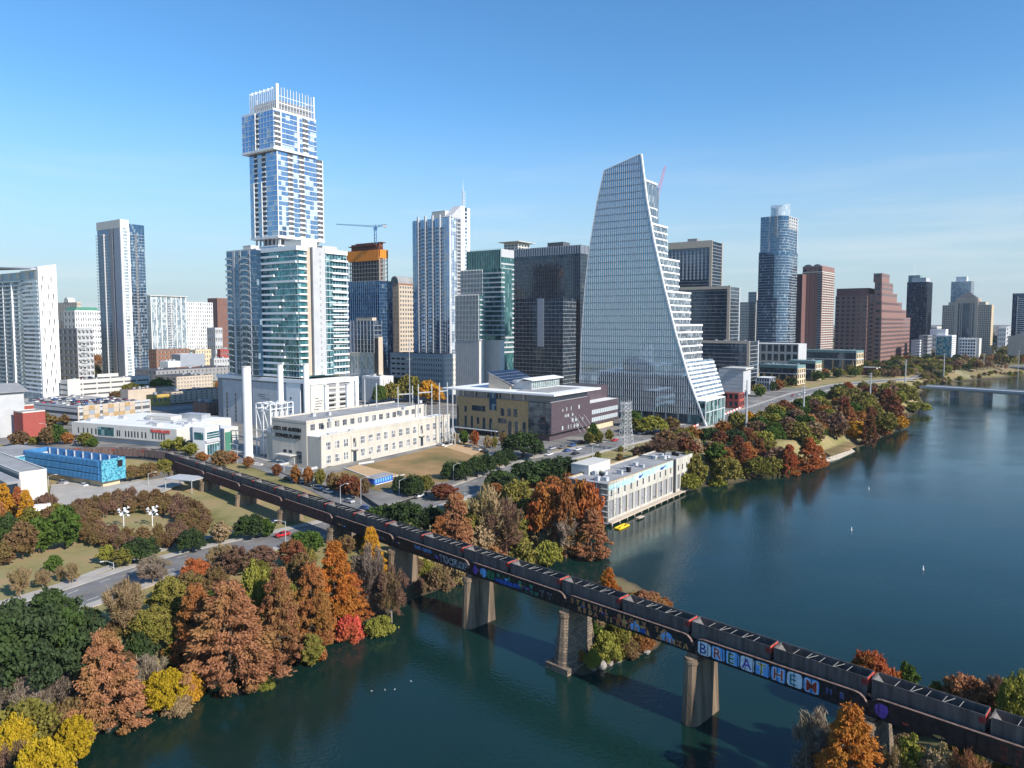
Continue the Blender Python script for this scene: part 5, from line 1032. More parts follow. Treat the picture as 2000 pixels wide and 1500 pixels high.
b=Blk(None,294,950,578,285,362,name='glass_condominium',label='pale green glass condominium with white piers and a thin overhanging roof',cat='apartment building',zb=11); b.core('pale_glass',roof='roof_white'); b.slabs(16,b.z1-5,3.3,.3,.3,'light_grey'); m=MB(); m.box(-2,b.W+2,-2,b.D+2,b.z1,b.z1+1); b.put(m,'roof_overhang','off_white'); b.mull('R',0,b.W,14,b.z1-1,b.W/7,1.0,.7,'white_paint','piers'); b.balc('R',b.W*.45,b.W*.62,16,b.z1-6,3.3,1.5,'light_grey'); b.balc('L',1,b.D*.8,16,b.z1-6,3.3,1.5,'light_grey',rail=False)
b=Blk(None,362.5,1050,590,357,415,name='white_slotted_block',label='white apartment block with vertical slots, between the glass condominium and the brown tower',cat='apartment building',zb=11); b.core('white_paint',name='wall'); b.grid('R',0,b.W,14,b.z1,12,16,.45,.7,'white_paint','window_glass',.3)
b=Blk(None,424,1300,582,406,470,name='brown_ribbed_tower',label='distant brown ribbed tower left of the teal apartment tower',cat='tower',zb=12); b.core('dark_granite',name='wall'); b.mull('R',0,b.W,20,b.z1,2.6,1.2,.4,'brown_brick','ribs'); b.mull('L',0,b.D,20,b.z1,2.6,1.2,.4,'dark_granite','ribs')
LOW=[('brick_apartments','low brown brick apartments under the glass condominium',305,930,683,285,372,'brown_brick',(5,5),(9,5)),
('grey_hall','grey windowless hall with a white end wall in the low rise blocks',352,880,692,335,400,'blue_grey',None,None),
('tan_loft','tan six storey loft building with square windows',382,900,683,370,412,'limestone',(2,5),(6,5)),
('grey_arcade_building','grey stone building with tall arched windows beside the tan loft',418,860,700,410,448,'light_grey',(2,3),(6,3)),
('red_brick_block','small red brick block above the grey arcade building',430,950,682,424,450,'brick_red',None,(4,3)),
('white_studio','low white building with one big blank wall in the middle of the dark roofs',328,800,706,312,352,'white_paint',None,None),
('long_brick_row','long low brick row with a flat parapet and small windows',345,780,718,340,390,'brown_brick',(2,2),(9,2)),
('dark_roof_apartments','three storey apartments with a dark blue pitched roof, upper row',305,740,724,265,455,'mid_grey',(5,3),(20,3)),
('cream_townhouses','cream and white townhouses with dark roofs, middle row',345,690,736,300,415,'beige',(4,3),(12,3)),
('dark_flat_roof_hall','large dark flat roofed hall with tan walls beside the white garage',335,570,766,318,437,'beige',(2,3),(10,4)),
('dark_courtyard_block','dark brown block in shade left of the white garage',405,500,788,377,440,'brown_brick',(3,3),(5,4))]
for nm,lb,c_,Y_,yt,l_,r_,wl,gL,gR in LOW: block(nm,lb,c_,Y_,yt,l_,r_,wl,gL=gL,gR=gR,roof='roof_white' if nm in('white_studio','grey_hall') else 'roof_dark',un=6)
# far filler along the horizon between the towers
FAR=[(455,1400,628),(20,1500,620),(100,1300,624),(1340,1500,628),(1460,1700,629),(1830,1500,638),(1965,1600,640),(1600,1600,632),(360,1100,628),(420,1000,640),(70,900,640)]
for i,(p,Y_,yt) in enumerate(FAR): block('distant_block',f"hazy low {['grey','beige','white'][i%3]} block far off towards the skyline, {ordn(sorted(q[0] for q in FAR).index(p))} from the left",p,Y_,yt,p-16,p+14,['light_grey','beige','off_white'][i%3],zb=12,gL=(4,5),gR=(4,5))
# ---------------------------------------------------------------- parking garages on the left
b=Blk(None,132,600,741,118,291,name='white_parking_garage',label='long white parking garage with horizontal slots behind the roof car park',cat='parking garage',zb=10); b.core('dark_grey',name='wall',roof='roof_grey',z1=b.z1-1.2); W=b.W; n=4; h=(b.z1-10)/n
for f in 'RL': b.bands(f,0,b.ln(f),10.6+h*.0,b.z1+.3,h,h*.66,.4,'off_white',name='parapet_band')
for i in range(7): s=W*i/6; b.pier('R',s-.5,s+.5,10,b.z1,.6,'off_white')
b.pier('R',0,W*.14,10,b.z1,.5,'off_white','end_wall'); GAR1=b
c=Blk(b,190,622,733,120,231,zb=10); c.W=c.W; m=MB(); c.fb(m,'R',0,c.W,b.z1,c.z1+1,-.3,.2); c.put(m,'roof_wall','off_white')
b=Blk(None,152,450,797,60,292,D=84,name='roof_car_park',label='low parking garage with a full roof car park and tan and blue panels',cat='parking garage',zb=10,th=R(61)); 
b=b; W=b.W; b.core('dark_grey',name='wall',roof='paving',z1=b.z1); n=3; h=(b.z1-10)/n; GAR2=b
b.bands('R',-.3,W,10.5,b.z1+1.2,h,h*.52,.35,'light_grey',name='parapet_band'); b.bands('L',0,b.D,10.5,b.z1+1.2,h,h*.55,.35,'light_grey',name='parapet_band'); m=MB(); b.fb(m,'R',-.3,W,b.z1-.3,b.z1+1.1,-.2,.4); b.fb(m,'L',0,b.D,b.z1-.3,b.z1+1.1,-.2,.4); b.put(m,'parapet','light_grey')
for i in range(9): s=W*i/8; b.pier('R',s-.35,s+.35,10,b.z1+.8,.6,'beige')
r=random.Random(9)
for a in (.06,.32,.55):
    for i in range(3):
        for k in range(4): s=W*a+i*3.6; b.pier('R',s,s+3.5,b.z1+1-(k+1)*2.9,b.z1+.9-k*2.9,.75,['beige','blue_grey','tan_stone','beige'][(i*2+k*3)%4],'panel')
b=block('yellow_building','low yellow building with a brown roof behind the car park',296,560,772,286,376,'yellow_stucco',gR=(8,1),gL=(1,1),roof='roof_brown',hf=.4,un=3,zb=10)
b=block('brown_roof_building','long low building with a flat brown roof beside the yellow one',250,590,762,235,345,'beige',roof='roof_brown',un=4,zb=10)
b=Blk(None,25,420,794,9,66,name='red_brick_building',label='red brick building with a low front wing at the left edge',cat='building',zb=10); b.core('brick_red',name='wall',roof='roof_grey'); b.grid('L',0,b.D,10.5,b.z1-.5,3,3,.35,.5,'brick_red','dark_glass',.15); b.parapet('off_white',.5); b.win('R',b.W*.10,b.W*.18,b.z1-5.5,b.z1-4.2,'pale_glass'); b.win('R',b.W*.22,b.W*.30,b.z1-5.5,b.z1-4.2,'pale_glass')
c=Blk(b,44,400,806,30,88,zb=10); c.D=12; c.core('brick_red',name='front_wing',roof='roof_grey'); c.parapet('off_white',.4)
b=Blk(None,-4,405,768,-80,46,D=26,name='grey_pitched_building',label='grey building with a sloping metal roof on the far left edge',cat='building',zb=10); b.core('light_grey',name='wall'); m=MB(); m.slab([(-2,-2,b.z1),(b.W+2,-2,b.z1),(b.W+2,b.D*.5,b.z1+4),(-2,b.D*.5,b.z1+4)],(0,0,.4)); b.put(m,'sloped_roof','mid_grey')
# ---------------------------------------------------------------- white shop building
T3=R(66)
b=Blk(None,345,372,838,150,467,name='shop_building',label='white angular shop building with red lettering and slit windows, behind the train',cat='shop',zb=10,th=R(68)); W,D=b.W,b.D; z=b.z1; zm=b.zL(860)
m=MB(); m.prism([(0,0),(W*.55,0),(W*.55,8),(W,8),(W,D),(0,D)],10,z-7); b.put(m,'ground_floor','light_grey')
m=MB(); m.prism([(-1.5,-1.5),(W*.5,-1.5),(W*.5,6),(W,6),(W,D+2),(-1.5,D+2)],z-7,z); b.put(m,'upper_floor',['off_white']); m=MB(); m.prism([(-1,-1),(W*.5,-1),(W*.5,6.5),(W,6.5),(W,D+1.5),(-1,D+1.5)],z,z+.15); b.put(m,'roof','roof_white')
for px in (236,240,252,258,264,270,276,284,291,305,311,317,322,327,160,170,178,186,194,202,210,218): s=b.sL(px,zm); b.win('L',s,s+1.0,z-5.8,z-2.6,'window_glass',1.52)
s=b.sL(228,zm); e=b.sL(197,zm); b.pier('L',s,e,z-6,z-1.5,1.7,'teal_glass','glass_bay')
wall_text("TRADER JOE'S",2.2,'signal_red','sign_lettering',b.root,(b.ox-1.75,b.sL(299,z),z-2.3-b.z0),(0,-1,0),ext=.1,bold=.05)
c=Blk(b,400,350,836,376,430,zb=10); c.core('white_paint',name='corner_pavilion',roof='roof_white'); zc=c.z1
c.bands('R',.8,c.W-.8,zc-6,zc-2.6,1.1,.2,.2,'white_paint'); m=MB(); c.fb(m,'R',1,c.W-1,zc-6,zc-2.4,.02,.1); c.fb(m,'L',1,c.D-1,zc-6,zc-2.4,.02,.1); c.fb(m,'R',1,c.W-1,10,zc-8.5,.02,.1); c.put(m,'glazing','teal_glass'); c.mull('R',1,c.W-1,10,zc-8.5,1.6,.15,.2,'light_grey'); c.pier('R',0,c.W,zc-7.6,zc-6.2,.8,'light_grey','spandrel')
e=Blk(b,434,362,838,425,465,zb=10); e.D=16; e.core('off_white',name='annex',roof='roof_white'); e.pier('R',e.W*.15,e.W*.55,10,e.z1-2,.4,'green_roof','ivy_wall')
b.units(16,11,z,4.0,'light_grey'); m=MB()
for i in range(6): x=W*.3+i*6; m.box(x,x+.3,D*.2,D*.6,z+.6,z+.9)
b.put(m,'roof_pipes','steel_grey'); b.roofbox(W*.45,W*.62,D*.35,D*.6,2.4,'off_white',z); b.roofbox(W*.7,W*.85,D*.2,D*.4,2.8,'steel_grey',z)
# ---------------------------------------------------------------- blue box building
pc=GR(197,957); b=Blk(None,197,pc.y,900,45,244,name='blue_arts_building',label='bright blue corrugated building with a confetti patterned end wall and open top',cat='building',zb=8,th=R(63)); W,D=b.W,b.D; z=b.z1; zg=8+4.2
m=MB(); m.box(1.5,W-1.5,1.5,D-1.5,8,zg); b.put(m,'ground_floor','limestone'); t=.6
m=MB(); m.box(0,t,0,D,zg,z); m.box(W-t,W,0,D,zg,z); m.box(t,W-t,D-t,D,zg,z); m.box(t,W-t,t,D-t,zg,zg+.5); m.box(t,W-t,t,D-t,z-3.6,z-3.2); b.put(m,'wall','bright_blue')
m=MB(); m.box(t,W-t,0,t,zg,z); m.box(0,W,-.25,-.01,zg-.3,z+.05); b.put(m,'confetti_wall','confetti_blue'); b.win('R',W*.66,W*.86,z-3.6,z-.9,'black',.3)
m=MB(); k=int(D/.9); h=(z-zg)/3
for r_ in range(3):
    for i in range(k): s=D*.03+D*.95*i/k; b.fb(m,'L',s,s+.32,zg+r_*h+.25,zg+(r_+1)*h-.1,.0,.28)
b.put(m,'corrugation','bright_blue'); m=MB()
for r_ in range(1,3): b.fb(m,'L',D*.03,D,zg+r_*h-.12,zg+r_*h+.14,.0,.12)
b.put(m,'joint','black'); m=MB()
for i in range(9): y=D*(i+.5)/9; m.box(W-t-.5,W-t-.05,y-.2,y+.2,z-3.2,z-.1); m.box(.7,W-.7,y-.12,y+.12,z-3.15,z-2.9)
m.box(t,W-t,t+.05,t+.3,z-.35,z-.05); b.put(m,'roof_frame','light_grey')
b=Blk(None,20,pc.y+18,893,-60,52,W=20,name='turquoise_building',label='low turquoise speckled building left of the bright blue one',cat='building',zb=8,th=R(63)); b.core('off_white',name='wall',roof='roof_grey'); b.pier('L',0,b.D,8,b.z1-.3,.2,'confetti_blue','patterned_wall'); b.pier('R',0,b.W*.7,8,b.z1-.3,.2,'confetti_blue','patterned_wall')
p2=GR(60,985); b=Blk(None,38,p2.y,925,-70,91,name='cream_building',label='cream stucco building with grey flat roofs at the left edge',cat='building',zb=8,th=R(50)); b.core('off_white',name='wall',roof='roof_grey'); b.pier('L',0,b.D,8,b.z1-.2,.15,'beige','side_wall'); b.parapet('off_white',.5); c=Blk(b,10,p2.y-12,942,-90,40,zb=8); c.core('mid_grey',name='front_wing',roof='roof_grey'); c.win('R',c.W*.1,c.W*.8,9,c.z1-1,'dark_glass')
# ---------------------------------------------------------------- power plant
pn=GR(627,916); ZP=pn.z; b=Blk(None,627,pn.y,855,518,878,name='power_plant',label='old pale concrete power plant with dark lettering on its end wall',cat='power plant',zb=ZP,th=R(57)); W,D=b.W,b.D; z=b.z1
Cb=b.C+b.v*3; 
# the high hall stands back from the long low front
inn=D*.24; hz=zrow(b.C.y+b.v.y*inn,826); m=MB(); m.box(0,W,0,inn,ZP,z); b.put(m,'front_wing',['plant_concrete']); m=MB(); m.box(-.25,W-9,inn,D*.86,ZP,hz); b.put(m,'hall','plant_concrete'); m=MB(); m.box(.6,W-9.6,inn+.6,D*.86-.6,hz,hz+.2); b.put(m,'roof','roof_grey'); m=MB(); m.box(.5,W-.5,.5,inn,z,z+.15); b.put(m,'terrace_roof','roof_white')
m=MB(); m.box(-.4,W-8.8,inn-.15,inn+.45,hz-.2,hz+.9); m.box(-.4,W-8.8,D*.86-.45,D*.86+.15,hz-.2,hz+.9); m.box(-.4,.2,inn+.45,D*.86-.45,hz-.2,hz+.9); m.box(-.15,W+.15,-.15,.35,z-.2,z+.8); b.put(m,'parapet','plant_concrete')
m=MB(); m.box(.5,W*.9,D*.86+.1,D,ZP,hz-7); b.put(m,'rear_wing','plant_concrete')
def pane(b,s0,s1,z0,z1,y,par=None,fr='off_white'):
    m=MB(); m.box(s0,s1,y-.05,y+.04,z0,z1); g=b.put(m,'window','window_glass'); m=MB()
    for i in range(4): s=s0+(s1-s0)*i/3; m.box(s-.07,s+.07,y-.12,y-.05,z0,z1)
    for i in range(3): q=z0+(z1-z0)*i/2; m.box(s0,s1,y-.11,y-.05,q-.06,q+.06)
    o=m.build('frame',fr,g)
for i in range(17):
    s=W*(.022+i*.0535); 
    if s<W-12: pane(b,s,s+2.6,z+2.2,z+4.9,inn,fr='mid_grey')
zb1=ZP+1.6; hh=(z-ZP)
for i in range(17):
    s=W*(.03+i*.058)
    if i in (3,12):
        m=MB(); m.box(s-.9,s+3.5,-.35,-.001,ZP,z-1.2); m.box(s-1.0,s+3.6,-1.8,-.36,ZP+hh*.42,ZP+hh*.42+.25); b.put(m,'entrance_bay','plant_concrete'); b.win('R',s+.2,s+2.3,ZP+.3,ZP+hh*.36,'dark_glass',.36); b.win('R',s+.3,s+2.2,ZP+hh*.5,ZP+hh*.8,'window_glass',.36); continue
    for q in (.14,.57): pane(b,s,s+2.7,ZP+hh*q,ZP+hh*(q+.25),0,fr='white_paint')
m=MB(); m.box(W*.30,W*.86,-3.2,-2.9,ZP,ZP+1.3); b.put(m,'low_wall','plant_concrete')
L1=D*.80; m_up=hz
for tx,zz_,s0 in (("CITY OF AUSTIN",hz-4.6,D*.83),("POWER PLANT",hz-7.8,D*.79)): wall_text(tx,2.55,'black','wall_lettering',b.root,(-.45,s0,zz_-b.z0),(0,-1,0),ext=.22,bold=.04)
for s,e,a,c_ in ((.33,.42,1.2,6.5),(.50,.56,5.2,6.6),(.60,.66,5.2,6.6)): b.win('L',D*s,D*e,ZP+a,ZP+c_,'dark_glass',.3)
m=MB(); m.box(-4,-.3,D*.42,D*.70,ZP+4.6,ZP+4.9); m.box(-.5,-.3,D*.46,D*.72,ZP+.2,ZP+4.5); b.put(m,'entrance_canopy','off_white')
b.units(5,3,hz+.2,2,'light_grey')
m=MB(); m.box(W*.06,W*.06+6,1,2.4,z+.2,z+1.2); b.put(m,'roof_duct','light_grey'); m=MB(); m.box(W*.2,W*.2+3,1,2.2,z+.2,z+1.4); b.put(m,'roof_duct','light_grey'); PLANT=b
t=thing('entrance_terrace','grey concrete terrace wall and stairs in front of the power plant lettering','terrace',(b.C.x,b.C.y,ZP),b.th); m=MB(); m.box(-9,-8.5,2,D*.55,-2.2,1.4); m.box(-8.5,-1,1.5,2,-2.2,1.2); m.box(-9,-.6,D*.55,D*.56+1,-2,1); m.build('wall','light_grey',t); m=MB()
for i in range(10): m.box(-16+i*.7,-15.3+i*.7,D*.75,D*.75+6,-2,-1.8+i*.3)
m.build('stairs','off_white',t)
# white stacks
for i,(px,yt,wd,Yo) in enumerate(((481,716,17,0),(547,713,11,14),(597,711,11,26),(637,753,9,34),(680,750,11,40))):
    Y_=b.C.y+b.v.y*D*.95+6+Yo*.9; zt=zrow(Y_,yt); X=xpx(px,Y_,zt); r_=wd/2*Y_/F; t=thing('smokestack',f"white cylindrical smokestack, {ordn(i)} from the left in the row behind the power plant",'smokestack',(X,Y_,10),group='white stacks of the power plant'); m=MB(); m.tube((0,0,0),(0,0,zt-10),r_,k=20); m.build('shaft','white_paint',t); m=MB(); m.tube((0,0,zt-10.3),(0,0,zt-9.8),r_+.18,k=20); m.tube((0,0,-.2),(0,0,1.2),r_+.4,k=20); m.build('collar','off_white',t)
Y_=b.C.y+b.v.y*D*.9+8; c=Blk(None,528,Y_,800,500,572,ztop=None,name='boiler_frame',label='white steel scaffold frame with grey boilers behind the power plant end wall',cat='boiler frame',zb=10,th=R(57)); W,D=c.W,c.D; z=c.z1; z=zrow(Y_,790)
m=MB()
for i in range(5):
    for y in (0,D*.5,D): x=W*i/4; m.tube((x,y,10),(x,y,z),.28,k=4)
for zz_ in (18,23,z-2.5,z):
    for y in (0,D*.5,D): m.tube((0,y,zz_),(W,y,zz_),.2,k=4)
    for i in range(5): m.tube((W*i/4,0,zz_),(W*i/4,D,zz_),.2,k=4)
for i in range(4): m.tube((W*i/4,0,18),(W*(i+1)/4,0,z-2.5),.14,k=4); m.tube((0,D*(i%2)/2,18+i),(0,D*(i%2+1)/2,z-2),.14,k=4)
c.put(m,'steel_frame','white_paint'); m=MB(); m.box(W*.1,W*.9,D*.2,D*.9,21,z-4); m.box(0,W*.3,D*.1,D*.8,11,19); c.put(m,'boiler_casing','light_grey'); m=MB()
for i in range(4): m.tube((W*(.2+i*.2),D*.3,z-4),(W*(.2+i*.2),D*.3,z-1),1.0,k=10)
c.put(m,'pipes','steel_grey')
# substation
for i,(px,yb_,yt,px2) in enumerate(((777,795,755,803),(817,795,751,841),(858,800,748,872),(884,800,752,884),(712,800,740,712),(735,800,748,735))):
    Y_=385; z0=10; zt=zrow(Y_,yt); x0=xpx(px,Y_,zt); x1=xpx(px2,Y_,zt)+.01; t=thing('substation_gantry',f"galvanised steel substation mast, {ordn([4,5,1,0,2,3].index(i) if False else [2,3,4,5,0,1][i])} from the left behind the power plant",'gantry',(x0,Y_,z0),group='substation masts')
    m=MB(); m.tube((0,0,0),(0,0,zt-z0),.38,.28,k=6)
    if px2!=px: m.tube((x1-x0,5,0),(x1-x0,5,zt-z0),.38,.28,k=6)
    m.build('post','galvanised',t)
    if px2!=px: m=MB(); m.tube((0,0,(zt-z0)*.86),(x1-x0,5,(zt-z0)*.86),.35,k=6); m.build('crossbeam','galvanised',t)
r=random.Random(2)
for i in range(14):
    px=r.uniform(715,890); Y_=r.uniform(372,400); x=xpx(px,Y_,12); t=thing('substation_equipment',"galvanised transformer frame with insulators in the fenced substation yard",'transformer',(x,Y_,10),r.uniform(0,3),group='equipment of the substation yard'); m=MB(); h=r.uniform(5,9)
    for a,c_ in ((-1.5,-1),(1.5,-1),(1.5,1),(-1.5,1)): m.tube((a,c_,0),(a,c_,h),.14,k=4)
    for q in (h*.5,h): m.tube((-1.5,-1,q),(1.5,-1,q),.12,k=4); m.tube((-1.5,1,q),(1.5,1,q),.12,k=4); m.tube((-1.5,-1,q),(-1.5,1,q),.12,k=4); m.tube((1.5,-1,q),(1.5,1,q),.12,k=4)
    m.tube((-1.5,-1,0),(1.5,-1,h),.08,k=4); m.build('frame','galvanised',t); m=MB()
    for a in (-1.2,0,1.2): m.tube((a,0,h),(a,0,h+1.6),.22,.12,k=6)
    m.build('insulator','light_grey',t)
# ---------------------------------------------------------------- library
pl=GR(1073,866); b=Blk(None,1077,pl.y+2,782,891,1205,ztop=None,name='library',label='tan stone and purple panel library under a wide white flying roof with solar panels',cat='library',zb=10,th=R(55)); D=b.D; z=zrow(b.C.y,787); zm=20; W=b.sR(1152,zm)
sp=b.sL(1032,zm); z5=z-.2
m=MB(); m.box(0,W,0,sp,14.5,z5); m.box(3,W,3,sp,10,14.5); b.put(m,'purple_wall','purple_panel'); m=MB(); m.box(.4,W,sp,D,10,z5); b.put(m,'stone_wall','tan_stone'); b.pier('L',.3,sp,14.6,z5-.3,.15,'dark_glass','corner_glazing'); b.bands('L',.3,sp,16,z5,4,.25,.25,'purple_panel')
def W2(px): return b.sL(px,zm)
for px,z0,z1,wd in ((895,-19,-5,.9),(911,-8.2,-5,1.6),(911,-19,-10.3,1.5),(923,-19,-10.3,1.5),(935,-14.2,-10.6,1.5),(935,-19,-16.4,1.5),(947,-19,-10.6,1.7),(960,-19,-10.6,1.7),(972,-19.2,-16.5,1.6),(985,-19,-16.5,1.6),(984,-8.6,-4.5,2.2),(997,-8.6,-4.5,2.2),(1009,-8.6,-4.5,2.2),(998,-19,-11,1.9),(1011,-19,-11,1.9),(1026,-19,-11,1.9)):
    zt_=z5; s=W2(px); k=(z5-10)/20; b.win('L',s,s+wd*1.1,z5+z0*k-.0,z5+z1*k,'dark_glass',-.35)
for px,px2,z0,z1 in ((947,921,-7.7,-4.6),(988,972,-13.5,-10.8)): b.win('L',W2(px),W2(px2),z5+z0,z5+z1,'dark_glass',-.35)
b.win('L',W2(969),W2(955),z5-6.5,z5+3.6,'blue_glass',-.30)
m=MB(); m.box(-3,.3,W2(975),W2(892),13.2,13.6); b.put(m,'street_canopy','light_grey'); b.win('L',W2(965),W2(905),10.2,13,'black',-.3)
r=random.Random(8)
for i in range(20): s=r.uniform(3,W-4); zq=15.5+int(r.uniform(0,4))*3.4; b.win('R',s,s+r.choice((1.2,1.4,2.6)),zq,zq+r.choice((1.6,2.2)),'pale_glass' if i%2 else 'window_glass',.1)
m=MB(); m.box(1.5,W-.5,1.5,D-1,z5,z5+4.2); b.put(m,'roof_storey','off_white' if False else 'mid_grey')
for i in range(6): s=sp+(D-sp)*(i+.3)/6; b.win('L',s,s+3,z5+.6,z5+3.8,'window_glass',-1.45)
zr=z5+4.3; m=MB(); m.prism([(-4.5,-4.5),(W+5,-4.5),(W+5,D*.55),(W-2,D+5),(-4.5,D+7)],zr,[zr+1.0,zr+1.0,zr+1,zr+.8,zr+.8]); b.put(m,'flying_roof','white_paint'); m=MB(); m.box(3,W*.9,3,D*.38,zr+1.02,zr+1.15); b.put(m,'flat_roof','roof_grey')
m=MB(); x0,x1,y0,y1=W*.25,W*.95,D*.30,D*.50; m.prism([(x0,y0),(x1,y0),(x1,y1),(x0,y1)],zr+1,zr+6); b.put(m,'clerestory','light_grey'); b2=MB(); b2.box(x0+.5,x1-.5,y0-.12,y0-.01,zr+1.8,zr+5.4); b.put(b2,'clerestory_glazing','green_glass'); m=MB(); n=14
for i in range(n+1): s=x0+.5+(x1-x0-1)*i/n; m.box(s-.08,s+.08,y0-.25,y0-.13,zr+1.8,zr+5.4)
for i in range(6): q=zr+1.8+3.6*i/5; m.box(x0+.5,x1-.5,y0-.24,y0-.13,q-.06,q+.06)
b.put(m,'clerestory_mullions','white_paint'); m=MB(); m.slab([(x0-2,y0-2,zr+6.3),(x1+2,y0-2,zr+6.3),(x1+2,y0+5,zr+7.2),(x0-2,y0+5,zr+7.2)],(0,0,.35)); m.slab([(x0-2,y0+5.05,zr+7.2),(x1,y0+5.05,zr+7.2),(x1,y0+9,zr+5),(x0-2,y0+9,zr+5)],(0,0,.35)); b.put(m,'clerestory_roof','white_paint')
m=MB(); A=[(x0-3,D*.47,zr+3.2),(x1-4,D*.47,zr+3.2),(x1-4,D*.74,zr+10),(x0-3,D*.74,zr+10)]; m.slab(A,(0,0,.4)); b.put(m,'solar_roof','light_grey'); m=MB(); nu,nv=12,5
for i in range(nu):
    for j in range(nv):
        f=lambda u,v:(A[0][0]+(A[1][0]-A[0][0])*u,A[0][1]+(A[3][1]-A[0][1])*v,A[0][2]+.5+(A[3][2]-A[0][2])*v)
        m.slab([f((i+.06)/nu,(j+.06)/nv),f((i+.94)/nu,(j+.06)/nv),f((i+.94)/nu,(j+.94)/nv),f((i+.06)/nu,(j+.94)/nv)],(0,0,.1))
b.put(m,'solar_panels','solar'); m=MB(); m.prism([(x0-2.5,D*.5),(x1-4.5,D*.5),(x1-4.5,D*.73),(x0-2.5,D*.73)],zr+1,[zr+3,zr+3,zr+9.6,zr+9.6]); b.put(m,'solar_storey','beige')
c=Blk(b,1152,b.C.y+b.u.y*W+2,782,1140,1206,zb=10); c.z1=zrow(c.C.y,788); c.D=30; c.W=c.sR(1207,zm); c.core('purple_panel',name='side_wing',z0=14.3,roof='roof_white'); m=MB(); m.box(2,c.W-2,2,c.D,10,14.3); c.put(m,'side_wing_base','limestone')
for q in (15.8,20.4): c.grid('R',2.5,c.W-.5,q,q+2.6,12,1,.8,.96,'light_grey','pale_glass',.12)
d=Blk(b,1145,c.C.y+14,757,1130,1190,zb=10); d.W=d.sR(1186,zm); d.D=20; d.core('purple_panel',name='rear_wing',z0=12,roof='roof_dark')
m=MB(); 
for i in range(4): x=W*(.45+i*.12); m.tube((x,-.4,22),(x+5,-4.5,13),.12,k=4)
b.put(m,'stay_rods','galvanised')
# ---------------------------------------------------------------- riverside intake building
q0=Vector((*G0(1188,1026,0),0)); q1=Vector((*G0(1352,953,0),0)); dv=(q1-q0); ang=math.atan2(dv.y,dv.x); Lq=dv.length; Yq=q0.y; zt=zrow(Yq+.5,943)
b=Blk(None,1188,Yq,943,1165,1352,ztop=zt,name='intake_building',label='derelict white concrete building in the water with turquoise murals and scaffolding',cat='building',zb=0,th=ang,W=Lq); b.D=17; W,D=b.W,b.D; gap=W*.735; g2=W*.775
def bay(x0,x1,n,ztop):
    m=MB(); m.box(x0,x1,.6,D,-1,ztop-.6,0); b.put(m,'core','mid_grey'); m=MB(); zmid=ztop*.55; m.box(x0,x1,0,.59,zmid,ztop); m.box(x0,x0+.5,.6,D,1.6,ztop); m.box(x1-.5,x1,.6,D,1.6,ztop); m.box(x0+.5,x1-.5,D-.5,D,2,ztop); m.box(x0,x1,0,.59,1.4,2.2); cw=(x1-x0)/n
    for i in range(n+1):
        a=x0+i*cw-(.55 if i else 0); c_=x0+i*cw+(.55 if i<n else 0); m.box(max(a,x0),min(c_,x1),0,.59,2.2,zmid)
    b.put(m,'wall','weathered'); m=MB(); m.box(x0+.5,x1-.5,.6,D-.5,ztop-.7,ztop-.5); b.put(m,'roof','roof_brown' if False else 'roof_grey'); m=MB()
    for i in range(n): s=x0+(i+.5)*cw; b.win('R',s-.45,s+.45,ztop*.66,ztop*.81,'dark_glass',.02)
bay(0,gap,11,zt); bay(g2,W,4,zrow(Yq+dv.y/Lq*W*.9,897) if False else zt)
m=MB(); m.box(gap+.01,g2-.01,2,D,-1,zt-1); b.put(m,'link','dark_grey'); m=MB(); m.box(-1,W+1.5,-2.2,-.01,.9,1.4); 
for i in range(14): m.tube((i*W/13,-1.8,-2),(i*W/13,-1.8,.9),.22,k=6)
b.put(m,'dock','beige')
m=MB(); m.box(.3,gap*.36,-.03,-.005,zt*.80,zt*.93); m.box(gap*.36,gap*.58,-.03,-.005,zt*.82,zt*.985); m.box(gap*.58,gap*.99,-.035,-.008,zt*.84,zt*.99); b.put(m,'mural','aqua_paint')
for x,zf,w_ in ((gap*.42,.86,4.0),(gap*.76,.87,5.5)):
    m=MB(); pts=[(x,zf*zt),(x+w_*.5,zf*zt-.3),(x+w_,zf*zt+.7),(x+w_*1.15,zf*zt+1.4),(x+w_*.8,zf*zt+.9),(x+w_*.2,zf*zt+.8)]; m.slab([(a,-.06,c_) for a,c_ in pts],(0,-.01,0)); b.put(m,'mural_bird','p_dblue'); m=MB(); m.slab([(a-w_*.5,-.05,c_-.2) for a,c_ in pts],(0,-.01,0)); b.put(m,'mural_bird','white_paint')
r=random.Random(6)
for i in range(46):
    x=r.uniform(.5,W-1.5); 
    if gap-1<x<g2+.5: continue
    zq=r.uniform(2.2,5.2); m=MB(); w_=r.uniform(.5,1.6); h=r.uniform(.3,1.1); m.slab([(x+r.uniform(0,w_),-.02,zq+r.uniform(0,h)) for _ in range(5)],(0,-.012,0)); b.put(m,'graffiti',r.choice(['p_blue','p_red','p_green','p_dblue','black','p_yellow','p_purple','mid_grey','mid_grey']))
b.units(14,21,zt-.5,2.2,'light_grey'); b.units(5,22,zt-.5,1.5,'black'); b.roofbox(W*.12,W*.34,D*.82,D+5,4.2,'off_white',zt-1,name='plant_room'); m=MB(); m.box(-.1,gap,-.1,.1,zt+.02,zt+.25); m.box(-.1,gap,D-.1,D+.1,zt+.02,zt+.25); b.put(m,'timber_edge','tan_stone'); m=MB()
for i in range(9):
    y=-.6+i*(D+1)/8
    for x in (-.4,-1.9): m.tube((x,y,.5),(x,y,zt+.6),.06,k=4)
for q in range(8):
    zq=1+q*(zt-1)/7
    for x in (-.4,-1.9): m.tube((x,-.6,zq),(x,D+.4,zq),.06,k=4)
    m.box(-1.9,-.4,-.6,D+.4,zq-.05,zq+.02)
for i in range(4): m.tube((i*2.2,-1.0,.9),(i*2.2,-1.0,zt+.4),.05,k=4)
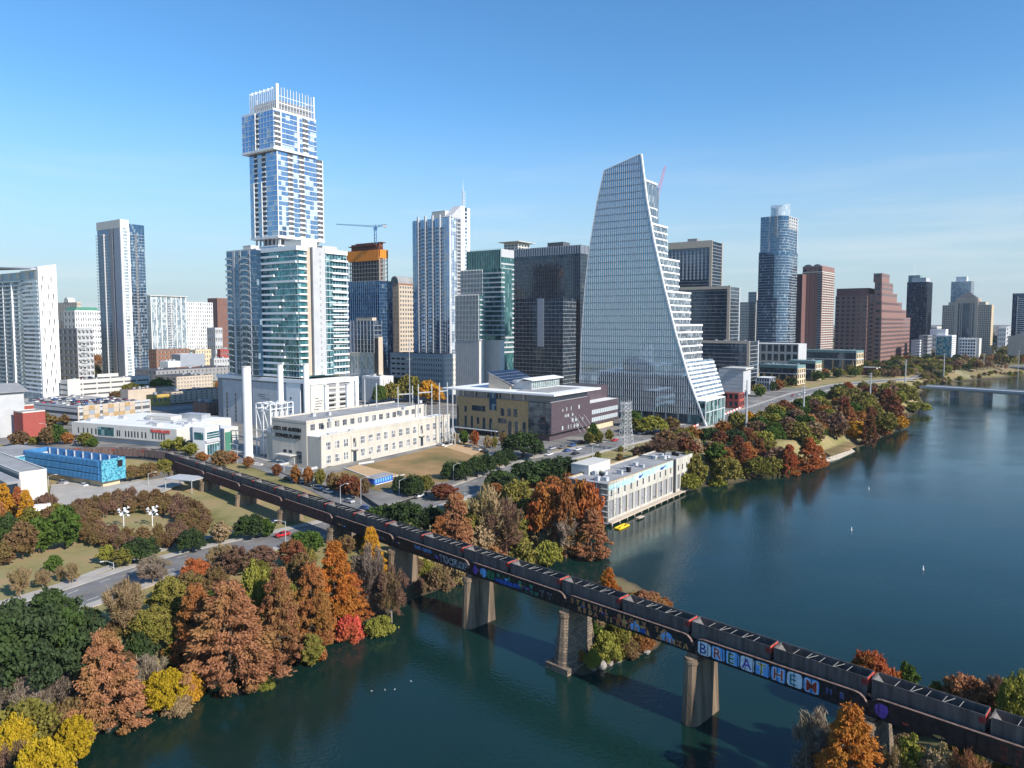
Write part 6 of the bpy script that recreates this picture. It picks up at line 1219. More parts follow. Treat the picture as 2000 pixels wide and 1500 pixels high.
for q in range(8): m.tube((-1.9,-1.0,1+q*(zt-1)/7),(6.8,-1.0,1+q*(zt-1)/7),.05,k=4)
b.put(m,'scaffold','steel_grey')
p=G0(1215,1030,0); t=thing('floating_dock','yellow open framed floating barrier moored at the corner of the intake building','floating barrier',(p[0],p[1],0),ang); m=MB()
for a_,c_ in (((-3.6,-1,.3),(3.4,-1,.3)),((-3.6,1,.3),(3.4,1,.3)),((-3.6,-1,.3),(-3.6,1,.3)),((3.4,-1,.3),(3.4,1,.3)),((-3.6,-1,.3),(3.4,1,.3))): m.tube(a_,c_,.35,k=8)
m.build('float','yellow_plastic',t)
p=G0(1250,1013,0); t=thing('jetty','small grey wooden jetty beside the yellow float','jetty',(p[0],p[1],0),ang); m=MB(); m.box(-2.2,2.2,-.9,.9,.5,.75); m.build('deck','beige',t); m=MB(); [m.tube((x,y,-1.5),(x,y,.5),.12,k=6) for x in (-2,2) for y in (-.8,.8)]; m.build('post','bark',t)
# ---------------------------------------------------------------- far road bridges
def beam_bridge(name,label,P,wd,z,th_,mat,piers,arch=False,rail='light_grey'):
    A,Bv=Vector(P[0]),Vector(P[1]); d=Bv-A; Lb=d.length; t=thing(name,label,'bridge',(A.x,A.y,0),math.atan2(d.y,d.x)); m=MB(); m.box(0,Lb,0,wd,z-th_*.45,z); m.box(0,Lb,wd*.15,wd*.85,z-th_,z-th_*.45); m.build('deck',mat,t)
    for y in (0,wd-.3): m=MB(); m.box(0,Lb,y,y+.3,z,z+1.0); m.build('parapet',rail,t)
    for i in range(1,piers):
        x=Lb*i/piers; m=MB(); m.box(x-1.6,x+1.6,wd*.1,wd*.9,-1.5,z-th_); m.build('pier','mid_grey',t)
    if arch:
        for i in range(piers):
            x0=Lb*i/piers+1.6; x1=Lb*(i+1)/piers-1.6; m=MB(); n=12
            for y in (1,wd-2):
                for k in range(n):
                    u0,u1=k/n,(k+1)/n; h=lambda u:3.0+(z-th_-3.2)*(1-(2*u-1)**2); xa,xb=x0+(x1-x0)*u0,x0+(x1-x0)*u1; m.slab([(xa,y,h(u0)),(xb,y,h(u1)),(xb,y,h(u1)+1.1),(xa,y,h(u0)+1.1)],(0,1,0))
                    if k%2: m.box(xa-.3,xa+.3,y+.1,y+.8,h(u0)+1,z-th_)
            m.build('arch','mid_grey',t)
    return t
a=G0(1796,755,10); c_=G0(2150,777,10); beam_bridge('road_bridge','long flat concrete road bridge crossing the river on the right','x' and (a,c_),20,10,2.6,'light_grey',5)
a=G0(1912,714,11); c_=G0(2200,722,11); beam_bridge('arch_bridge','more distant arched concrete bridge near the right edge',(a,c_),18,11,2.0,'light_grey',4,True)
# ================================================================ trees
def leaf_cloud(kind,n,leaf,seed):
    """leaf clumps through a crown of unit height and unit radius (z 0..1)"""
    r=np.random.RandomState(seed); C=[];Rb=[]
    def add(x,y,z,rb): C.append((x,y,z)); Rb.append(rb)
    if kind=='cypress':
        for _ in range(300):
            t=r.rand()**.8*.92; z=.05+t*.93; rad=min(1,(1-t)**.72*1.02)*min(1,.62+(t/.22)*.38); a=r.rand()*6.283; q=rad*(.35+.65*r.rand()**.5)*(1+.14*math.sin(3*a+seed)+.12*math.sin(7*a+9*t+seed))*(1.15 if r.rand()<.12 else 1); add(q*math.cos(a),q*math.sin(a),z-.06*q,(.155*(1-.5*t),.028))
    elif kind=='oak':
        for _ in range(200):
            v=r.normal(size=3); v/=np.linalg.norm(v); v[2]=abs(v[2])*1.15-.32; q=(.55+.42*r.rand())*(1+.13*math.sin(4*math.atan2(v[1],v[0])+seed)); add(v[0]*q,v[1]*q,.45+.55*v[2]*q,(.145,.075))
    elif kind=='oval':
        for _ in range(150):
            v=r.normal(size=3); v/=np.linalg.norm(v); q=.45+.5*r.rand(); tap=1-.28*max(0,v[2]); k=(1+.15*math.sin(3*math.atan2(v[1],v[0])+seed)); add(v[0]*q*tap*k,v[1]*q*tap*k,.53+.43*v[2]*q,(.155,.055))
    elif kind=='shrub':
        for _ in range(60):
            v=r.normal(size=3); v/=np.linalg.norm(v); v[2]=abs(v[2]); q=.4+.55*r.rand(); add(v[0]*q,v[1]*q,.12+.72*v[2]*q,(.26,.14))
    else:   # sparse twigs
        for _ in range(85):
            v=r.normal(size=3); v/=np.linalg.norm(v); q=.3+.65*r.rand(); add(v[0]*q*.95,v[1]*q*.95,.55+.42*v[2]*q,(.17,.09))
    C=np.array(C); Rb=np.array(Rb); nb=len(C)
    idx=r.randint(0,nb,n); d=r.normal(size=(n,3)); d/=np.linalg.norm(d,axis=1)[:,None]; rad=r.rand(n)**.42; rad=rad*np.where(r.rand(n)<.14,1+.9*r.rand(n),1)*r.uniform(.75,1.25,nb)[idx]
    P=C[idx]+d*rad[:,None]*np.stack([Rb[idx,0],Rb[idx,0],Rb[idx,1]],1)
    P[:,2]=np.clip(P[:,2],.01,1.02)
    return P,d,C
def tree_mesh(kind,n,leaf,seed,h,rr):
    r=np.random.RandomState(seed+50); P,d,C=leaf_cloud(kind,n,leaf,seed); P=P*np.array([rr,rr,h])
    a=r.normal(size=(n,3)); 
    if kind=='cypress': a[:,:2]=P[:,:2]/(np.linalg.norm(P[:,:2],axis=1)[:,None]+.1)+.5*a[:,:2]; a[:,2]=-.45+.35*a[:,2]
    if kind=='twig': a=(P-np.array([0,0,h*.35])); a=a/np.linalg.norm(a,axis=1)[:,None]+.5*r.normal(size=(n,3))
    a/=np.linalg.norm(a,axis=1)[:,None]; b=np.cross(a,d+.6*r.normal(size=(n,3))); b/=np.linalg.norm(b,axis=1)[:,None]+1e-6
    la=leaf*(.7+.7*r.rand(n))[:,None]; wb={'twig':.13,'cypress':.42}.get(kind,.75)
    if kind=='twig': la=la*1.7
    A=a*la*.62; B=b*la*.62*wb
    V=np.stack([P-A-B*.6,P-A*.2+B-0*A,P+A,P+A*.1-B],1).reshape(-1,3)
    return npmesh('crown',V,np.arange(n*4).reshape(-1,4),M['leaves_green']),C*np.array([rr,rr,h])
def trunk_mesh(kind,C,h,rr,seed):
    r=random.Random(seed); m=MB(); tr=.028*h if kind!='shrub' else .02*h; top={'cypress':.93,'oak':.42,'oval':.72,'twig':.6,'shrub':.3}[kind]*h
    pts=[Vector((0,0,-1.2))]; x=y=0
    for i in range(1,5): x+=r.uniform(-.02,.02)*h; y+=r.uniform(-.02,.02)*h; pts.append(Vector((x,y,top*i/4)))
    for i,(p,q) in enumerate(zip(pts,pts[1:])): m.tube(p,q,tr*(1-.2*i),tr*(1-.2*(i+1)),k=6)
    k=26 if kind=='twig' else 14
    for c in r.sample(list(C),min(k,len(C))):
        c=Vector(c); z=max(top*.22,min(top*.98,c.z-(.5 if kind!='cypress' else .0)*abs(c.x**2+c.y**2)**.5)); s=z/top*4; i=min(3,int(s)); p=pts[i].lerp(pts[i+1],s-i)
        mid=p.lerp(c,.5)+Vector((r.uniform(-.03,.03)*h,r.uniform(-.03,.03)*h,.03*h)); m.tube(p,mid,tr*.42,tr*.26,k=4); m.tube(mid,c,tr*.26,tr*.08,k=4)
    return m.mesh('trunk',['pale_bark' if kind=='twig' else 'bark'],uv=False)
PROTO={}
def proto(kind,lod,var):
    k=(kind,lod,var)
    if k not in PROTO:
        h,rr={'cypress':(18,6.5),'oak':(12,7),'oval':(12,5),'shrub':(4,3.5),'twig':(11,5)}[kind]
        n={'cypress':(36000,12000,4500),'oak':(24000,8000,3000),'oval':(16000,6000,2400),'shrub':(9000,3000,1200),'twig':(8000,3600,1500)}[kind][lod]
        leaf={'cypress':(.38,.62,1.0),'oak':(.40,.66,1.05),'oval':(.40,.62,1.0),'shrub':(.30,.50,.8),'twig':(.55,.75,1.1)}[kind][lod]
        me,C=tree_mesh(kind,n,leaf,11*var+{'cypress':1,'oak':2,'oval':3,'shrub':4,'twig':5}[kind]*100,h,rr); PROTO[k]=(me,trunk_mesh(kind,C,h,rr,var),h,rr)
    return PROTO[k]
TREES=[]
SFX={'cypress':'cypress_tree','oak':'oak_tree','oval':'broadleaf_tree','shrub':'shrub','twig':'bare_tree'}
def put_tree(kind,col,p,h,r,label=None,group=None,var=None):
    dist=math.hypot(p.x,p.y); lod=0 if dist<215 else (1 if dist<430 else 2)
    v=random.randrange(3 if lod==0 and kind=='cypress' else 2) if var is None else var
    me,tm,h0,r0=proto(kind,lod,v); root=bpy.data.objects.new(SFX[kind],None); COL.objects.link(root); root.location=p; root.rotation_euler=(0,0,random.uniform(0,6.28))
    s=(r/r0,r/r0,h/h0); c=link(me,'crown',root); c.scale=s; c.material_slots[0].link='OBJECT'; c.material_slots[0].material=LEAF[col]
    t=link(tm,'trunk',root); t.scale=s; tag(root,label,'shrub' if kind=='shrub' else 'tree',group); TREES.append((root,kind,col)); return root
def T(kind,col,cx,yb,yt,w,label=None,group=None):
    p=GR(cx,yb); p.z=max(p.z,.1); zt=zrow(p.y,yt); h=max(2,zt-p.z); r=w/2*p.y/F
    p.z-=.15; return put_tree(kind,col,p,h,r,label,group)
COLW={'rust':'rust brown','pinkrust':'faded pink brown','orange':'bright orange','red':'red orange','maroon':'dark maroon','crimson':'crimson','gold':'golden orange','yellow':'bright yellow','olive':'olive','yellowgreen':'yellow green','green':'fresh green','darkgreen':'dark green','brown':'brown','grey':'bare grey','tan':'pale tan','wine':'wine brown'}
KW={'cypress':'conical cypress','oak':'round oak','oval':'oval tree','shrub':'shrub','twig':'leafless tree'}
# --- near left bank
T('oval','yellow',150,1492,1392,70,'yellow tree leaning over the water, rightmost of three in the bottom left corner')
T('oak','yellow',30,1500,1388,80,'yellow tree against the left edge, bottom left corner')
T('oak','yellow',85,1600,1425,120,'yellow tree in the very corner, between the two others, bottom left')
T('twig','wine',45,1560,1440,90,'bare purplish tree in front of the yellow ones, bottom left')
T('shrub','olive',105,1460,1395,80,'olive bush between the yellow corner trees')
T('twig','grey',60,1420,1320,80,'bare grey brush above the yellow corner trees'); T('twig','tan',160,1430,1340,70,'tan bare brush left of the waterline cypress'); T('twig','grey',15,1400,1300,70,'bare grey brush at the left edge below the evergreen oak'); T('shrub','tan',345,1392,1350,60,'tan brush hanging over the water below the small yellow tree')
T('oak','yellow',322,1388,1298,84,'golden yellow tree between two rust cypresses on the left bank')
T('shrub','gold',365,1370,1300,60,'tan and gold shrub overhanging the water beside the small yellow tree')
T('twig','grey',285,1372,1270,90,'bare grey brush between the two big rust cypresses')
T('oak','darkgreen',72,1352,1140,225,'largest dark evergreen oak at the left edge')
T('oak','darkgreen',150,1290,1180,100,'smaller dark evergreen oak right of the largest one')
T('cypress','pinkrust',212,1428,1212,150,'rust cypress at the waterline, left of the small yellow tree')
T('cypress','pinkrust',452,1340,1118,200,'widest rust cypress at the left bank, touching the water')
T('cypress','rust',385,1310,1125,120,'brown cypress just behind the widest one, to its left')
T('cypress','pinkrust',548,1300,1090,110,'tall rust cypress right of the widest one')
T('cypress','rust',610,1275,1085,110,'orange brown cypress in the middle of the left bank row')
T('cypress','orange',655,1235,1040,112,'tall orange cypress reaching up to the bridge girder')
T('cypress','red',690,1215,1110,80,'red orange cypress below the tall orange one')
T('oval','yellowgreen',497,1235,1085,62,'slim mustard green tree standing up behind the widest cypress')
T('cypress','gold',725,1150,1018,70,'golden topped tree right against the bridge girder')
T('twig','grey',722,1205,1050,70,'vine covered bare tree hanging below the bridge')
T('twig','wine',765,1215,1095,70,'bare brown brush beside the shore pier of the bridge')
T('oval','olive',608,1302,1232,56,'olive green bush dipping into the water at the left bank')
T('shrub','crimson',683,1250,1196,60,'crimson red shrub at the water edge')
T('shrub','yellowgreen',743,1236,1196,62,'yellow green shrub right of the crimson one')
T('shrub','yellowgreen',520,1345,1318,34,'small green water plant clump below the widest cypress')
T('oval','olive',330,1225,1120,80,'olive tree left of the mustard one by the road')
T('oak','olive',300,1270,1175,100,'olive oak between the evergreen oak and the widest cypress')
T('twig','tan',245,1240,1120,80,'leafless tree with pale limbs near the road')
T('oval','brown',372,1190,1110,70,'dark brown oval tree above the widest cypress')
T('oval','brown',420,1175,1100,55,'brown tree by the road, second left of the mustard tree')
T('shrub','darkgreen',270,1290,1225,80,'dark green undergrowth right of the evergreen oak')
T('shrub','olive',60,1450,1350,150,'olive brush between the evergreen oak and the yellow tree')
T('shrub','brown',140,1445,1350,110,'brown tangled brush left of the waterline cypress')
T('twig','grey',110,1400,1300,90,'bare grey branches below the evergreen oaks')
T('shrub','green',180,1395,1330,50,'green shrub at the foot of the waterline cypress')
T('oval','wine',460,1125,1062,60,'maroon brush by the road left of the red car')
T('oval','wine',512,1120,1060,70,'wine brown tree below the red car')
T('oval','maroon',570,1105,1050,60,'maroon tree between the red car and the orange cypress')
T('oak','green',600,1080,1032,70,'green tree below the bridge left of the golden topped one')
T('oval','brown',590,1150,1075,60,'brown tree behind the orange brown cypress')
T('shrub','red',380,1130,1085,60,'red tinted shrub by the near road')
T('twig','grey',300,1140,1080,70,'bare grey tree at the roadside near the park')
T('twig','tan',430,1115,1060,60,'leafless roadside tree right of the dark green park tree')
T('shrub','olive',560,1200,1130,70,'olive undergrowth between the tall cypresses')
T('shrub','olive',640,1150,1095,60,'olive brush under the orange cypress')
# --- park
T('oval','green',106,1122,1080,34,'small green park tree on the lawn at the left')
for i,(cx,yb,yt,w) in enumerate(((40,1165,1100,46),(84,1148,1108,36),(142,1140,1092,30),(120,1135,1100,22))): T('twig','tan',cx,yb,yt,w,f"leafless young park tree, {ordn([0,1,3,2][i])} from the left on the near lawn")
T('oval','yellowgreen',209,1102,1060,34,'light green park tree with a clear trunk')
T('oval','olive',240,1106,1066,46,'olive park tree between the light green and the dark green one')
T('oak','darkgreen',275,1098,1044,66,'dark green park oak right of the olive park tree')
T('oak','darkgreen',373,1078,1028,56,'lone dark green park oak left of the tan tree')
T('oval','tan',433,1060,1015,48,'tan leaved park tree right of the lone oak')
T('oak','darkgreen',490,1050,1000,66,'dark green tree left of the road lamp near the red car')
T('oval','green',522,1048,1010,40,'lighter green tree touching the dark one by the red car')
for a in ((8,1010,938,50,'cypress','gold'),(36,1005,945,36,'cypress','red'),(52,1022,950,40,'cypress','gold'),(18,1075,995,50,'oval','darkgreen'),(45,1092,1012,56,'oval','brown'),(78,1080,1004,62,'oval','green'),(128,1072,980,66,'oval','green'),(112,1040,978,50,'oval','olive'),(62,1050,985,46,'oval','olive'),(90,1000,960,44,'oak','wine'),(-12,1060,970,60,'oval','rust'),(8,1105,1050,50,'oval','brown'),(95,1045,985,46,'oval','brown')):
    T(a[4],a[5],a[0],a[1],a[2],a[3],f"{COLW[a[5]]} {KW[a[4]]} by the cream building, {ordn(sorted([8,36,52,18,45,78,128,112,62,90,-12,8.5,95]).index(a[0]) if a[1]!=1105 else 2)} from the left",'park trees by the cream building')
for ring,(rx,ry,k) in enumerate(((134,46,34),(112,36,26),(90,27,18))):
    for i in range(k):
        t=2*math.pi*i/k+ring*.2; cx=268+rx*math.cos(t); yb=1030+ry*math.sin(t)
        T(('oval','twig','oval')[i%3],('wine','brown','wine','brown','brown')[(i*3+ring)%5],cx,yb,yb-random.uniform(28,36),random.uniform(24,32),'brown crape myrtle in the oval grove around the white sculptures','oval grove of crape myrtles')
for i,(cx,yb,yt,w,c) in enumerate(((258,940,905,40,'brown'),(290,935,900,44,'brown'),(322,930,893,46,'olive'),(270,915,893,30,'olive'),(345,900,885,24,'olive'))): T('oak',c,cx,yb,yt,w,f"{COLW[c]} tree on the slope between the blue building and the bridge, {ordn([0,2,3,1,4][i])} from the left")
for i,(cx,yb,yt,w,c) in enumerate(((40,872,838,38,'brown'),(70,868,850,30,'olive'),(95,870,830,30,'brown'),(112,868,826,34,'green'),(130,868,842,28,'rust'),(30,845,808,40,'brown'),(88,842,802,54,'brown'),(130,830,806,38,'brown'),(165,872,842,34,'olive'),(180,876,852,28,'green'),(330,880,856,32,'yellowgreen'),(350,882,850,30,'yellowgreen'),(372,890,862,34,'yellowgreen'),(395,905,880,30,'rust'),(430,915,876,42,'brown'),(452,905,880,30,'rust'))):
    xs_=sorted([40,70,95,112,130.5,30,88,130,165,180,330,350,372,395,430,452]); T('oval',c,cx+(.5 if i==4 else 0),yb,yt,w,f"{COLW[c]} street tree behind the train, {ordn(xs_.index(cx+(.5 if i==4 else 0)))} from the left",'street trees behind the train')
# --- street trees round the power plant
for i,(cx,yb,yt,w,c) in enumerate(((485,915,889,22,'rust'),(542,930,903,22,'maroon'),(578,945,905,24,'rust'),(602,948,908,24,'rust'),(626,950,912,26,'olive'),(650,962,918,30,'brown'),(672,968,920,34,'maroon'),(692,975,925,32,'maroon'),(712,970,928,22,'wine'))): T('oval',c,cx,yb,yt,w,f"{COLW[c]} street tree before the power plant, {ordn(i)} from the left",'street trees in front of the power plant')
for i,(cx,yb,yt,w) in enumerate(((783,968,925,38),(808,975,922,44),(830,962,924,36),(880,938,898,40),(905,940,896,38),(930,932,886,42),(952,928,882,38),(975,918,876,36),(992,908,874,32))): T('oak','darkgreen' if i!=2 else 'olive',cx,yb,yt,w,f"dark green clipped avenue oak beside the sand courts, {ordn(i)} from the left",'avenue oaks beside the sand courts')
T('oak','darkgreen',1021,895,838,88,'large dark live oak in front of the library corner')
for i,(cx,yb,yt,w,c) in enumerate(((888,868,842,14,'tan'),(907,868,838,20,'green'),(927,872,838,20,'red'),(952,878,848,18,'tan'),(966,876,850,16,'olive'),(983,870,842,18,'brown'),(1158,866,822,22,'green'),(1150,868,842,24,'olive'),(1168,866,838,22,'olive'),(1190,862,836,18,'olive'))): T('oval',c,cx,yb,yt,w,f"small {COLW[c]} tree along the library walls, {ordn(sorted([888,907,927,952,966,983,1158,1150,1168,1190]).index(cx))} from the left",'small trees along the library')
T('oak','olive',1135,800,750,44,'round green tree on the library roof side, beside the sail tower'); T('oak','green',1235,832,800,46,'green tree behind the lattice pylon'); T('oak','yellowgreen',1275,848,808,60,'bright green tree at the foot of the sail tower'); T('oval','brown',1310,845,812,40,'brown tree left of the construction fence'); T('oak','olive',1245,845,815,50,'olive tree right of the pylon')
for i,(cx,yb,yt,w,c) in enumerate(((742,790,748,30,'green'),(765,788,742,36,'olive'),(800,785,728,60,'olive'),(835,785,738,44,'gold'),(852,790,748,34,'gold'),(775,775,735,40,'green'))): T('oak',c,cx,yb,yt,w,f"{COLW[c]} tree behind the substation, {ordn([0,1,3,4,5,2][i])} from the left",'trees behind the substation')
for i,(cx,yb,yt,w,c) in enumerate(((135,745,722,30,'olive'),(160,742,716,36,'olive'),(186,738,712,26,'olive'),(262,775,745,46,'olive'),(315,772,735,44,'green'),(180,700,668,18,'darkgreen'),(190,715,690,22,'rust'),(380,680,655,26,'darkgreen'),(428,672,650,22,'green'),(428,770,740,16,'rust'),(225,780,762,22,'brown'))): T('oak',c,cx,yb,yt,w,f"{COLW[c]} tree among the low rise blocks on the left, {ordn(sorted([135,160,186,262,315,180,190,380,428,428.5,225]).index(cx) if i!=9 else 10)} from the left",'trees among the low rise blocks')
# --- middle bank, behind the bridge
T('oak','darkgreen',748,1040,980,72,'dark oak left end of the hedge behind the train'); T('oak','darkgreen',795,1048,972,84,'dark oak in the middle of the hedge behind the train'); T('oak','darkgreen',838,1050,982,62,'dark oak at the right end of the hedge behind the train')
T('cypress','pinkrust',888,1098,952,96,'tall rust cypress right of the dark hedge'); T('cypress','rust',860,1090,1000,66,'rust cypress between the dark hedge and the train')
T('oval','maroon',868,975,942,60,'maroon tree at the roadside above the rust cypress'); T('oval','olive',925,1080,985,56,'olive tree between the rust cypress and the vine tree'); T('twig','tan',955,1085,938,90,'tall bare pinkish tree in the middle of the bank'); T('twig','wine',985,1098,965,80,'bare wine brown tree right of the tall pinkish one'); T('oval','tan',940,1100,1020,60,'tan leaved tree at the foot of the tall bare one')
T('oak','red',1070,1058,935,92,'red orange round tree on the middle bank'); T('oval','yellowgreen',1112,1060,960,46,'yellow green tree between the two red ones'); T('oak','red',1140,1068,925,84,'red orange tree with an olive top beside the intake building'); T('cypress','pinkrust',1155,1090,985,86,'rust red cypress touching the intake building'); T('cypress','rust',1105,1085,920,70,'dark rust cypress behind the yellow green tree')
T('twig','grey',1105,1090,1000,56,'grey bare tree below the yellow green one'); T('oak','yellowgreen',1070,1108,1052,60,'yellow green bush at the point of the middle bank'); T('shrub','olive',1020,1108,1050,70,'olive brush at the waterline of the middle bank'); T('shrub','pinkrust',970,1112,1060,60,'pinkish brush at the waterline behind the train'); T('shrub','tan',900,1135,1080,70,'tan brush between the train and the water'); T('shrub','wine',860,1150,1100,60,'wine brown brush near the shore pier'); T('shrub','yellowgreen',830,1120,1085,40,'yellow green brush below the girder')
T('oak','darkgreen',1085,945,888,110,'dark green oak above the red trees'); T('oak','darkgreen',1035,950,895,80,'dark green oak left of the biggest dark one by the avenue'); T('oak','darkgreen',1140,950,898,70,'dark green oak left of the white roof box'); T('oak','darkgreen',980,965,915,80,'dark green oak near the avenue above the tan trees'); T('oak','olive',1010,1000,930,70,'olive tree in front of the dark oaks'); T('twig','grey',1172,945,905,40,'grey bushy tree beside the intake building roof')
T('oval','olive',1010,1060,990,60,'olive tree left of the red orange round tree'); T('oval','maroon',1160,1000,930,50,'maroon tree close behind the intake building corner')
# --- island and south bank
T('cypress','orange',1188,1192,1100,54,'lone orange cypress rising behind the train over the river'); T('oak','pinkrust',1262,1205,1150,74,'round rust tree behind the train right of the lone cypress')
T('shrub','green',1165,1268,1212,32,'green shrub beside the stone pier'); T('shrub','yellowgreen',1185,1285,1225,60,'yellow green bush on the pier island'); T('shrub','olive',1215,1275,1215,50,'olive bush in the middle of the pier island'); T('shrub','yellowgreen',1160,1300,1262,44,'low yellow green bush beside the rocks'); T('shrub','rust',1255,1262,1232,54,'low rust coloured bush at the tip of the pier island')
T('shrub','brown',1228,1280,1240,44,'brown bush on the pier island between the yellow green and the rust one'); T('shrub','tan',1240,1238,1205,60,'tan brush under the girder on the pier island'); T('shrub','olive',1200,1250,1200,60,'olive brush under the girder behind the island bushes'); T('shrub','brown',1275,1240,1215,40,'low brown brush at the far right tip of the pier island'); T('shrub','olive',1225,1195,1150,50,'olive brush behind the train between the lone cypress and the rust tree'); T('shrub','rust',1290,1200,1165,36,'small rust bush right of the round rust tree behind the train')
T('oval','olive',1720,1410,1340,60,'olive brush in front of the red tree behind the train'); T('shrub','rust',1810,1430,1370,60,'rust brush below the olive tree behind the train'); T('shrub','olive',1930,1440,1380,70,'olive brush at the right edge just behind the train'); T('shrub','brown',1815,1520,1470,80,'brown brush on the south bank under the bridge'); T('oval','olive',1950,1560,1480,90,'olive tree at the bottom right corner under the bridge'); T('shrub','tan',1720,1530,1480,70,'tan brush beside the south bank stone pier'); T('twig','grey',1700,1520,1440,50,'grey bare tree right behind the large orange cypress')
T('cypress','orange',1655,1600,1356,165,'large orange and gold cypress in front of the bridge, lower right'); T('twig','grey',1600,1560,1385,120,'bare grey tree left of the large orange cypress'); T('oval','gold',1672,1480,1352,60,'golden topped tree beside the large orange cypress')
T('oak','red',1700,1400,1262,110,'red tree behind the train at the lower right'); T('oval','green',1768,1395,1285,60,'green tree right of the red one behind the train'); T('shrub','maroon',1750,1410,1330,60,'maroon bush below the green tree behind the train'); T('oak','pinkrust',1888,1425,1308,110,'rust tree behind the train near the right edge'); T('oak','yellowgreen',1985,1440,1302,80,'yellow green tree at the right edge behind the train'); T('oval','olive',1830,1420,1325,60,'olive tree left of the rust one behind the train'); T('twig','wine',1945,1400,1310,50,'bare twigs left of the yellow green tree at the edge')
T('oval','yellowgreen',1775,1560,1425,80,'yellow green tree under the bridge, lower right'); T('oval','tan',1835,1575,1445,90,'tan tree below the bridge near the corner'); T('twig','pinkrust',1890,1590,1460,80,'bare brown tree below the bridge in the lower right corner'); T('twig','tan',1745,1570,1450,60,'pale branched bare tree under the bridge')
# --- prominent trees of the right hand bank
RB=[('oval','brown',1300,888,835,60),('twig','wine',1290,905,848,70),('oak','olive',1335,880,832,50),('oval','wine',1255,900,868,50),('oak','darkgreen',1385,870,832,56),('oval','maroon',1345,905,850,56),('oval','olive',1340,950,875,60),('oval','olive',1362,955,885,50),('oak','yellowgreen',1345,960,920,50),('oval','brown',1400,905,858,50),('oval','rust',1415,925,868,44),('oak','darkgreen',1435,875,835,50),('cypress','maroon',1440,910,845,50),('cypress','red',1455,915,858,44),('oak','olive',1420,945,888,64),('oak','olive',1478,935,888,58),('cypress','maroon',1482,905,852,44),('oval','wine',1520,925,868,58),('cypress','red',1540,930,862,50),('cypress','red',1578,920,848,60),('cypress','orange',1598,912,866,40),('oval','yellowgreen',1548,918,880,30),('oval','olive',1510,930,888,44),('oak','yellowgreen',1490,870,838,44),('oak','green',1510,865,830,44),('oak','olive',1560,860,820,50),('oval','tan',1590,860,818,44),('oval','rust',1600,855,820,30),('oak','yellowgreen',1620,830,795,36),('cypress','maroon',1648,830,770,40),('cypress','rust',1660,845,790,34),('oval','wine',1635,860,800,44),('oval','gold',1672,860,820,50),('cypress','maroon',1698,870,800,36),('cypress','maroon',1700,830,790,40),('oval','olive',1728,850,800,50),('cypress','rust',1728,850,810,30),('cypress','maroon',1745,835,765,54),('oval','gold',1760,840,810,26),('oval','olive',1690,800,762,44),('oak','olive',1640,790,752,50),('oak','darkgreen',1640,775,748,36),('oval','red',1656,768,744,24),('cypress','maroon',1730,800,754,44),('oak','yellowgreen',1795,806,782,44),('oak','olive',1775,790,755,36),('oak','olive',1760,775,745,40),('oval','gold',1462,845,800,24),('oak','olive',1440,845,800,40),('oak','darkgreen',1550,830,798,44),('oak','olive',1600,800,770,40),('shrub','yellowgreen',1402,948,926,34)]
RB.sort(key=lambda t:(t[2]<870,t[1+1]))
fr=[t for t in RB if t[3]>=880]; bk=[t for t in RB if t[3]<880]
for nm,Lr in (('front',sorted(fr,key=lambda t:t[2])),('back',sorted(bk,key=lambda t:t[2]))):
    for i,t in enumerate(Lr): T(*t,f"{COLW[t[1]]} {KW[t[0]]} beyond the intake building, {ordn(i)} from left in the {nm} row",'wooded bank right of the intake building')
# --- scattered trees further off
def scatter(poly,n,cols,kinds,hmin,hmax,fmt,group,gap=7,seed=1,used=[]):
    r=random.Random(seed); P=[tuple(GR(*p)[:2]) for p in poly]; xs_=[p[0] for p in P]; ys_=[p[1] for p in P]; got=[]; tries=0
    while len(got)<n and tries<n*60:
        tries+=1; x=r.uniform(min(xs_),max(xs_)); y=r.uniform(min(ys_),max(ys_))
        if sdist(np.array([x]),np.array([y]),P)[0]<=0: continue
        if any((x-a)**2+(y-b)**2<gap*gap for a,b in used+got): continue
        got.append((x,y))
    got.sort(key=lambda p:p[0]/p[1])
    for i,(x,y) in enumerate(got):
        k=r.choice(kinds); c=r.choice(cols); h=r.uniform(hmin,hmax); put_tree(k,c,Vector((x,y,max(.2,tz(x,y))-.2)),h,h*(.32 if k=='cypress' else .5),fmt.format(c=COLW[c],k=KW[k],o=ordn(i)),group)
    used+=got
scatter([(1300,880),(1420,845),(1520,810),(1620,778),(1740,760),(1790,775),(1770,800),(1690,850),(1640,850),(1600,880),(1500,900),(1400,925),(1330,930)],95,['olive','olive','brown','green','wine','rust','maroon','tan','yellowgreen'],['oval','oak','oval'],9,13,'{c} {k} in the river woods below the avenue, {o} from the left','fill trees of the river woods',6.5,3)
scatter([(1462,785),(1500,770),(1560,752),(1640,738),(1740,736),(1800,730),(1800,718),(1700,716),(1600,738),(1500,758)],70,['darkgreen','green','olive','darkgreen','brown','olive','rust'],['oak','oval'],8,13,'{c} {k} by the civic buildings, {o} from the left','trees beside the far avenue',8,5)
scatter([(1700,738),(1800,744),(1850,740),(1930,735),(1930,720),(1850,714),(1760,716)],85,['olive','olive','yellowgreen','brown','darkgreen','tan','wine'],['oak','oval'],9,14,'{c} {k} between the two road bridges, {o} from the left','trees between the road bridges',8,6)
scatter([(1730,716),(1850,712),(1940,712),(2040,709),(2040,697),(1880,697),(1740,702)],90,['darkgreen','olive','brown','olive','rust'],['oak','oval'],11,17,'{c} {k} below the far hotels, {o} from the left','trees below the far hotels',13,7)
scatter([(1300,862),(1180,885),(1120,900),(1200,905),(1260,900),(1330,878)],5,['olive','brown'],['shrub'],3,4,'low {c} {k} beside the avenue near the pylon, {o} from the left','low bushes beside the avenue',8,8)
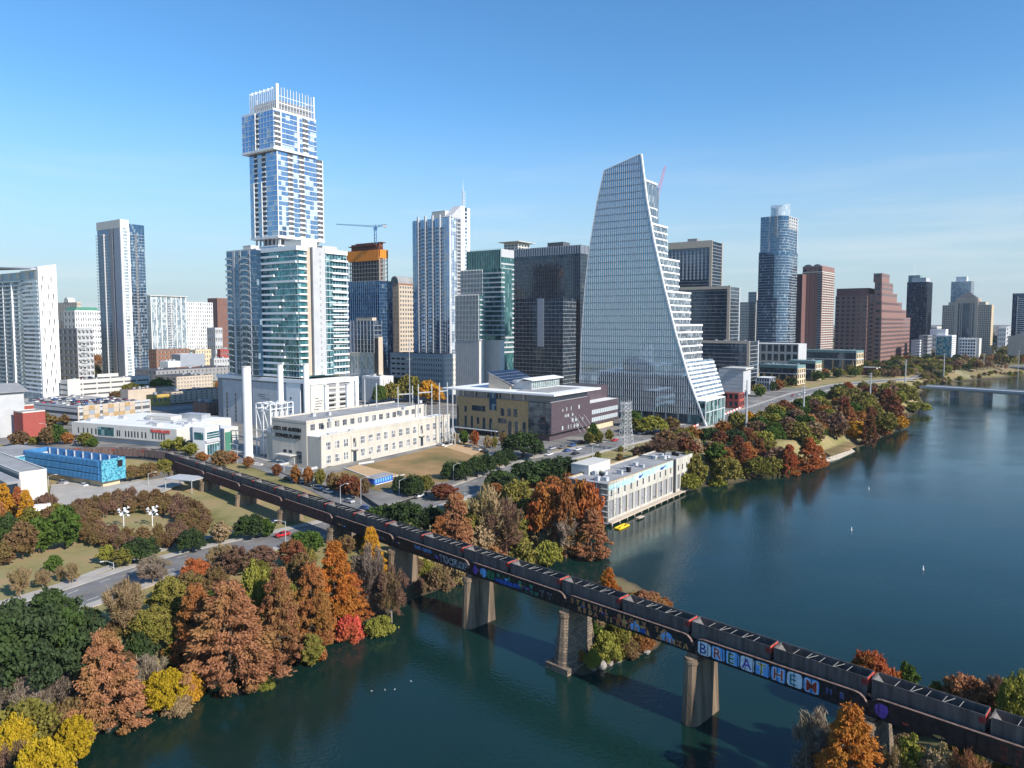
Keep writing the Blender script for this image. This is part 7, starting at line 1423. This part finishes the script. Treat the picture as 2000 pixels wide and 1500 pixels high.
scatter([(0,1330),(240,1190),(330,1150),(450,1110),(560,1100),(640,1080),(700,1080),(640,1200),(560,1270),(400,1290),(200,1400),(0,1500)],26,['olive','brown','olive','wine','green'],['shrub','shrub','oval'],4,7,'{c} {k} in the near left undergrowth, {o} from the left','undergrowth of the near left bank',7,9,[])
scatter([(860,1010),(960,960),(1100,935),(1160,950),(1170,1020),(1080,1075),(980,1085),(900,1100),(850,1080)],22,['olive','brown','tan','wine','green','rust'],['oval','shrub','oval'],6,9,'{c} {k} filling the middle bank, {o} from the left','fill trees of the middle bank',6,10,[])
scatter([(700,1062),(800,1085),(860,1110),(880,1135),(800,1165),(760,1190),(720,1150)],10,['olive','wine','brown','tan'],['shrub','oval'],4,6,'{c} {k} under the bridge by the shore pier, {o} from the left','brush under the bridge',6,11,[])
scatter([(1800,766),(1835,748),(1930,739),(2010,732),(2010,722),(1930,726),(1830,738),(1785,752)],55,['olive','yellowgreen','brown','tan','olive','wine'],['oval','oak','shrub'],5,9,'{c} {k} on the bank by the flat road bridge, {o} from the left','bank trees by the flat road bridge',7,31)
scatter([(1120,1300),(1180,1296),(1240,1278),(1285,1258),(1300,1215),(1300,1192),(1250,1160),(1205,1135),(1165,1150),(1150,1200),(1130,1250)],26,['olive','brown','rust','tan','olive'],['shrub'],2.6,4.4,'low {c} {k} on the pier island, {o} from the left','low growth on the pier island',3.2,32,[])
scatter([(1660,1440),(1760,1395),(1900,1362),(2060,1340),(2200,1500),(1900,1600),(1600,1620)],26,['olive','brown','tan','rust','yellowgreen'],['shrub','oval'],3,6,'{c} {k} on the south bank by the bridge, {o} from the left','growth on the south bank',6,33,[])
print('trees',len(TREES))
# far off tree cover reaching the horizon
def carpet(name,x0,x1,y0,y1,n,seed,cols,hh=(8,13),avoid=None,sz=3.2):
    r=np.random.RandomState(seed); y=y0*(y1/y0)**r.rand(n); x=(x0+(x1-x0)*r.rand(n))*y; ok=sdist(x,y,NORTH)>12; x=x[ok];y=y[ok]; z=TZ(x,y); m=len(x); k=26
    R_=r.uniform(4,8,m); c=np.repeat(np.stack([x,y,z],1),k,0); d=r.normal(size=(m*k,3)); d/=np.linalg.norm(d,axis=1)[:,None]; d[:,2]=abs(d[:,2]); P=c+d*np.repeat(R_,k)[:,None]*np.array([1,1,1.2])+np.array([0,0,2.0]); n2=m*k
    a=r.normal(size=(n2,3)); a/=np.linalg.norm(a,axis=1)[:,None]; b=np.cross(a,r.normal(size=(n2,3))); b/=np.linalg.norm(b,axis=1)[:,None]; s=r.uniform(.6,1.3,n2)[:,None]*sz*.5
    V=np.stack([P-a*s,P+b*s,P+a*s,P-b*s],1).reshape(-1,3); o=link(npmesh(name,V,np.arange(n2*4).reshape(-1,4),LEAF[cols]),name); tag(o,kind='stuff')
for i,(c,n) in enumerate((('olive',2300),('brown',1500),('darkgreen',2000),('wine',700))): carpet('distant_trees',-.85,.95,1000,9000,n,20+i,c,sz=4.5)
# ================================================================ vehicles
def car(kind,col,p,rz,label,group=None):
    t=thing('car' if kind!='truck' else 'pickup_truck',label,'car' if kind!='truck' else 'pickup truck',p,rz,group); L_=2.3 if kind!='truck' else 2.8; w=.92
    m=MB(); pr=[(-L_,.35),(L_,.35),(L_,.78),(L_-.15,.92),(L_-1.25,1.0),(-L_+.75,1.05),(-L_+.05,.98)]; m.slab([(x,-w,z) for x,z in pr],(0,2*w,0))
    if kind=='truck': m.box(-L_+.1,-.6,-w+.08,-w+.16,1.0,1.35); m.box(-L_+.1,-.6,w-.16,w-.08,1.0,1.35)
    m.build('body','car_'+col,t); top=1.48 if kind=='sedan' else (1.75 if kind=='suv' else 1.8)
    x0,x1=(-L_+.45,L_-1.3) if kind!='truck' else (-.6,L_-1.4); m=MB(); b0=[(x0,-w+.06),(x1,-w+.06),(x1,w-.06),(x0,w-.06)]; ins=.5 if kind=='sedan' else .28
    m.prism(b0,.99,top-.06,tpts=[(x0+ins,-w+.2),(x1-.6,-w+.2),(x1-.6,w-.2),(x0+ins,w-.2)]); m.build('windows','dark_glass',t); m=MB(); m.box(x0+ins,x1-.6,-w+.2,w-.2,top-.055,top); m.build('roof','car_'+col,t)
    for x in (-L_+.85,L_-.9):
        for y in (-w,w-.22):
            m=MB(); m.tube((x,y,.33),(x,y+.22,.33),.33,k=10); m.build('wheel','tyre',t)
    for y in (-.72,.42): m=MB(); m.box(L_-.02,L_+.03,y,y+.3,.62,.8); m.build('headlight','white_paint',t)
    return t
def onroad(px,py,ang=None,off=0):
    p=GR(px,py); best=min(range(len(AV)-1),key=lambda i:(AV[i]-p).length+(AV[i+1]-p).length); d=AV[best+1]-AV[best]; p.z+=.12; return p,math.atan2(d.y,d.x)+(ang or 0)
p,a=onroad(552,1048,math.pi); car('sedan','red',p,a,'red car on the near road just left of the bridge')
RC=[(1041,884,'black'),(1061,886,'black'),(1072,890,'white'),(1078,878,'silver'),(1098,876,'grey'),(1108,882,'blue'),(1118,872,'blue'),(1135,866,'maroon'),(1128,880,'white'),(1124,888,'black'),(1150,862,'white'),(1160,858,'silver'),(1170,866,'black'),(1192,854,'black'),(1200,862,'red'),(1215,850,'black'),(1226,852,'grey'),(1238,846,'white'),(1252,848,'white'),(1262,842,'silver'),(1500,805,'white'),(1485,808,'silver'),(1560,772,'white'),(1570,768,'white'),(1548,774,'red')]
RC.sort()
for i,(x,y,c) in enumerate(RC): p,a=onroad(x,y,0 if i%2 else math.pi); car('suv' if i%3==0 else 'sedan',c,p,a,f"{c} car queuing on the avenue, {ordn(i)} from the left of the cars there",'cars queuing on the avenue')
p=GR(682,982); car('sedan','silver',(p.x,p.y,p.z+.1),R(-40),'silver car on the side street by the power plant'); p=GR(714,996); car('sedan','blue',(p.x,p.y,p.z+.1),R(-40),'blue car next to the silver one on the side street')
p,a=onroad(818,972,0); car('suv','white',p,a,'white car at the avenue edge below the small mural booth'); p=GR(563,938); car('sedan','black',(p.x,p.y,p.z+.1),R(-40),'black car parked in front of the power plant steps')
p=GR(122,946); car('truck','silver',(p.x,p.y,p.z+.2),R(150),'silver pickup under the bright blue building'); p=GR(162,951); car('sedan','white',(p.x,p.y,p.z+.2),R(150),'white car under the bright blue building')
p=GR(6,845); car('suv','red',(p.x,p.y,p.z+.1),R(20),'dark red car at the far left edge by the brick building'); p=GR(66,862); car('sedan','black',(p.x,p.y,p.z+.1),R(30),'black car in front of the red brick wing')
PKD=[(585,944,'grey'),(604,950,'black'),(622,956,'silver'),(641,963,'white'),(860,871,'white'),(878,868,'black'),(915,874,'grey'),(931,880,'silver'),(946,884,'black'),(962,890,'white'),(100,860,'white'),(150,866,'silver'),(178,868,'black'),(400,893,'grey'),(420,898,'white')]
for i,(x,y,cc) in enumerate(sorted(PKD)): p=GR(x,y); car('suv' if i%3==1 else 'sedan',cc,(p.x,p.y,max(p.z,10.07) if y<900 else p.z+.1),R(-42 if x<700 else 140),f"{cc} car parked along the city side streets, {ordn(i)} from the left",'cars parked along the side streets')
t=thing('box_truck','white box truck half hidden behind the park trees','truck',(*GR(85,1006)[:2],GR(85,1006).z+.15),R(35)); m=MB(); m.box(-4,2.2,-1.25,1.25,.9,3.7); m.build('box','white_paint',t); m=MB(); m.slab([(2.3,-1.15,.5),(4.3,-1.15,.5),(4.3,-1.15,1.6),(3.7,-1.15,2.6),(2.3,-1.15,2.6)],(0,2.3,0)); m.build('cab','car_white',t)
for x in (-3,3.3):
    for y in (-1.25,.95): m=MB(); m.tube((x,y,.45),(x,y+.3,.45),.45,k=10); m.build('wheel','tyre',t)
r=random.Random(12); G=GAR2; n=0; cs=['white','silver','black','grey','white','blue','maroon','silver','black','red']; spots=[]
for row in range(6):
    for k in range(17):
        if r.random()<.30: continue
        x=3+k*(G.W*.94-6)/16; y=5+row*13.4
        if row>2 and x>G.W*.55 and r.random()<.6: continue
        spots.append((row,x,y))
for i,(row,x,y) in enumerate(spots):
    wv=G.C+G.u*x+G.v*y; c=r.choice(cs); car('suv' if r.random()<.3 else 'sedan',c,(wv.x,wv.y,G.z1+.02),G.th+R(90)+(0 if i%2 else math.pi),f"{c} car parked on the car park roof, {['nearest','second','third','fourth','fifth','farthest'][row]} row, {ordn([q for q in spots if q[0]==row].index((row,x,y)))} from the left",'cars on the roof car park')
G=GAR1
for i in range(9): x=G.W*(.12+.05*i); y=8+(i%2)*9; wv=G.C+G.u*x+G.v*y; c=cs[(i*3)%10]; car('sedan',c,(wv.x,wv.y,G.z1-1.1),G.th+R(90),f"{c} car on the roof of the long white garage, {ordn(i)} from the left",'cars on the white garage roof')
# ================================================================ poles, lamps, pylon
def lamp(px,py,yt,label,arm=1,twin=False):
    p=GR(px,py); h=zrow(p.y,yt)-p.z; t=thing('street_lamp',label,'street lamp',p,R(20),'street lamps'); m=MB(); m.tube((0,0,0),(0,0,h),.14,.09,k=6); m.build('pole','galvanised',t)
    m=MB(); m.tube((0,0,h-.3),(1.6*arm,0,h+.5),.07,k=4); m.tube((1.6*arm,0,h+.5),(2.6*arm,0,h+.5),.07,k=4); m.build('arm','galvanised',t); m=MB(); m.box(min(2.3*arm,3.2*arm),max(2.3*arm,3.2*arm),-.2,.2,h+.38,h+.58); m.build('lamp_head','off_white',t)
LP=[(558,1058,1018,-1,'beside the red car on the near road'),(665,985,948,1,'on the side street by the silver car'),(705,985,935,1,'at the corner in front of the small mural booth'),(780,975,938,1,'left of the avenue oaks'),(886,942,908,1,'among the avenue oaks'),(946,922,892,1,'right among the avenue oaks'),(464,905,868,-1,'left of the power plant'),(555,922,900,-1,'before the power plant entrance'),(960,852,825,1,'in front of the tan library wall'),(1172,866,835,1,'right of the purple library wing'),(1157,905,872,1,'beside the queuing cars'),(635,935,908,1,'at the near corner of the power plant'),(222,1112,1098,-1,'near the park path'),(92,862,828,-1,'by the red brick wing'),(290,950,925,1,'on the plaza beside the blue building'),(95,950,930,1,'near the cream building')]
for a in LP: lamp(a[0],a[1],a[2],'grey street lamp '+a[4],a[3])
def mono(px,yb,yt,label,r0=.75,Y=None):
    if Y: x=xpx(px,Y,12); p=Vector((x,Y,tz(x,Y)))
    else: p=GR(px,yb)
    h=zrow(p.y,yt)-p.z; t=thing('power_pole',label,'power pole',p,0,'steel power poles along the river'); m=MB(); m.tube((0,0,0),(0,0,h),r0,r0*.45,k=10); m.build('mast','steel_grey',t); m=MB()
    for q in (.97,.88,.79): m.tube((-1.6,0,h*q),(1.6,0,h*q),.12,k=4)
    m.build('crossarm','galvanised',t)
for a in ((1457,850,742,'tallest grey steel pole right of the sail tower'),(1569,812,753,'grey steel pole above the red cypresses'),(1699,785,728,'grey steel pole left of the dark maroon cypress'),(1768,748,702,'grey steel pole near the flat road bridge'),(1843,735,690,'thin steel pole in front of the mural block')): mono(*a)
for a in ((1921,716,690,'thin steel pole at the arched bridge'),(1989,716,684,'thin steel pole near the right edge')): mono(*a,.5,1000)
mono(801,770,662,'tall thin steel pole behind the substation',.35,420)
p=GR(1222,880); p.y-=0; hT=zrow(p.y,786)-p.z; t=thing('lattice_pylon','grey lattice steel power pylon beside the avenue','pylon',p,R(30)); m=MB()
def wd_(z): return 3.4-1.5*min(1,z/hT*1.6)
for a,c in ((-1,-1),(1,-1),(1,1),(-1,1)):
    prev=None
    for i in range(13):
        z=hT*i/12; w_=wd_(z)*(1.0); q=(a*w_,c*w_*.8,z)
        if prev: m.tube(prev,q,.15,k=4)
        prev=q
for i in range(12):
    z0,z1=hT*i/12,hT*(i+1)/12; A,Bq=wd_(z0),wd_(z1)
    for (a,c,e,f) in ((-1,-1,1,-1),(1,-1,1,1),(1,1,-1,1),(-1,1,-1,-1)): m.tube((a*A,c*A*.8,z0),(e*Bq,f*Bq*.8,z1),.09,k=4); m.tube((e*A,f*A*.8,z0),(a*Bq,c*Bq*.8,z1),.09,k=4); m.tube((a*Bq,c*Bq*.8,z1),(e*Bq,f*Bq*.8,z1),.08,k=4)
m.build('tower_frame','galvanised',t)
for q in (.98,.82,.66,.52):
    m=MB(); z=hT*q
    for y in (-1.4,1.4): m.tube((-4.2,0,z),(4.2,0,z),.10,k=4); m.tube((-4.2,0,z),(-1.9,y,z+1.4),.08,k=4); m.tube((4.2,0,z),(1.9,y,z+1.4),.08,k=4); m.tube((-1.9,y,z),(1.9,y,z),.1,k=4)
    m.build('crossarm','galvanised',t)
# ================================================================ small things
r=random.Random(14)
def rock(p,s,label,group):
    m=MB(); n=7; rows=[]
    for j in range(4):
        zz_=-.3+.45*j; rad=[.8,1,.75,.25][j]; rows.append([(s*rad*math.cos(2*math.pi*i/n+j*.3)*r.uniform(.8,1.15),s*rad*math.sin(2*math.pi*i/n+j*.3)*r.uniform(.8,1.15),s*zz_) for i in range(n)])
    for row in rows: m.v+=row
    for j in range(3):
        for i in range(n): k=(i+1)%n; m.f.append((j*n+i,j*n+k,(j+1)*n+k,(j+1)*n+i)); m.m.append(0)
    m.f.append(tuple(3*n+i for i in range(n))); m.m.append(0); o=m.build('rock','rock'); o.location=p; tag(o,label,'rock',group)
for i,(px,py,s) in enumerate(((1142,1292,.9),(1158,1300,1.0),(1176,1296,1.3),(1190,1290,1.0),(1205,1283,1.4),(1222,1276,1.1),(1238,1272,.9),(1150,1285,1.1),(1262,1268,1.0))): q=G0(px,py+6,.2); rock((q[0],q[1],.25),s,'pale boulder at the waterline round the stone bridge pier','boulders round the stone pier')
for i,(px,py) in enumerate(((1803,1113),(1663,1036),(1697,956))): q=G0(px,py,0); t=thing('buoy',f"small white buoy on the open water, {['rightmost of three','leftmost of three','middle one of three'][i]}",'buoy',(q[0],q[1],0)); m=MB(); m.tube((0,0,-.2),(0,0,.3),.26,k=10); m.tube((0,0,.3),(0,0,1.25),.15,.11,k=8); m.build('float','white_paint',t)
for i,(px,py) in enumerate(((726,1350),(771,1347),(752,1348),(803,1331))): q=G0(px,py,0); t=thing('water_bird','tiny white bird floating on the river near the left bank','bird',(q[0],q[1],0),i,'white birds on the river'); m=MB(); m.tube((-.13,0,.05),(.1,0,.07),.07,.05,k=8); m.tube((.1,0,.07),(.15,0,.19),.03,.03,k=6); m.tube((.14,0,.19),(.23,0,.18),.035,.01,k=6); m.build('body','white_paint',t)
for i,(px,py,yt) in enumerate(((242,1030,992),(298,1028,990))):
    p=GR(px,py); h=zrow(p.y,yt)-p.z; t=thing('white_sculpture',f"white flower like sculpture on poles inside the oval grove, {['left','right'][i]} one",'sculpture',p); m=MB(); m.tube((0,0,0),(0,0,h*.8),.12,k=6); m.build('pole','white_paint',t)
    for k in range(9):
        a=k*2.4; zz_=h*(.55+.05*k); m=MB(); c_=Vector((math.cos(a)*1.1,math.sin(a)*1.1,zz_)); m.tube((0,0,zz_-.6),c_,.05,k=4); m.tube(c_,c_+Vector((math.cos(a)*.5,math.sin(a)*.5,.5)),.15,.5,k=8); m.build('petal','white_paint',t)
p=GR(363,958); z0=p.z; t=thing('shade_canopy','thin grey flat roofed canopy on posts beside the bridge abutment','canopy',p,R(-20)); m=MB(); m.box(-7,7,-4,4,5,5.3); m.build('roof','light_grey',t)
for x in (-6.5,6.5):
    for y in (-3.6,3.6): m=MB(); m.tube((x,y,0),(x,y,5),.15,k=6); m.build('post','galvanised',t)
p=GR(742,948); t=thing('mural_booth','small booth with a blue and white painted wall at the street corner','booth',p,R(57)); m=MB(); m.box(-5,6,-1.5,3.5,0,3.6); m.build('wall','p_blue',t); m=MB(); m.box(-5.3,6.3,-1.8,3.8,3.6,3.9); m.build('roof','roof_grey',t); m=MB()
for i in range(7): m.box(-4.2+i*1.4,-3.4+i*1.4,-1.62,-1.51,1.8,3.3)
m.build('painted_letters','p_sky',t); m=MB(); m.box(-4.8,5.8,-1.6,-1.51,.2,1.2); m.build('painted_stripe','p_white',t)
p=GR(996,888); t=thing('bus_shelter','small grey bus shelter at the avenue below the live oak','shelter',p,R(40)); m=MB(); m.box(-2.5,2.5,-1,1,2.6,2.8); m.build('roof','light_grey',t); m=MB(); m.box(-2.4,2.4,.85,.92,.3,2.5); m.build('glass_wall','pale_glass',t)
for x in (-2.3,2.3): m=MB(); m.box(x-.08,x+.08,-.9,-.75,0,2.6); m.build('post','galvanised',t)
for i,pl_ in enumerate(([(672,917),(735,941),(790,930)],[(700,908),(730,903)],[(868,874),(905,861)],[(905,861),(952,878)])):
    P=[GR(*q) for q in pl_]; t=thing('low_wall',f"low white concrete wall edging a sand court, {ordn(i)} from the left",'wall',P[0]); 
    for A,Bq in zip(P,P[1:]):
        d=Bq-A; nrm=Vector((-d.y,d.x,0)).normalized()*.25; o=A-P[0]; m=MB(); m.slab([o-nrm,o+d-nrm,o+d+nrm,o+nrm],(0,0,.9)); m.build('segment','off_white',t)
for k,(px,py) in enumerate(((636,912),(655,907),(668,903),(692,897),(710,892),(728,887),(746,882),(765,877),(783,873),(802,868),(822,863),(840,858))): p=GR(px,py); put_tree('shrub','green',p,1.4,2.2,f"low green shrub at the sunny power plant wall, {ordn(k)} from the left",'hedge at the power plant wall')
for k,(px,py) in enumerate(((700,948),(715,944),(730,940),(745,942),(720,955))): p=GR(px,py); put_tree('shrub','green',p,2.2,3.2,f"green hedge shrub at the corner of the sand court, {ordn(k)} of five",'corner hedge')
rp=[GR(1606,905),GR(1640,897),GR(1672,882)]; m=MB()
for A,Bq in zip(rp,rp[1:]): m.slab([(A.x,A.y,-.6),(Bq.x,Bq.y,-.6),(Bq.x-4,Bq.y+5,3.4),(A.x-4,A.y+5,3.4)],(0,0,.3))
tag(m.build('stone_embankment','riprap'),kind='structure')
# graffiti covered low posts of the foot path
t=thing('handrail','pale handrail along the avenue pavement above the wooded bank','handrail',(0,0,0)); P=offset(AV,-12); m=MB()
seg=[p for p in P if p.x>18 and p.x<150]
for A,Bq in zip(seg,seg[1:]):
    d=(Bq-A); n=max(1,int(d.length/3))
    for i in range(n): q=A+d*i/n; z=tz(q.x,q.y)+.2; m.tube((q.x,q.y,z-.3),(q.x,q.y,z+1.0),.07,k=4)
    za=tz(A.x,A.y)+1.2; zb_=tz(Bq.x,Bq.y)+1.2; m.tube((A.x,A.y,za),(Bq.x,Bq.y,zb_),.06,k=4)
m.build('rail','off_white',t)
windows()

# ================================================================ haze
m=MB(); m.box(-3500,4500,-320,15300,-6,340); o=m.build('haze',[],None,uv=False); hm_=bpy.data.materials.new('haze_air'); hm_.use_nodes=True; t=hm_.node_tree; t.nodes.clear(); pv=t.nodes.new('ShaderNodeVolumePrincipled'); pv.inputs['Color'].default_value=(.80,.88,1,1); pv.inputs['Density'].default_value=.000035; mo=t.nodes.new('ShaderNodeOutputMaterial'); t.links.new(pv.outputs[0],mo.inputs['Volume']); o.data.materials.append(hm_); tag(o,kind='stuff')
